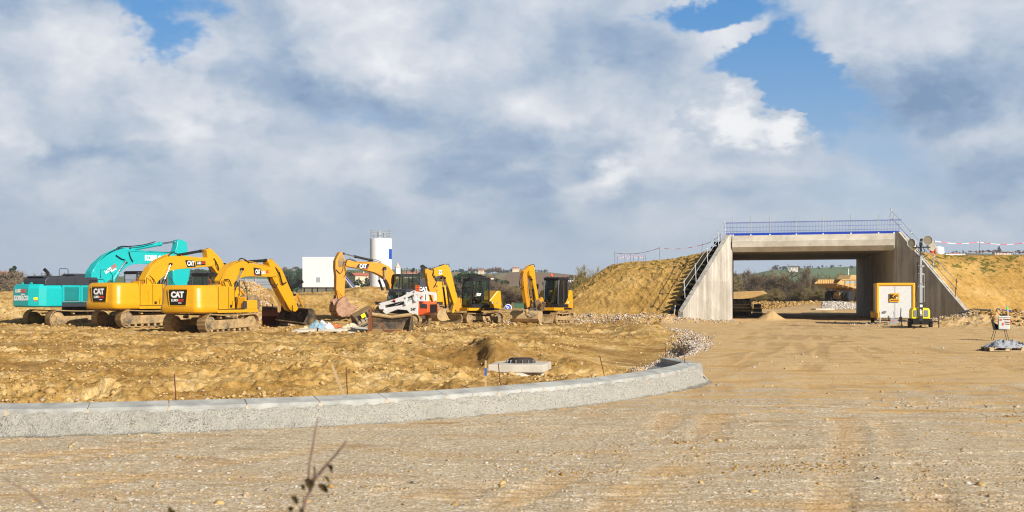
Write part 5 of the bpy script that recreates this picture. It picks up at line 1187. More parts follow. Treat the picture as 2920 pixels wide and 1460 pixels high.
armp = [(975, 905), (1010, 895), (1100, 875), (1230, 830), (1300, 795), (1352, 765), (1380, 757), (1400, 770), (1480, 780), (1497, 800), (1495, 880), (1465, 882), (1462, 815), (1405, 805), (1405, 885), (1380, 885), (1375, 800), (1300, 840), (1290, 920), (1272, 925), (1265, 885), (1225, 885), (1045, 930), (1035, 975), (985, 975), (972, 940)]
for y0, y1 in ((w-.02, w+.12), (-w-.12, -w+.02)):
    mb = MB(); mb.prism(S_(C3, armp, w), y0, y1); mb.build('lift_arm', 'white_paint', root, 0, .015)
d = MB()
for c in ((985, 915), (1278, 845), (1380, 775)): p = rs_.q(*C3(*c), w); d.cyl((p[0], w+.08, p[1]), (p[0], w+.15, p[1]), .05, 12)
d.build('pin_boss', 'decal_grey', root, 40)
d = MB(); p = rs_.q(*C3(1130, 880), w); d.prism([(p[0]-.2, p[1]-.10), (p[0]+.2, p[1]+.0), (p[0]+.2, p[1]+.14), (p[0]-.2, p[1]+.04)], w+.118, w+.124); put_text(d, 'LUSO', (p[0]+.08, w+.124, p[1]+.02), (-1, 0, .25), (.25, 0, 1), .11, 1, .004, bold=.006); put_text(d, 'LOC', (p[0]-.10, w+.124, p[1]+.05), (-1, 0, .25), (.25, 0, 1), .11, 2, .004, bold=.006); d.build('logo_plate', ['decal_black', 'decal_white', 'decal_red'], root, 0)
cx0 = rs_.q(*C3(1290, 800), .4)[0]; cx1 = rs_.q(*C3(1060, 800), .4)[0]
cab(rs_, cx0, cx1, -.52, .52, 1.12, rs_.q(*C3(1150, 750), .4)[1], 'charcoal_paint', .18, split=.4)
d = MB(); d.box((.35, .0, .75), (1.5, 1.0, .55)); d.build('cab_base', 'black_metal', root, 0)
cyl_part(rs_, C3, (1050, 960), (1150, 930), (1270, 870), .045, [-w+.1, w-.1])
d = MB(); p = rs_.q(*C3(1470, 828), w); d.lathe([(0, -.03), (.06, -.03), (.06, .03), (0, .03)], 10, (p[0], w+.1, p[1]), 'y'); d.build('indicator_lamp', 'lamp_orange', root, 40)
d = MB()
for k in range(4): p = rs_.q(*C3(1396, 706+k*20), w); d.box((p[0], w-.2, p[1]), (.26, .06, .07)); 
d.build('orange_slats', 'lamp_orange', root, 0, .01)  # plain orange slats standing in for stacked cones, not a lamp

# ------------------------------------------------------------------ loose attachments lying on the soil
def onground(px, Y, dz=0):
    x = (px-CX)/FX*Y; return Vector((x, Y, float(height(np.array([x]), np.array([float(Y)]))[0][0])+dz))
def loose_bucket(px, Y, dz, rz, ry, wd, s, mat, label, teeth=True, rx=0, flat_lip=False):
    c = onground(px, Y, dz); o = empty('loose_bucket', c, R(rz), label, 'bucket')
    b_ = bucket(o, Matrix.Translation((0, 0, 1.08*s)) @ Matrix.Rotation(R(rx), 4, 'X') @ Matrix.Rotation(R(ry), 4, 'Y'), wd, s, mat, teeth, 'shell', flat_lip); return o
loose_bucket(769, 71.5, -.02, 100, -38, .85, .98, 'rust_steel', 'rusty toothed excavator bucket tipped on its side by the rock heap', True)
loose_bucket(800, 72.5, .0, 60, 10, .5, .62, 'bucket_steel', 'small light brown trenching bucket just left of the black wide bucket', True)
# wide loader bucket: shell with two pointed cheeks
o = empty('loader_bucket', onground(1118, 63.0, -.05), R(-96), 'very wide rusty loader bucket standing open in front of the white loader', 'bucket')
pr = [(.95, .02), (.35, .0), (.05, .22), (-.02, .6), (.12, 1.0)]
mb = MB(); mb.loft([[(x, y, z) for x, z in pr+[(x-.05, z-.03) for x, z in pr][::-1]] for y in (-1.05, 1.05)]); sh = mb.build('shell', 'dark_bucket', o, 20, .01)
for nm, y0 in (('rust_steel', -1.12), ('dark_bucket', 1.06)):
    mb = MB(); mb.prism([(1.0, -.02), (.3, -.03), (-.02, .22), (-.06, .62), (.10, 1.12), (.22, 1.42), (.34, 1.40), (.95, .1)] if y0 < 0 else [(1.0, -.02), (.3, -.03), (-.02, .22), (-.06, .62), (.10, 1.0), (.3, .9), (.95, .1)], y0, y0+.06); mb.build('side_plate', nm, o, 0, .01)
mb = MB(); mb.tube([(.10, -1.05, 1.0), (.04, 0, .86), (.10, 1.05, .98)], .10, 8); mb.build('top_roll', 'track_steel', o, 40)
mb = MB(); mb.box((1.0, .35, .12), (.05, 1.3, .2)); mb.box((1.0, -.25, .32), (.06, .06, .5)); mb.build('cutting_edge', 'rust_steel', o, 0, .01)
# dark attachment lying at an angle
o = empty('sweeper_attachment', onground(1056, 67.5, .02), R(20), 'dark dented sweeper box tilted on the soil beside the white loader', 'attachment')
mb = MB(); mb.M = Matrix.Rotation(R(-28), 4, 'Y') @ Matrix.Rotation(R(10), 4, 'X'); mb.box((-.05, 0, .95), (1.35, .8, .55), taper=.85); bx = mb.build('hopper', 'dark_bucket', o, 0, .03)
d = MB(); d.M = mb.M; d.box((-.12, -.47, 1.05), (.26, .02, .22)); d.build('sticker', 'bright_yellow', bx, 0)
d = MB(); d.M = mb.M; d.box((.0, -.42, .78), (1.1, .05, .05)); d.build('rail', 'galvanised', bx, 0)
for k in range(6): d = MB(); d.M = mb.M; d.box((-.6+k*.24, -.44, .93), (.04, .03, .5)); d.build('rib', 'black_metal', bx, 0)
mb = MB(); mb.M = Matrix.Rotation(R(-12), 4, 'Y'); mb.prism([(-.95, -.02), (-.15, -.02), (-.1, .55), (-.3, .95), (-.85, .45)], -.55, -.49); mb.build('side_plate', 'bucket_steel', o, 0, .01)
mb = MB(); mb.M = Matrix.Rotation(R(-28), 4, 'Y'); mb.box((.45, -.1, .45), (.8, .6, .5)); mb.cyl((-.5, -.5, .45), (.6, -.5, .35), .09, 10); mb.box((-.85, -.1, .62), (.25, .7, .5), (0, .3, 0)); mb.build('frame', 'black_metal', o, 0, .02)
d = MB(); d.lathe([(0, -.05), (.17, -.05), (.17, .05), (0, .05)], 14, (-.1, -.56, .62), 'y'); d.build('drive_motor', 'rust_steel', o, 40)

# ------------------------------------------------------------------ heap of torn sheeting and broken slabs
flat('torn_sheeting_white', S(186, 188, 196), .7); flat('torn_sheeting_blue', S(122, 152, 168), .7); flat('beige_sacking', S(196, 176, 146), .9); flat('orange_net', S(220, 90, 40), .7)
def crumple(name, c, sx, sy, h, mat, seed, parent=None, label=None, cat=None, n=26):
    g = np.linspace(-1, 1, n); A_, B2 = np.meshgrid(g, g); r_ = np.sqrt(A_**2+B2**2)
    Zc = h*np.clip(1-r_**1.6, 0, 1)*(1+.9*fbm(A_*1.0, B2*1.0, .6, 4, seed, .6, True))+fbm(A_+3, B2, .35, 3, seed+3)*.10*(r_ < 1)
    X2 = A_*sx*(1+.25*fbm(A_, B2, .9, 2, seed+5)); Y2 = B2*sy*(1+.25*fbm(A_, B2, .9, 2, seed+6))
    k = (r_ < 1.0+.15*fbm(A_, B2, .5, 2, seed+9)).ravel(); mb = MB()
    vs = list(zip(X2.ravel(), Y2.ravel(), Zc.ravel()-.02)); fs = [(i*n+j, i*n+j+1, (i+1)*n+j+1, (i+1)*n+j) for i in range(n-1) for j in range(n-1) if k[i*n+j] and k[i*n+j+1] and k[(i+1)*n+j] and k[(i+1)*n+j+1]]
    mb.add(vs, fs); o = mb.build(name, mat, parent, 20); o.location = c
    if label: tag(o, label, cat)
    return o
crumple('plastic_sheet', onground(924, 66.5, .05), .75, .5, .55, 'torn_sheeting_white', 301, label='crumpled white plastic sheet heaped before the pinkish bucket', cat='plastic sheet')
crumple('plastic_sheet', onground(905, 65.0, .02), .62, .4, .42, 'torn_sheeting_blue', 302, label='pale blue plastic sheet lying against the white crumpled sheet', cat='plastic sheet')
crumple('sacking', onground(878, 66.0, .02), .75, .4, .26, 'beige_sacking', 303, label='beige sacking crumpled left of the pale blue sheet', cat='sacking')
crumple('sacking', onground(1000, 66.5, .02), .75, .45, .34, 'beige_sacking', 304, label='beige sacking crumpled between the white sheet and the loader bucket', cat='sacking')
crumple('orange_net', onground(955, 69.5, .05), .55, .3, .22, 'orange_net', 305, label='scrap of orange netting behind the white sheet', cat='netting')
for i, (px, Y, L_, rz, rx, lb) in enumerate(((868, 63.5, 1.3, 4, .12, 'broken concrete slab leaning at the left end of the debris heap'), (950, 63.2, 1.5, -3, .03, 'long flat concrete slab in front of the white crumpled sheet'), (990, 63.0, 1.1, 6, -.04, 'flat concrete slab in front of the right beige sacking'), (1024, 64.5, 1.2, -14, .15, 'tilted concrete slab nearest the loader bucket'))):
    mb = MB(); mb.prism([(-L_/2, -.28), (L_/2-.1, -.3), (L_/2, .2), (L_/2-.3, .34), (-L_/2+.15, .3)], 0, .12, 'z'); o = mb.build('concrete_slab', 'pale_concrete', None, 0, .012); o.location = onground(px, Y, .06); o.rotation_euler = (rx, .05*(i-1), R(rz)); tag(o, lb, 'slab', 'broken slabs of the debris heap')

# ------------------------------------------------------------------ box trailer
flat('trailer_yellow', S(234, 166, 30), .45); flat('trailer_white', S(206, 208, 208), .45); flat('tyre', S(30, 30, 32), .9); flat('wheel_rim', S(150, 150, 150), .5, .5)
C6 = lambda x, y: (2440+x/4.953, 700+y/4.953)
def wheel(parent, c, r, wd, axis='x', rim='wheel_rim', name='wheel', n=24, rimr=.55):
    mb = MB(); mb.lathe([(r*rimr, -wd/2), (r*.94, -wd/2), (r, -wd*.36), (r, wd*.36), (r*.94, wd/2), (r*rimr, wd/2)], n, c, axis); wh = mb.build('tyre' if name != 'wheel' else 'wheel', 'tyre', parent, 40)
    mb = MB(); mb.lathe([(0, -wd*.3), (r*rimr*.6, -wd*.32), (r*rimr, -wd*.46), (r*rimr, wd*.46), (r*rimr*.6, wd*.32), (0, wd*.3)], n, c, axis); mb.build('rim', rim, wh, 30); return wh
t = empty('box_trailer', Vector(((2554-CX)/FX*74.6, 74.6, 0)), R(-14), 'white box trailer in a yellow frame with KI logo, parked by the shaded wing wall', 'trailer')
W_, Dp, z0, z1 = 2.28, 3.4, .42, 2.62
mb = MB(); mb.box((0, Dp/2, (z0+z1)/2), (W_-.10, Dp-.10, z1-z0-.06)); mb.build('body', 'trailer_white', t, 0, .01)
mb = MB()
for x in (-W_/2+.07, W_/2-.07):
    for y in (.06, Dp-.06): mb.box((x, y, (z0+z1)/2), (.18, .16, z1-z0))
    mb.box((x, Dp/2, z1-.07), (.18, Dp, .17))
for y in (.06, Dp-.06): mb.box((0, y, z1-.07), (W_, .16, .18))
mb.build('corner_frame', 'trailer_yellow', t, 0, .06, seg=3)
mb = MB(); mb.box((0, Dp/2, z0-.05), (W_-.05, Dp-.05, .1)); mb.tube([(0, .1, .38), (0, -1.2, .42)], .05, 6); mb.build('chassis', 'frame_steel', t, 0)
for sx in (-1, 1):
    wheel(t, (sx*(W_/2+.16), Dp*.45, .33), .33, .2)
    mb = MB(); mb.prism([(Dp*.45-.55, .42), (Dp*.45-.55, .72), (Dp*.45-.40, .82), (Dp*.45+.4, .82), (Dp*.45+.55, .72), (Dp*.45+.55, .42), (Dp*.45+.46, .42), (Dp*.45+.38, .70), (Dp*.45-.38, .70), (Dp*.45-.46, .42)], sx*(W_/2+.28), sx*(W_/2+.02), 'x'); mb.build('mudguard', 'trailer_yellow', t, 0, .02)
mb = MB(); lx, lz = -.07, 1.72; mb.box((lx, -.012, lz), (.58, .02, .54))
put_text(mb, 'K', (lx-.16, -.024, lz+.05), (1, 0, 0), (0, 0, 1), .34, 1, .004, bold=.03)
mb.add([(lx-.06, -.03, lz+.05), (lx+.06, -.03, lz-.08), (lx+.06, -.03, lz+.18)], [(0, 1, 2)], 1)
mb.add([(lx+.08, -.03, lz-.08), (lx+.20, -.03, lz-.08), (lx+.20, -.03, lz+.18), (lx+.08, -.03, lz+.18)], [(0, 1, 2, 3)], 1)
mb.add([(lx+.10, -.033, lz-.06), (lx+.18, -.033, lz-.06), (lx+.18, -.033, lz+.03), (lx+.10, -.033, lz+.03)], [(0, 1, 2, 3)], 2); mb.add([(lx+.11, -.033, lz+.07), (lx+.17, -.033, lz+.07), (lx+.17, -.033, lz+.13), (lx+.11, -.033, lz+.13)], [(0, 1, 2, 3)], 0)
put_text(mb, 'KILOUTOU', (lx, -.024, lz-.18), (1, 0, 0), (0, 0, 1), .09, 1, .004, bold=.004)
mb.build('logo_plate', ['trailer_yellow', 'decal_black', 'decal_white'], t, 0)
mb = MB(); mb.box((-.66, -.01, .82), (.2, .015, .12)); mb.build('sticker', 'decal_grey', t, 0)
mb = MB(); mb.box((.0, -.01, 1.5), (.008, .01, 2.0)); mb.build('panel_seam', 'decal_grey', t, 0)
mb = MB(); mb.tube([(.25, -.5, .38), (.28, -.5, 1.0)], .03, 6); mb.box((.25, -.5, .25), (.16, .16, .5)); mb.box((.28, -.5, 1.0), (.05, .05, .12)); mb.tube([(-.12, -.45, .5), (-.15, -.45, .85)], .015, 6); mb.build('jockey_wheel', 'black_metal', t, 0)
mb = MB(); mb.cyl((-.95, -.15, 0), (-.95, -.15, .85), .035, 8); mb.build('prop_stand', 'galvanised', t, 30)
mb = MB(); mb.box((0, 0, .25), (.40, .03, .52)); mb.mat = 1; mb.box((-.03, -.02, .34), (.08, .01, .1), (0, .4, 0)); o = mb.build('control_box', ['decal_grey', 'decal_red'], None, 0, .01); o.location = ((2546-CX)/FX*70.2, 70.2, .02); o.rotation_euler = (R(-12), R(12), R(-8)); tag(o, 'small tilted grey panel with red mark on the ground before the box trailer', 'panel')

# ------------------------------------------------------------------ light tower
t = empty('light_tower', Vector(((2626-CX)/FX*66.5, 66.5, 0)), R(-12), 'yellow mobile light tower with grey telescopic mast and four round lamps', 'light tower')
mb = MB(); mb.prism([(-.49, .55), (-.49, 1.02), (-.40, 1.16), (.40, 1.16), (.49, 1.02), (.49, .55)], .0, 1.3); bd = mb.build('canopy', 'bright_yellow', t, 0, .05)
for sx in (-.28, .28): mb = MB(); mb.box((sx, -.01, .86), (.22, .03, .36)); mb.build('sticker', 'decal_grey', bd, 0)
mb = MB(); mb.box((0, .55, .42), (.86, 1.3, .30), taper=1.05); mb.box((0, .3, .27), (1.3, .1, .08)); mb.tube([(0, .1, .3), (0, -.75, .34)], .045, 6); mb.build('chassis', 'black_metal', t, 0, .01)
for sx in (-.62, .50): wheel(t, (sx+.06, .35, .28), .28, .17)
for sx in (-1.02, .95):
    mb = MB(); mb.cyl((sx, .0, .02), (sx, .0, .68), .03, 8); mb.box((sx, 0, .02), (.14, .14, .03)); mb.box((sx*.75, 0, .42), (abs(sx)*.52, .05, .05)); mb.build('outrigger', 'black_metal', t, 0)
mb = MB(); mb.box((0, -.06, .95), (.19, .14, 1.0)); put_text(mb, 'L007', (0, -.135, .92), (0, 0, 1), (-1, 0, 0), .17, 1, .004, bold=.008); mb.mat = 1; mb.box((0, -.135, 1.28), (.14, .012, .14)); mb.build('mast_foot', ['charcoal_paint', 'decal_white'], t, 0)
mb = MB()
for zz, hw, hh in ((1.9, .15, 1.3), (3.0, .13, 1.1), (3.85, .10, .9)): mb.box((0, 0, zz), (hw, .13, hh))
mst = mb.build('mast', 'galvanised', t, 0, .01)
mb = MB()
for zz in (2.35, 3.05, 3.5, 3.95): mb.box((.10, 0, zz), (.16, .08, .09)); mb.box((-.1, 0, zz+.03), (.1, .05, .05))
mb.tube([(.18, 0, 1.5), (.18, 0, 3.05)], .014, 5); mb.build('mast_bracket', 'galvanised', mst, 0)
mb = MB(); mb.tube([(-.17+.04*math.cos(k*.9), .04*math.sin(k*.9), 3.75-k*.0085) for k in range(90)], .013, 5); mb.tube([(-.18, 0, 3.0), (-.22, 0, 2.2), (-.30, 0, 1.9), (-.2, 0, 1.5)], .022, 5); mb.build('coiled_cable', 'rubber_hose', mst, 60)
mb = MB(); mb.box((0, 0, 4.72), (.16, .16, .22)); mb.cyl((0, 0, 4.2), (0, 0, 4.7), .05, 8); mb.box((0, 0, 4.55), (1.0, .06, .06)); mb.box((.05, 0, 4.95), (.2, .12, .16)); mb.build('mast_head', 'black_metal', mst, 0, .01)
mb = MB()
for k in range(10):
    a = k*.7; mb.tube([(.05*math.cos(a), 0, 4.6), (.28*math.cos(a), .1*math.sin(a), 4.35), (.34*math.cos(a*1.7), -.1, 4.1+.1*math.sin(a)), (.05, 0, 3.95)], .012, 5)
mb.build('lamp_cable', 'rubber_hose', mst, 60)
for (lx, ly, lz, yaw, pit, s) in ((-.52, -.1, 4.78, -30, 0, 1.0), (.34, -.15, 4.92, -14, 4, 1.05), (.62, .2, 4.62, 40, 0, 1.05), (-.38, .3, 4.60, 200, 0, .85)):
    Mx = Matrix.Translation((lx, ly, lz)) @ Matrix.Rotation(R(yaw), 4, 'Z') @ Matrix.Rotation(R(pit), 4, 'X')
    mb = MB(); mb.M = Mx; pr = [(.04, .30), (.12, .28), (.20, .20), (.235, .10), (.25, 0)]
    mb.lathe([(r_*s, h_*s) for r_, h_ in pr]+[(r_*s-.015, h_*s-.0) for r_, h_ in pr[::-1]][:4]+[(.02, .26*s)], 24, (0, 0, 0), 'y'); l_ = mb.build('lamp', 'trailer_white', mst, 50)
    g = MB(); g.M = Mx; g.lathe([(0, .02), (.225*s, .02), (.225*s, .03), (0, .05)], 24, (0, 0, 0), 'y'); g.build('lamp_glass', 'lamp_lens', l_, 30) if 'lamp_lens' in MATS else g.build('lamp_glass', flat('lamp_lens', S(150, 146, 130), .25), l_, 30)

# ------------------------------------------------------------------ chair with a battered cool box, pallet with collapsed big bag
yc = 50.0; t = empty('garden_chair', Vector(((2852-CX)/FX*yc, yc, 0)), R(-12), 'dark shell chair with thin metal legs at the edge of the road', 'chair')
mb = MB(); mb.loft([[(x, y, z) for x, z in ((-.24, .44), (.22, .42), (.25, .45), (-.22, .47), (-.30, .86), (-.33, .86))] for y in (-.23, .23)]); mb.build('shell', 'black_plastic', t, 30, .015)
for a, c in (((-.2, -.2, .43), (-.32, -.25, 0)), ((-.2, .2, .43), (-.32, .25, 0)), ((.2, -.2, .43), (.30, -.25, 0)), ((.2, .2, .43), (.30, .25, 0))): mb = MB(); mb.cyl(a, c, .012, 6); mb.build('leg', 'black_metal', t, 0)
o = empty('cool_box', Vector(((2861-CX)/FX*yc, yc-.05, .47)), R(-20), 'battered white box with orange tape standing on the dark chair', 'box')
mb = MB(); mb.box((0, 0, .24), (.44, .40, .50)); bx = mb.build('body', 'trailer_white', o, 0, .03)
mb = MB(); mb.box((0, 0, .525), (.45, .41, .06)); mb.build('lid', 'trailer_white', o, 0, .02)
for q_ in ((-.12, .40, .08, .07), (.10, .42, .26, .03), (-.04, .22, .06, .10), (.12, .30, .2, .03), (.13, .22, .18, .025)): g = MB(); g.box((q_[0], -.206, q_[1]), (q_[2], .012, q_[3]), (0, .12, 0)); g.build('tape_mark', 'orange_paint' if q_[2] < .1 else 'rust_steel', bx, 0)
g = MB(); g.box((.245, 0, .34), (.05, .12, .2)); g.build('handle', 'orange_paint', bx, 0, .01)
g = MB(); g.box((-.225, -.03, .30), (.02, .2, .22)); g.build('side_panel', 'decal_grey', bx, 0)
flat('pallet_wood', S(178, 158, 128), .9); flat('bag_fabric', S(140, 145, 154), .8); flat('bag_strap', S(40, 42, 48), .8); flat('stake_wood', S(170, 146, 108), .9)
yp = 40.6; pc = Vector(((2874-CX)/FX*yp, yp+.4, 0)); t = empty('wooden_pallet', pc, R(-2), 'weathered wooden pallet under the grey bag at the right edge', 'pallet')
for yy in (-.38, 0, .38):
    mb = MB(); mb.box((0, yy, .011), (1.2, .1, .022)); 
    mb.build('bottom_board', 'pallet_wood', t, 0)
    for xx in (-.53, 0, .53): mb = MB(); mb.box((xx, yy, .061), (.14, .1, .078)); mb.build('block', 'pallet_wood', t, 0)
for k in range(7): mb = MB(); mb.box((-.55+k*.183, 0, .114), (.13, .86, .022)); mb.build('deck_board', 'pallet_wood', t, 0)
for k in range(2): pass
b_ = crumple('big_bag', pc+Vector((.10, .0, .13)), .78, .5, .30, 'bag_fabric', 413, n=40); tag(b_, 'collapsed grey big bag with black lifting straps lying on the pallet', 'bag')
me = b_.data
def surf(x, y): # height of the bag at a local point
    best = min(me.vertices, key=lambda v: (v.co.x-x)**2+(v.co.y-y)**2); return best.co.z
mb = MB()
for path in ([(-.05, -.02), (-.12, -.15), (-.2, -.28)], [(.0, -.02), (.10, -.18), (.22, -.3)], [(-.05, .0), (-.3, -.05), (-.62, -.1)]):
    P_ = []
    for (a, c), (e_, f_) in zip(path[:-1], path[1:]):
        for k in range(6): x, y = a+(e_-a)*k/6, c+(f_-c)*k/6; P_.append((x, y, surf(x, y)+.015))
    for u, v_ in zip(P_[:-1], P_[1:]): mb.add([(u[0]-.022, u[1]-.01, u[2]), (u[0]+.022, u[1], u[2]), (v_[0]+.022, v_[1], v_[2]), (v_[0]-.022, v_[1]-.01, v_[2])], [(0, 1, 2, 3)])
mb.build('lifting_strap', 'bag_strap', b_, 0)
mb = MB(); cx_, cy_ = .24, -.36; cz_ = surf(cx_, cy_)+.05
for k in range(3):
    a0 = k*2.094+.3
    for j in range(4): a, c = a0+j*.35, a0+(j+1)*.35; mb.add([(cx_+.055*math.cos(a), cy_-.03, cz_+.055*math.sin(a)), (cx_+.035*math.cos(a), cy_-.03, cz_+.035*math.sin(a)), (cx_+.035*math.cos(c), cy_-.03, cz_+.035*math.sin(c)), (cx_+.055*math.cos(c), cy_-.03, cz_+.055*math.sin(c))], [(0, 1, 2, 3)])
mb.build('recycling_mark', 'bag_strap', b_, 0)
mb = MB(); put_text(mb, '54', (.42, -.22, surf(.42, -.2)+.03), (1, .1, -.2), (0, 1.0, .6), .2, 0, .01, bold=.01); mb.build('lettering', 'bag_strap', b_, 0)
mb = MB(); x0, y0 = (2785-CX)/FX*41.2, 41.2; mb.tube([(x0, y0, .02), (x0+.25, y0, .05), (pc.x-.55, pc.y-.3, .16)], .012, 5); mb.tube([(x0+.05, y0-.1, .02), (x0+.35, y0-.1, .07), (pc.x-.55, pc.y-.2, .2)], .012, 5); o = mb.build('rope', 'bag_strap', None, 60); tag(o, 'dark rope trailing left from the grey bag over the road', 'rope')

# ------------------------------------------------------------------ manhole on its slab
cx_, cy_ = .2, 28.95; t = empty('manhole_slab', (cx_, cy_, .06), R(-9), 'square precast concrete slab with iron manhole in the dug pit', 'manhole')
mb = MB(); mb.box((0, 0, .12), (1.32, 1.5, .18)); mb.build('slab', 'pale_concrete', t, 0, .012)
mb = MB(); mb.lathe([(0, -.15), (.66, -.15), (.66, .025), (0, .025)], 32, (-.05, -.1, 0)); mb.build('shaft_ring', 'pale_concrete', t)
mb = MB(); mb.lathe([(.27, .21), (.36, .21), (.345, .225), (.31, .30), (.30, .31), (0, .31), (0, .29), (.27, .29)], 40, (.0, .15, 0)); fr_ = mb.build('cover_frame', 'frame_dark_iron' if 'frame_dark_iron' in MATS else paint('frame_dark_iron', S(58, 50, 46), .7, .3, .4, S(96, 76, 56), 5), t, 40)
mb = MB()
for k in range(14): a = k*.449; mb.box((.34*math.cos(a), .15+.34*math.sin(a), .25), (.05, .014, .08), (0, 0, a))
mb.build('frame_rib', 'decal_grey', fr_, 0)
mb = MB(); mb.lathe([(0, .3105), (.27, .3105), (.27, .325), (0, .325)], 32, (0, .15, 0))
for i in range(-3, 4):
    for j in range(-3, 4):
        if i*i+j*j < 11: mb.box((i*.07, .15+j*.07, .328), (.04, .04, .008))
mb.build('cover', 'frame_dark_iron', t, 0)
# ------------------------------------------------------------------ rods and stakes
def rod(name, p0, p1, Y, r, mat, label, cat, tip=None, grp=None):
    a, c = P(*p1, Y), P(*p0, Y); d = (a-c).normalized()
    mb = MB(); mb.tube([a+d*.35, c], r, 6) if r < .015 else mb.box(((a+c)/2-a+a), (r*2, r*1.4, (c-a).length+.3), (0, math.atan2((c-a).x, (c-a).z), 0))
    if tip: mb.mat = 1; q_ = c-(c-a).normalized()*.06; mb.box(q_, (r*2+.004, r*1.4+.004, .14), (0, math.atan2((c-a).x, (c-a).z), 0))
    o = mb.build(name, [mat]+([tip] if tip else []), None, 0); return tag(o, label, cat, grp)
G = 'steel rods marking the kerb'
for p0, p1, Y, lb in (((497, 1067), (502, 1144), 17.5, 'rusty steel rod behind the kerb, leftmost of the rods'), ((987, 1047), (991, 1130), 18.6, 'rusty upright steel rod behind the kerb, second from the left'),
    ((1421, 1037), (1428, 1109), 20.7, 'rusty steel rod in front of the manhole slab'), ((1710, 1014), (1726, 1083), 23.3, 'leaning rusty steel rod midway between manhole and kerb tip'),
    ((1898, 990), (1896, 1046), 28.9, 'rusty steel rod at the end of the kerb return'), ((1949, 988), (1953, 1044), 26.9, 'rusty steel rod at the kerb corner, rightmost of the rods')):
    rod('steel_rod', p0, p1, Y, .0095, 'rusty_bar', lb, 'rod', None, G)
for nm, c in (('stake_blue', (40, 80, 160)), ('stake_green', (90, 190, 120))): flat(nm, S(*c), .8)
rod('wooden_stake', (956, 1065), (969, 1099), 19.6, .020, 'stake_wood', 'grey wooden stake leaning in the soil left of the second rod', 'stake')
rod('wooden_stake', (1385, 1051), (1385, 1103), 22.0, .018, 'stake_wood', 'wooden stake with a blue top left of the manhole slab', 'stake', 'stake_blue')
rod('wooden_stake', (2872, 876), (2877, 914), 62, .045, 'stake_wood', 'wooden stake with a green top on the mound above the chair', 'stake', 'stake_green')
rod('wooden_stake', (1925, 876), (1922, 902), 80.5, .035, 'stake_wood', 'small wooden stake at the foot of the left bank beside the wing wall', 'stake', 'stake_blue')
c = onground(2795, 76, 0); c.z += .55
mb = MB(); mb.tube([(c.x-1.4, c.y, c.z-.1), (c.x-.4, c.y, c.z+.12), (c.x+.8, c.y, c.z+.05), (c.x+1.6, c.y, c.z-.1)], .07, 6); o = mb.build('drain_hose', 'black_plastic', None, 50); tag(o, 'black drain hose lying on the mound at the foot of the right bank', 'hose')
o = crumple('blue_sheet', Vector((c.x+1.4, c.y+.3, c.z-.1)), 1.6, .5, .25, 'blue_paint', 421, label='blue plastic sheet behind the mound at the foot of the right bank', cat='plastic sheet')

# ------------------------------------------------------------------ batching plant behind the spoil bank
flat('silo_white', S(216, 218, 220), .45); flat('silo_blue', S(20, 70, 180), .5); flat('green_steel', S(52, 92, 66), .6); flat('grey_sheet', S(150, 158, 168), .5, .3)
Ys = 164.0
def px2x(px, Y): return (px-CX)/FX*Y
t = empty('silo', (px2x(1086, Ys), Ys, 1.2), R(0), 'tall white silo with a blue square and a railed top', 'silo')
mb = MB(); mb.lathe([(0, -1.4), (1.5, -1.4), (1.5, 8.25), (1.46, 8.35), (0, 8.55)], 48); b_ = mb.build('shell', 'silo_white', t, 40)
mb = MB(); aa = [R(-38+k*5) for k in range(9)]
mb.loft([[(1.506*math.cos(a), 1.506*math.sin(a), z) for z in (5.5, 6.9)]+[(1.50*math.cos(a), 1.50*math.sin(a), z) for z in (6.9, 5.5)] for a in aa]); mb.build('blue_panel', 'silo_blue', b_, 30)
mb = MB(); mb.cyl((-1.52, -.1, 2.5), (-1.52, -.1, 5.6), .06, 6); mb.build('fill_pipe', 'trailer_yellow', b_, 30)
mb = MB()
for k in range(18): a = k*math.pi/9; mb.cyl((1.44*math.cos(a), 1.44*math.sin(a), 8.3), (1.44*math.cos(a), 1.44*math.sin(a), 9.45), .025, 5)
for z in (8.75, 9.1, 9.45): mb.tube([(1.44*math.cos(k*math.pi/12), 1.44*math.sin(k*math.pi/12), z) for k in range(25)], .025, 5)
mb.build('top_railing', 'galvanised', t, 0)
mb = MB(); mb.lathe([(0, 8.4), (.3, 8.4), (.3, 9.3), (.2, 9.4), (0, 9.4)], 16, (-.2, 0, 0)); mb.lathe([(0, 8.4), (.18, 8.4), (.18, 9.2), (0, 9.2)], 12, (.5, .2, 0)); mb.build('filter_unit', 'grey_sheet', t, 40)
Yb = 152.0; t = empty('plant_container', (px2x(909, Yb), Yb, 2.0), R(0), 'white corrugated batching plant container on dark legs', 'container')
pr = [(-2.08+.06*k, -.02 if k % 2 else .02) for k in range(70)]
mb = MB(); mb.box((0, 1.5, 2.72), (4.16, 3.0, 3.86))
for k in range(38): mb.box((0, -.015, .85+k*.1), (4.16, .04, .045))
b_ = mb.build('body', 'silo_white', t, 0); mb = MB(); mb.box((-.06, -.05, 1.75), (.48, .02, .62)); mb.build('faded_patch', 'bag_fabric', b_, 0)
for xx in (-1.9, -.9, -.2, .9, 1.9): mb = MB(); mb.box((xx, .3, .0), (.14, .2, 1.9)); mb.build('leg', 'black_metal', t, 0)
mb = MB(); mb.box((0, .3, .70), (4.1, .3, .14)); mb.build('base_beam', 'black_metal', t, 0)
t = empty('conveyor', (px2x(850, 150), 150, 1.9), R(0), 'dark belt conveyor on green legs left of the white container', 'conveyor')
mb = MB(); mb.tube([(-2.6, 0, -.3), (.6, 0, 1.7)], .25, 4); mb.build('belt_housing', 'black_metal', t, 0)
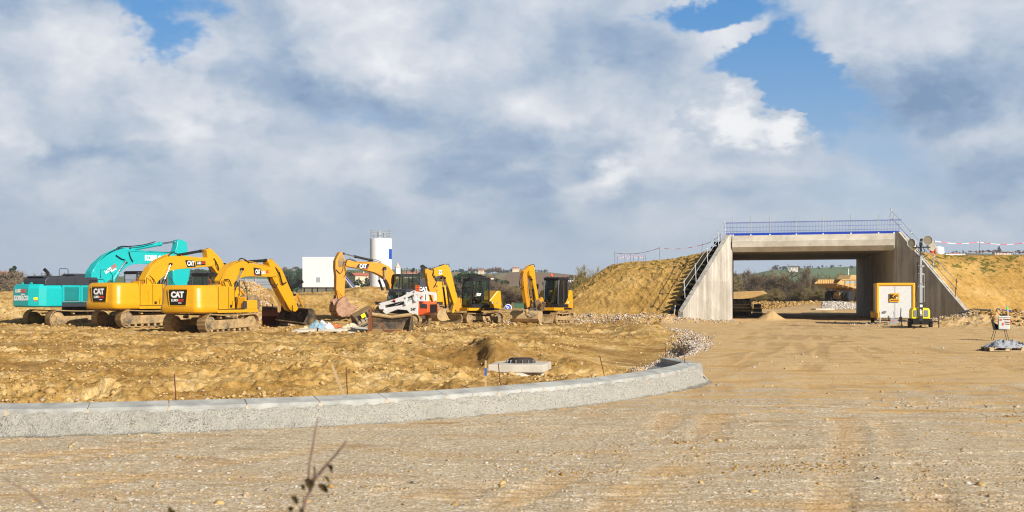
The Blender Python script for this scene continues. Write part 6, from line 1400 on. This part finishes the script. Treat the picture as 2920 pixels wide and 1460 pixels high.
mb = MB(); mb.tube([(-2.8, -.3, -.2), (.2, -.3, .8)], .08, 4); mb.tube([(-2.2, -.3, 0), (-2.2, -.3, -1)], .06, 4); mb.tube([(-1.2, -.3, .4), (-1.5, -.3, -1)], .06, 4); mb.tube([(-.3, -.3, .7), (-.6, -.3, -1)], .06, 4); mb.build('frame', 'green_steel', t, 0)
t = empty('screw_conveyor', (px2x(1003, 158), 158, 1.2), R(0), 'white and blue sloping screw conveyor beside the silo', 'conveyor')
mb = MB(); mb.tube([(-1.2, 0, 3.3), (.75, 0, .9)], .19, 10); mb.build('tube', 'silo_white', t, 40); mb = MB(); mb.tube([(-1.0, -.2, 3.3), (.9, -.2, 1.0)], .10, 6); mb.tube([(-1.25, 0, 3.35), (-1.5, 0, 3.0)], .22, 8); mb.tube([(.7, 0, .9), (.8, 0, 0)], .14, 8); mb.build('drive_housing', 'blue_paint', t, 40)
Yg = 150; t = empty('aggregate_bin', (px2x(722, Yg), Yg, 1.4), R(0), 'long grey steel aggregate bin behind the rock heap', 'hopper')
mb = MB(); mb.box((0, 1, 1.9), (5.4, 2.4, 1.1)); mb.box((0, .9, 1.15), (5.6, 2.4, .25)); mb.prism([(-2.6, .3), (2.6, .3), (2.7, 1.1), (-2.7, 1.1)], 0, 2.0); b_ = mb.build('bin_body', 'grey_sheet', t, 0, .03)
for xx in (-2.6, -.9, .35, 2.6): mb = MB(); mb.box((xx, -.25, 1.0), (.12, .12, 3.0)); mb.build('post', 'galvanised', t, 0)
for zz in (1.35, 1.75, 2.1): mb = MB(); mb.box((0, -.28, zz), (5.3, .05, .05)); mb.build('rail', 'galvanised', b_, 0)

# ------------------------------------------------------------------ dump trucks beyond the underpass
C7 = lambda x, y: (2040+x/3.788, 600+y/3.788)
def dump_truck(rig, bed, y_w, wheels, cabpts, ribs, label=None):
    root = rig.root; Wb = 3.1
    P_ = rig.tr(C7, bed, -Wb/2); mb = MB(); mb.prism(P_, -Wb/2, Wb/2); b_ = mb.build('dump_body', 'worn_orange_yellow', root, 0, .05)
    for r0, r1 in ribs:
        a, c = rig.tr(C7, [r0, r1], -Wb/2); mb = MB(); mb.box(((a[0]+c[0])/2, -Wb/2-.06, (a[1]+c[1])/2), (.14, .12, abs(a[1]-c[1]))); mb.build('rib', 'worn_orange_yellow', b_, 0)
    for (wx, yy) in wheels: wheel(root, (wx, yy, .9), .9, .62, 'y', 'trailer_yellow', rimr=.52)
    mb = MB(); mb.box((sum(w_[0] for w_ in wheels)/len(wheels)+.8, 0, 1.2), (5.5, 1.1, .5)); 
    for (wx, yy) in wheels: mb.box((wx, yy*.5, .9), (.3, abs(yy), .3))
    mb.build('chassis', 'frame_steel', root, 0, .03)
    if cabpts is not None: mb = MB(); mb.box(cabpts[0], cabpts[1]); mb.build('cab', 'worn_orange_yellow', root, 0, .1)
paint('worn_orange_yellow', S(186, 150, 88), .6, 0, .75, S(166, 138, 98), 1.2, var=.1)
r1_ = Rig('dump_truck', 2394, 178, .58, 42, 'dusty yellow dump truck seen from behind at the right side of the underpass opening', 'dump truck')
ID = lambda x, y: (x, y)
C9 = lambda x, y: (2330+x/9.2, 760+y/9.2)
yw = -2.0; side_ = r1_.tr(C9, [(535, 440), (650, 335), (1500, 335), (1500, 640), (1130, 585), (790, 498)], yw)
root = r1_.root; mb = MB(); mb.prism(side_, yw, yw+.12); mb.prism(side_, -yw-.12, -yw)
bt = [side_[0], side_[5], side_[4], side_[3]]
mb.loft([[(p[0], y, p[1]) for p in bt]+[(p[0], y, p[1]-.12) for p in bt[::-1]] for y in (yw, -yw)]); mb.mat = 0
mb.box((side_[2][0], 0, side_[2][1]-.6), (.15, -2*yw, 1.5)); b_ = mb.build('dump_body', 'worn_orange_yellow', root, 0, .02)
for k in range(7): x = side_[0][0]+.8+k*.62; mb = MB(); mb.box((x, -yw-.16, side_[1][1]-.42), (.14, .1, .8)); mb.build('rib', 'worn_orange_yellow', b_, 0)
for k in range(3): x = side_[0][0]+1.9+k*1.35; mb = MB(); mb.box((x, yw-.04, side_[1][1]-.5), (.12, .1, 1.0)); mb.build('rib', 'bucket_steel', b_, 0)
mb = MB(); mb.box(((side_[1][0]+side_[2][0])/2, yw-.03, side_[1][1]-.06), (side_[2][0]-side_[1][0], .14, .14)); mb.build('rim_bar', 'worn_orange_yellow', b_, 0)
mb = MB(); mb.box((side_[1][0]+2.6, yw-.008, side_[1][1]-.42), (3.6, .02, .22)); mb.build('blue_stripe', 'torn_sheeting_blue', b_, 0)
mb = MB()
for k in range(5): t_ = k/4.4; p = (side_[0][0]+(side_[4][0]-side_[0][0])*t_, side_[0][1]+(side_[4][1]-side_[0][1])*t_); mb.box((p[0]+.3, 0, p[1]-.24), (.16, -2*yw-.3, .22))
mb.build('underside_beam', 'worn_orange_yellow', b_, 0)
for yy in (-1.75, -1.15, 1.15, 1.75): wheel(root, (0, yy, .92), .92, .54, 'y', 'trailer_yellow', rimr=.5)
for yy in (-1.5, 1.5): wheel(root, (4.3, yy, .92), .92, .54, 'y', 'trailer_yellow', rimr=.5)
mb = MB(); mb.box((2.2, 0, 1.35), (6.0, 1.0, .5)); mb.box((0, 0, .95), (.7, 2.4, .6)); mb.cyl((.3, -.8, 1.2), (.6, -.8, 2.3), .1, 8); mb.cyl((.3, .8, 1.2), (.6, .8, 2.3), .1, 8); mb.build('chassis', 'frame_steel', root, 0, .03)
cp = r1_.tr(C9, [(845, 330), (900, 222), (1300, 222), (1300, 330)], -.9); mb = MB(); mb.prism(cp, -.9, 1.2); mb.build('cab_guard', 'worn_orange_yellow', root, 0, .03)
r2_ = Rig('dump_truck', 2075, 128, .1, 166, 'yellow dump truck body sticking out behind the left wall of the underpass', 'dump truck')
C7b = C7
dump_truck(r2_, [(565, 900), (515, 868), (230, 880), (-100, 880), (-100, 990), (240, 964), (420, 942)], 0, [(1.0, -1.2), (3.0, -1.2), (1.0, 1.2), (3.0, 1.2)], ((3.9, 0, 2.2), (1.6, 2.6, 1.6)), [((440, 880), (440, 925)), ((370, 884), (370, 940)), ((290, 890), (290, 950))])
t = empty('formwork_stack', (px2x(2128, 104), 104, 0), R(-10), 'dark stack of formwork panels in the shade against the left underpass wall', 'formwork')
rg = random.Random(8)
for k in range(12):
    mb = MB(); mb.box((rg.uniform(-.12, .12)-.35, 0, .08+k*.125), (1.75-(.3 if k > 8 else 0), 1.6, .10), (0, 0, rg.uniform(-.06, .06))); mb.build('panel', 'dark_bucket' if k % 3 else 'bucket_steel', t, 0)
for k in range(3): mb = MB(); mb.box((.95, -.2, .18+k*.36), (.85-.12*k, .8, .33)); mb.build('block', 'charcoal_paint', t, 0, .02)
mb = MB(); mb.box((0, 0, .1), (2.2, 1.2, .16)); o = mb.build('concrete_plate', 'pale_concrete', None, 0, .02); o.location = (px2x(2346, 127), 127, .22); o.rotation_euler = (0, 0, R(12)); tag(o, 'grey concrete plate lying at the pale gravel heap beyond the underpass', 'slab')
mb = MB(); mb.tube([(0, 0, -1), (0, 0, 5.4)], [.1, .07], 8); o = mb.build('white_pole', 'silo_white', None); o.location = (px2x(2419.5, 190), 190, .6); tag(o, 'slim white pole behind the dump truck, seen through the underpass', 'pole')
# round blue sign top and green box on the rim of the site
mb = MB(); mb.lathe([(0, -.02), (.42, -.02), (.45, 0), (.42, .02), (0, .02)], 32, (0, 0, .3), 'y'); sg = empty('road_sign', (px2x(1449, 150), 150, -.1), 0, 'round blue road sign with white arrow peeking over the edge of the site', 'road sign')
mb.build('disc', 'decal_white', sg); mb = MB(); mb.lathe([(0, -.01), (.38, -.01), (.38, .01), (0, .01)], 32, (0, -.03, .3), 'y'); mb.build('face', 'silo_blue', sg); mb = MB(); mb.box((0, -.05, .3), (.1, .02, .35), (0, .7, 0)); mb.prism([(-.26, .28), (-.02, .48), (-.2, .5)], -.06, -.04); mb.build('arrow', 'decal_white', sg, 0); mb = MB(); mb.cyl((0, .05, -.6), (0, .05, .3), .04, 6); mb.build('post', 'galvanised', sg)
mb = MB(); mb.box((0, 0, .3), (1.6, 1.2, .9)); mb.box((0, 0, .78), (1.7, 1.3, .08)); o = mb.build('green_container', 'green_steel', None, 0, .03); o.location = (px2x(1483, 165), 165, -.1); tag(o, 'low green metal box on the edge of the site behind the excavators', 'container')
# things on the right bank's top
o = empty('white_van', (px2x(2702, 150), 150, 6.0), R(8), 'white van roof showing above the right bank', 'van')
mb = MB(); mb.prism([(-1.0, 0), (-1.0, .62), (-.7, .95), (1.9, .95), (2.0, 0)], -.9, .9); mb.box((.4, 0, -.25), (3.6, 1.8, .5)); mb.build('body', 'silo_white', o, 0, .06); mb = MB(); mb.prism([(-.98, .55), (-.72, .86), (-.70, .86), (-.9, .5)], -.75, .75); mb.build('windscreen', 'black_metal', o, 0)
for sx in (-.3, 1.3): wheel(o, (sx, -.85, -.5), .32, .2, 'y')
o = empty('concrete_mixer_truck', (px2x(2660, 100), 100, 5.2), R(0), 'white and orange drum with white cover just over the right bank by the lamps', 'mixer truck')
mb = MB(); mb.lathe([(0, 0), (.42, 0), (.5, .25), (.45, .62), (.2, .75), (0, .75)], 20, (.45, 0, 0)); mb.build('cover', 'silo_white', o, 30); mb = MB(); mb.lathe([(0, -.3), (.16, -.3), (.2, .3), (0, .3)], 14, (-.22, -.4, .4)); mb.build('drum', 'decal_red', o, 30); mb = MB(); mb.box((-.2, -.2, -.1), (.9, .6, .3)); mb.build('base', 'black_metal', o, 0)

# ------------------------------------------------------------------ trees of the far country
def treemat(name, c1, c2, sc=.6):
    m, b, o = start(name); v = objco(); n = noise(v, sc, 4, .6); r = E(node('ShaderNodeObjectInfo').outputs['Random'])
    c = mix(mapr(n, .35, .65), c1, c2); c = mix(r*.35, c, tuple(x*.6 for x in c1))
    put(b.inputs['Base Color'], c); b.inputs['Roughness'].default_value = .9; b.inputs['Specular IOR Level'].default_value = .15
treemat('bark', S(88, 78, 66), S(128, 116, 98)); treemat('bark_pale', S(140, 130, 114), S(176, 168, 150)); treemat('twig', S(100, 84, 68), S(140, 122, 98)); treemat('twig_gold', S(124, 110, 66), S(160, 144, 92))
treemat('needles', S(30, 46, 30), S(58, 76, 46), .5); treemat('foliage_dark', S(38, 50, 32), S(74, 86, 52), .5); treemat('foliage_pine', S(48, 72, 38), S(84, 108, 56), .5)
def bare_tree(name, seed, tw, barkm, twigm, spread=.5, levels=4, trunkn=1, lean=0):
    """height 1 when built; trunk with limbs in one mesh, the fine twigs in another"""
    rg = random.Random(seed); T = MB(); Q = []
    def grow(p, d, L, r, lv):
        n = 3; pts = [p]; dd = d
        for k in range(n):
            dd = (dd+Vector((rg.uniform(-1, 1), rg.uniform(-1, 1), rg.uniform(-.3, .6)))*.16).normalized(); pts.append(pts[-1]+dd*L/n)
        if lv < 3: T.tube(pts, [r*(1-.45*k/n) for k in range(n+1)], 5 if lv < 2 else 3, cap=False)
        else:
            for a, c in zip(pts[:-1], pts[1:]): Q.append((a, c, tw))
        if lv >= levels:
            for k in range(5):
                q = pts[rg.randint(1, n)]; e = (dd+Vector((rg.uniform(-1, 1), rg.uniform(-1, 1), rg.uniform(-.5, .9)))*.8).normalized(); Q.append((q, q+e*L*rg.uniform(.5, 1.0), tw*.8))
            return
        nb = rg.randint(4, 6) if lv == 0 else rg.randint(3, 5)
        for k in range(nb):
            t = rg.uniform(.30 if lv else .35, 1.0); i = min(int(t*n), n-1); q = pts[i]+(pts[i+1]-pts[i])*(t*n-i)
            a = rg.uniform(0, 6.28); out = Vector((math.cos(a), math.sin(a), 0)); e = (dd*(1-spread)+out*spread*rg.uniform(.7, 1.3)+Vector((0, 0, .18))).normalized()
            grow(q, e, L*rg.uniform(.50, .72), r*.5, lv+1)
        grow(pts[-1], dd, L*.66, r*.5, lv+1)
    for k in range(trunkn):
        grow(Vector((rg.uniform(-.05, .05)*(trunkn > 1), rg.uniform(-.05, .05)*(trunkn > 1), -.02)), Vector((lean+rg.uniform(-.25, .25)*(trunkn > 1), rg.uniform(-.2, .2)*(trunkn > 1), 1)).normalized(), .40, .019, 0)
    X = MB()
    for a, c, w_ in Q:
        d = (c-a); s = d.cross(Vector((rg.uniform(-1, 1), rg.uniform(-1, 1), rg.uniform(-1, 1)))).normalized()*w_*.5
        X.v += [tuple(a-s), tuple(a+s), tuple(c+s*.4), tuple(c-s*.4)]; b0 = len(X.v)-4; X.f.append((b0, b0+1, b0+2, b0+3)); X.mi.append(0)
    zt = max(v[2] for v in X.v); 
    for M_ in (X, T): M_.v = [(x/zt, y/zt, z/zt) for x, y, z in M_.v]
    return finish(name, T, X, barkm, twigm)
def finish(name, T, X, barkm, crownm, crown='crown'):
    r = bpy.data.objects.new(name, None); COL.objects.link(r); r.empty_display_size = .3
    T.build('trunk', barkm, r, 40); X.build(crown, crownm, r, 0); r.location = (0, -500, -50); return r
def leafy(name, seed, mat, shape, n, size, trunk, clumps):
    rg = random.Random(seed); X = MB(); T = MB()
    for (cx_, cy_, cz_, rx, rz_) in clumps:
        for k in range(n//len(clumps)):
            u, v_, w_ = rg.gauss(0, 1), rg.gauss(0, 1), rg.gauss(0, 1); L = math.sqrt(u*u+v_*v_+w_*w_); rr = rg.uniform(.55, 1.0)**.5*rg.uniform(.8, 1.08)
            p = Vector((cx_+u/L*rx*rr, cy_+v_/L*rx*rr, cz_+w_/L*rz_*rr))
            a = Vector((rg.gauss(0, 1), rg.gauss(0, 1), rg.gauss(0, 1))).normalized()*size*rg.uniform(.5, 1.3); b_ = a.cross(Vector((rg.gauss(0, 1), rg.gauss(0, 1), rg.gauss(0, 1)))).normalized()*size*rg.uniform(.3, .8)
            X.v += [tuple(p-a), tuple(p+b_), tuple(p+a), tuple(p-b_)]; b0 = len(X.v)-4; X.f.append((b0, b0+1, b0+2, b0+3)); X.mi.append(0)
    for t in trunk: T.tube(t[0], t[1], 6)
    return finish(name, T, X, 'bark', mat)
rg0 = random.Random(3)
KIND = {
 'b1': bare_tree('bare_tree', 11, .0055, 'bark', 'twig', .5), 'b2': bare_tree('bare_tree', 12, .006, 'bark', 'twig', .62, 4, 2), 'b3': bare_tree('bare_tree', 13, .006, 'bark', 'twig', .42),
 'f1': bare_tree('bare_tree', 14, .024, 'bark', 'twig', .55), 'f2': bare_tree('bare_tree', 15, .026, 'bark', 'twig', .6, 4, 2), 'f3': bare_tree('bare_tree', 16, .024, 'bark', 'twig_gold', .5),
 'p1': bare_tree('bare_tree', 17, .005, 'bark_pale', 'twig', .45), 'g1': bare_tree('bare_tree', 18, .0065, 'bark', 'twig_gold', .5, 4, 2, .12),
 's1': bare_tree('winter_shrub', 19, .010, 'bark', 'twig', .75, 4, 4), 's2': bare_tree('winter_shrub', 20, .010, 'bark', 'twig_gold', .8, 4, 5),
 'c1': leafy('conifer', 21, 'needles', 0, 2600, .030, [([(0, 0, 0), (0, 0, .9)], [.02, .005])], [(rg0.uniform(-.03, .03), rg0.uniform(-.03, .03), .16+.8*k/13, (.24*(1-k/14)+.02)*rg0.uniform(.8, 1.15), .05) for k in range(14)]),
 'r1': leafy('evergreen_tree', 22, 'foliage_dark', 0, 3000, .032, [([(0, 0, 0), (0, 0, .6)], [.03, .015])], [(0, 0, .6, .30, .36)]+[(rg0.uniform(-.3, .3), rg0.uniform(-.3, .3), rg0.uniform(.35, .85), rg0.uniform(.12, .2), rg0.uniform(.1, .15)) for k in range(11)]),
 'r2': leafy('evergreen_tree', 23, 'foliage_dark', 0, 3000, .030, [([(0, 0, 0), (0, 0, .6)], [.03, .015])], [(0, 0, .5, .26, .36)]+[(rg0.uniform(-.34, .34), rg0.uniform(-.3, .3), rg0.uniform(.3, .88), rg0.uniform(.1, .2), rg0.uniform(.08, .16)) for k in range(12)]),
 'u1': leafy('umbrella_pine', 24, 'foliage_pine', 0, 3600, .030, [([(0, 0, 0), (.02, 0, .4), (0, 0, .6)], [.04, .03, .02]), ([(.02, 0, .4), (.25, 0, .72)], [.02, .01]), ([(.02, 0, .45), (-.25, .1, .74)], [.02, .01])], [(0, 0, .76, .44, .14)]+[(rg0.uniform(-.42, .42), rg0.uniform(-.3, .3), .80+rg0.uniform(-.08, .10), rg0.uniform(.12, .2), rg0.uniform(.06, .1)) for k in range(11)]),
}
used_k = set(); rgt = random.Random(77)
def gz_(x, y): return float(height(np.array([float(x)]), np.array([float(y)]))[0][0])
def tree(kind, px, topy, Y, label, cat='tree', grp=None, wide=1.0):
    x = px2x(px, Y); z0 = gz_(x, Y); h = H+(HY-topy)/FX*Y-z0
    if h < 1: return
    src = KIND[kind]
    if kind in used_k: o = copy_tree(src)
    else: o = src; used_k.add(kind)
    o.location = (x, Y, z0-.02*h); o.rotation_euler = (0, 0, rgt.uniform(0, 6.28)); s = h/1.0; o.scale = (s*wide, s*wide, s)
    for k in ('label', 'category', 'group'):
        if k in o: del o[k]
    return tag(o, label, cat, grp)
def row(kinds, px0, px1, n, t0, t1, Y0, Y1, label, grp, cat='tree', wide=1.0):
    for k in range(n):
        px = px0+(px1-px0)*(k+rgt.uniform(.1, .9))/n; tree(rgt.choice(kinds), px, rgt.uniform(t0, t1), rgt.uniform(Y0, Y1), label, cat, grp, wide*rgt.uniform(.85, 1.3))
BW = 'bare winter tree '
tree('c1', 37, 758, 420, 'dark green conifer above the left bank, left of the turquoise excavator', 'tree', None, 1.3)
row(['f1', 'f2', 'b2'], 0, 75, 9, 764, 788, 380, 440, BW+'near the conifer at the far left', 'bare trees by the left conifer')
row(['s1', 's2'], -5, 90, 9, 790, 806, 360, 390, 'brown winter shrub below the conifer at the far left', 'shrubs at the far left', 'shrub', 1.3)
row(['f1', 'f2', 'f3'], 95, 470, 40, 774, 794, 1250, 1420, BW+'on the ridge behind the three big excavators', 'trees on the ridge behind the big excavators')
row(['r1', 'r2'], 548, 606, 4, 761, 768, 900, 960, 'round dark tree showing between the booms of the yellow excavators', 'round dark trees between the booms', wide=1.1)
row(['f1', 'f2'], 470, 720, 22, 770, 782, 1200, 1400, BW+'on the ridge between excavator booms and white container', 'trees on the ridge left of the container')
row(['f1', 'f2', 'f3'], 800, 862, 12, 758, 770, 1100, 1300, BW+'on the ridge just left of the white container', 'ridge trees by the container')
tree('u1', 838, 763, 820, 'flat topped pine on the slope left of the white container', 'tree')
row(['r1', 'r2', 'f1'], 806, 862, 8, 778, 794, 520, 640, 'dark hedgerow tree at the foot of the slope left of the white container', 'hedgerow trees left of the container')
row(['r1', 'f2'], 984, 1004, 3, 764, 776, 560, 620, 'dark tree beside the old excavator stick', 'dark trees behind the old excavator')
row(['b1', 'b2', 'f3'], 1000, 1056, 8, 770, 782, 420, 520, BW+'between the old excavator and the silo', 'bare trees left of the silo')
tree('r1', 1052, 783, 400, 'round evergreen at the foot of the silo')
row(['f1', 'f2', 'f3'], 1118, 1265, 36, 760, 772, 1150, 1400, BW+'on the ridge right of the silo', 'ridge trees right of the silo')
tree('c1', 1178, 764, 900, 'small dark conifer right of the church tower'); tree('c1', 1208, 755, 700, 'broad dark conifer left of the barred cab excavator boom', 'tree', None, 1.7); tree('r2', 1216, 772, 640, 'dark evergreen below the broad conifer')
row(['b1', 'f3', 'f1'], 1120, 1260, 14, 776, 792, 480, 640, BW+'in the hollow behind the old excavator cab', 'hollow trees behind the old excavator')
row(['c1', 'r2'], 1286, 1338, 14, 765, 773, 1300, 1420, 'blue green conifer on the ridge behind the compact excavator boom', 'ridge conifers', wide=1.3)
row(['f1', 'f2'], 1338, 1428, 20, 759, 770, 1150, 1350, 'tall bare tree on the ridge left of the green hill', 'ridge trees left of the green hill')
tree('u1', 1333, 772, 400, 'umbrella pine with broad green crown left of the barred cab', 'tree', None, .95)
row(['b1', 'b2', 'f3', 'f1', 's1'], 1250, 1420, 24, 772, 796, 380, 520, BW+'in the brown grove behind the barred cab excavator', 'brown grove trees')
row(['r1', 'r2'], 1386, 1420, 4, 784, 796, 430, 480, 'dark evergreen in the brown grove right of the barred cab', 'dark evergreens of the grove')
row(['s1', 's2', 'r2'], 1400, 1470, 7, 806, 816, 430, 520, 'low shrub in the field below the green hill', 'field shrubs below the hill', 'shrub', 1.3)
row(['r1', 'f1', 'f2', 'r2', 'c1'], 1422, 1500, 24, 763, 773, 1250, 1400, 'dark wood tree on top of the green hill', 'wood on the green hill', wide=1.2)
row(['f1', 'f2'], 1524, 1560, 6, 764, 772, 1250, 1350, 'bare tree on the hill top between the two compact excavator booms', 'hill trees by the right boom')
row(['r1', 'f1', 'r2'], 1556, 1665, 9, 779, 794, 800, 950, 'small tree on the slope behind the beacon cab excavator', 'slope trees right of the beacon cab')
tree('b2', 1436, 797, 178, 'bare crooked tree on the rim between the two compact excavators', 'tree', None, 1.2)
row(['s1', 's2'], 1408, 1500, 7, 812, 828, 172, 190, 'brown winter shrub on the rim between the compact excavators', 'rim shrubs', 'shrub', 1.0)
tree('g1', 1668, 747, 138, 'yellowish bare tree just left of the left bank top', 'tree', None, .7); tree('g1', 1704, 753, 142, 'yellowish bare tree behind the left bank shoulder', 'tree', None, .6); tree('g1', 1645, 778, 134, 'lowest yellowish bare tree beside the left bank', 'tree', None, .8)
tree('b1', 2147, 756, 262, 'dark bare tree leftmost of the tall trees seen through the underpass', 'tree', None, .8)
tree('b2', 2246, 748, 270, 'broad bare tree in the middle of the underpass opening', 'tree', None, 1.1); tree('p1', 2302, 746, 268, 'tall pale barked tree right of the broad bare tree', 'tree', None, .8)
tree('b3', 2190, 770, 280, 'slender bare tree between the dark tree and the broad tree', 'tree', None, .8); tree('p1', 2288, 800, 240, 'short pale trunk tree in front of the tall pale tree', 'tree', None, .7)
row(['b1', 'b2', 'b3', 'g1'], 2100, 2445, 22, 768, 806, 270, 360, BW+'in the thicket seen through the underpass', 'thicket trees beyond the underpass')
row(['s1', 's2'], 2100, 2445, 26, 808, 834, 228, 262, 'brown winter shrub at the foot of the thicket beyond the underpass', 'thicket shrubs beyond the underpass', 'shrub', 1.1)
row(['f1', 'f2', 'r1'], 2094, 2140, 10, 768, 786, 700, 900, 'tree on the green slope at the left of the underpass opening', 'slope trees left in the opening')
row(['f1', 'f2', 'f3', 'r2'], 2200, 2445, 34, 754, 764, 1300, 1420, 'small tree on the skyline seen through the underpass', 'skyline trees in the opening')
row(['f1', 'f2', 'r1'], 2690, 2925, 26, 710, 723, 1350, 1460, BW+'on the skyline above the right bank', 'skyline trees above the right bank')
tree('c1', 2849, 702, 1350, 'layered cedar above the right bank beside the long house', 'tree', None, 1.6)
row(['f1', 'f2'], 1500, 1700, 14, 778, 793, 1200, 1400, 'distant bare tree on the falling skyline left of the bank', 'falling skyline trees')
for k, o in KIND.items():
    if k not in used_k: print('unused', k)

# ------------------------------------------------------------------ houses
flat('house_wall', S(206, 186, 160), .9); flat('house_wall_white', S(226, 220, 210), .9); flat('roof_tile', S(166, 96, 72), .9); flat('roof_dark', S(92, 78, 74), .9); flat('window_dark', S(52, 54, 60), .4)
def house(px, basey, Y, wd, dp, h, rz, wall, roof, label, nwin=4, dz=None):
    x = px2x(px, Y); z = H+(HY-basey)/FX*Y if dz is None else dz
    t = empty('house', (x, Y, z), R(rz), label, 'house'); mb = MB(); mb.box((0, 0, h/2-1), (wd, dp, h+2)); w_ = mb.build('wall', wall, t, 0)
    mb = MB(); rh = dp*.22; mb.prism([(-dp/2-.4, h+.003), (0, h+rh), (dp/2+.4, h+.003)], -wd/2-.3, wd/2+.3, 'x'); rf = mb.build('roof', roof, t, 0)
    mb = MB(); mb.box((wd*.3, 0, h+rh), (.5, .5, .8)); mb.build('chimney', wall, rf, 0)
    for k in range(nwin): mb = MB(); mb.box((-wd/2+wd*(k+.5)/nwin, -dp/2-.02, h*.55), (min(1.0, wd*.09), .06, h*.38)); mb.build('window', 'window_dark', t, 0)
    return t
house(8, 806, 440, 9, 7, 2.6, 15, 'house_wall', 'roof_tile', 'low barn with a red tiled roof at the far left edge')
house(1176, 786, 900, 11, 6, 1.9, -4, 'house_wall', 'roof_tile', 'long farmhouse with a tiled roof right of the silo', 6)
house(975, 786, 880, 8, 6, 2.2, 10, 'house_wall_white', 'roof_dark', 'pale house half hidden behind the old excavator stick', 5)
house(1024, 806, 420, 5.5, 5, 2.4, 35, 'house_wall', 'roof_tile', 'small hut in the field between the old excavator and the silo', 2)
house(1470, 771, 1260, 7, 6, 2.2, 5, 'house_wall', 'roof_tile', 'red roofed house among the wood on the green hill', 3)
house(1372, 776, 1100, 5, 5, 1.8, -8, 'house_wall', 'roof_tile', 'low red roofed house on the ridge above the barred cab', 4)
house(2262, 769, 1080, 8, 5.5, 2.3, -18, 'house_wall_white', 'roof_dark', 'white house with a dark roof on the hill seen through the underpass', 3)
house(2856, 728, 1330, 19, 7, 2.6, 4, 'house_wall', 'roof_dark', 'long low house on the skyline above the right bank', 5)
house(2722, 731, 1300, 12, 7, 2.2, -5, 'house_wall', 'roof_tile', 'red roofed house just over the right bank near the white van', 4)
house(1622, 800, 860, 7, 5, 2.4, 12, 'house_wall_white', 'roof_tile', 'tiny white house on the slope behind the beacon cab', 2)
Yt = 1100; t = empty('church_tower', (px2x(1134, Yt), Yt, H+(HY-790)/FX*Yt), R(20), 'slim pale church tower rising right of the silo', 'tower')
mb = MB(); mb.box((0, 0, 3), (4.2, 4.2, 12)); mb.build('wall', 'house_wall_white', t, 0); mb = MB(); mb.lathe([(3.0, 9.0), (2.2, 9.2), (.1, 13.4), (0, 13.4)], 8, (0, 0, 0)); mb.build('spire', 'house_wall', t, 0)

# ------------------------------------------------------------------ dry weeds close to the lens
treemat('weed_stem', S(78, 62, 58), S(112, 92, 84), 8); treemat('weed_leaf', S(50, 40, 28), S(92, 78, 44), 20)
def weed(name, label, stems, leaves, Yw):
    b0 = P(*stems[0][0][-1], Yw); b0.z = 0; t = empty(name, b0, 0, label, 'plant')
    mb = MB()
    for pts, r0, r1, dy in stems:
        V = [P(px, py, Yw+dy*(len(pts)-1-i)/len(pts)) for i, (px, py) in enumerate(pts)]
        if pts[-1][1] >= 1455: V.append(Vector((V[-1].x-.02, V[-1].y+.02, V[-1].z-.5))); V.append(Vector((b0.x, b0.y, .0)))
        V = [v-b0 for v in V]; mb.tube(V, [r0+(r1-r0)*i/(len(V)-1) for i in range(len(V))], 6)
    mb.build('stem', 'weed_stem', t, 60)
    for (a, c, w_, cv) in leaves:
        A_, C_ = P(*a, Yw)-b0, P(*c, Yw-.01)-b0; d = C_-A_; s = d.cross(Vector((.2, 1, .1))).normalized()*w_; m_ = (A_+C_)/2+Vector((0, cv, 0)); n = 6; rings = []
        L_ = MB(); vs = []
        for i in range(n+1):
            u = i/n; p = A_*(1-u)+C_*u+Vector((0, cv*4*u*(1-u), 0)); k = math.sin(math.pi*u)**.8; vs += [p-s*k, p+Vector((0, .004*k, 0)), p+s*k]
        L_.add(vs, [(3*i, 3*i+1, 3*i+4, 3*i+3) for i in range(n)]+[(3*i+1, 3*i+2, 3*i+5, 3*i+4) for i in range(n)]); L_.build('leaf', 'weed_leaf', t, 60)
weed('dry_weed', 'dry reddish weed stalk with withered leaves close to the camera', [([(907, 1190), (899, 1225), (892, 1272), (882, 1323), (880, 1365), (884, 1400), (873, 1423), (862, 1460)], .0012, .0040, .1), ([(987, 1258), (961, 1293), (929, 1328), (897, 1367), (884, 1400)], .0016, .0030, .05), ([(896, 1330), (898, 1352), (892, 1370)], .002, .002, 0)],
     [((905, 1382), (936, 1405), .0065, .01), ((933, 1326), (945, 1350), .0045, .02), ((922, 1358), (940, 1378), .003, .01), ((866, 1370), (888, 1380), .006, .01), ((888, 1366), (880, 1394), .009, .0), ((858, 1384), (870, 1394), .005, 0), ((829, 1414), (849, 1440), .0055, .01), ((821, 1456), (836, 1446), .005, 0), ((852, 1450), (866, 1470), .006, 0)], 2.1)
weed('dry_weed', 'faint dry stalk close to the camera in the lower left corner', [([(12, 1364), (40, 1381), (73, 1398), (110, 1428), (140, 1458)], .0006, .0016, 0)], [], 1.7)
weed('green_sprig', 'green leaf tips at the bottom edge left of the dry weed', [([(489, 1452), (485, 1465), (483, 1475)], .001, .002, 0)], [((478, 1448), (492, 1468), .006, 0), ((492, 1455), (500, 1466), .004, 0)], 2.0)

# ------------------------------------------------------------------ the air
hz_m = bpy.data.materials.new('haze_air'); hz_m.use_nodes = True; E.T = hz_m.node_tree; E.T.nodes.clear()
pv = node('ShaderNodeVolumePrincipled', ins={'Color': (.80, .90, 1.0, 1), 'Density': .00020, 'Anisotropy': .2}); o = node('ShaderNodeOutputMaterial'); E.T.links.new(pv.outputs[0], o.inputs['Volume'])
MATS['haze_air'] = hz_m
mb = MB(); mb.box((0, 1300, 45), (9000, 2900, 116)); o = mb.build('haze', 'haze_air', None, 0); tag(o, kind='stuff')
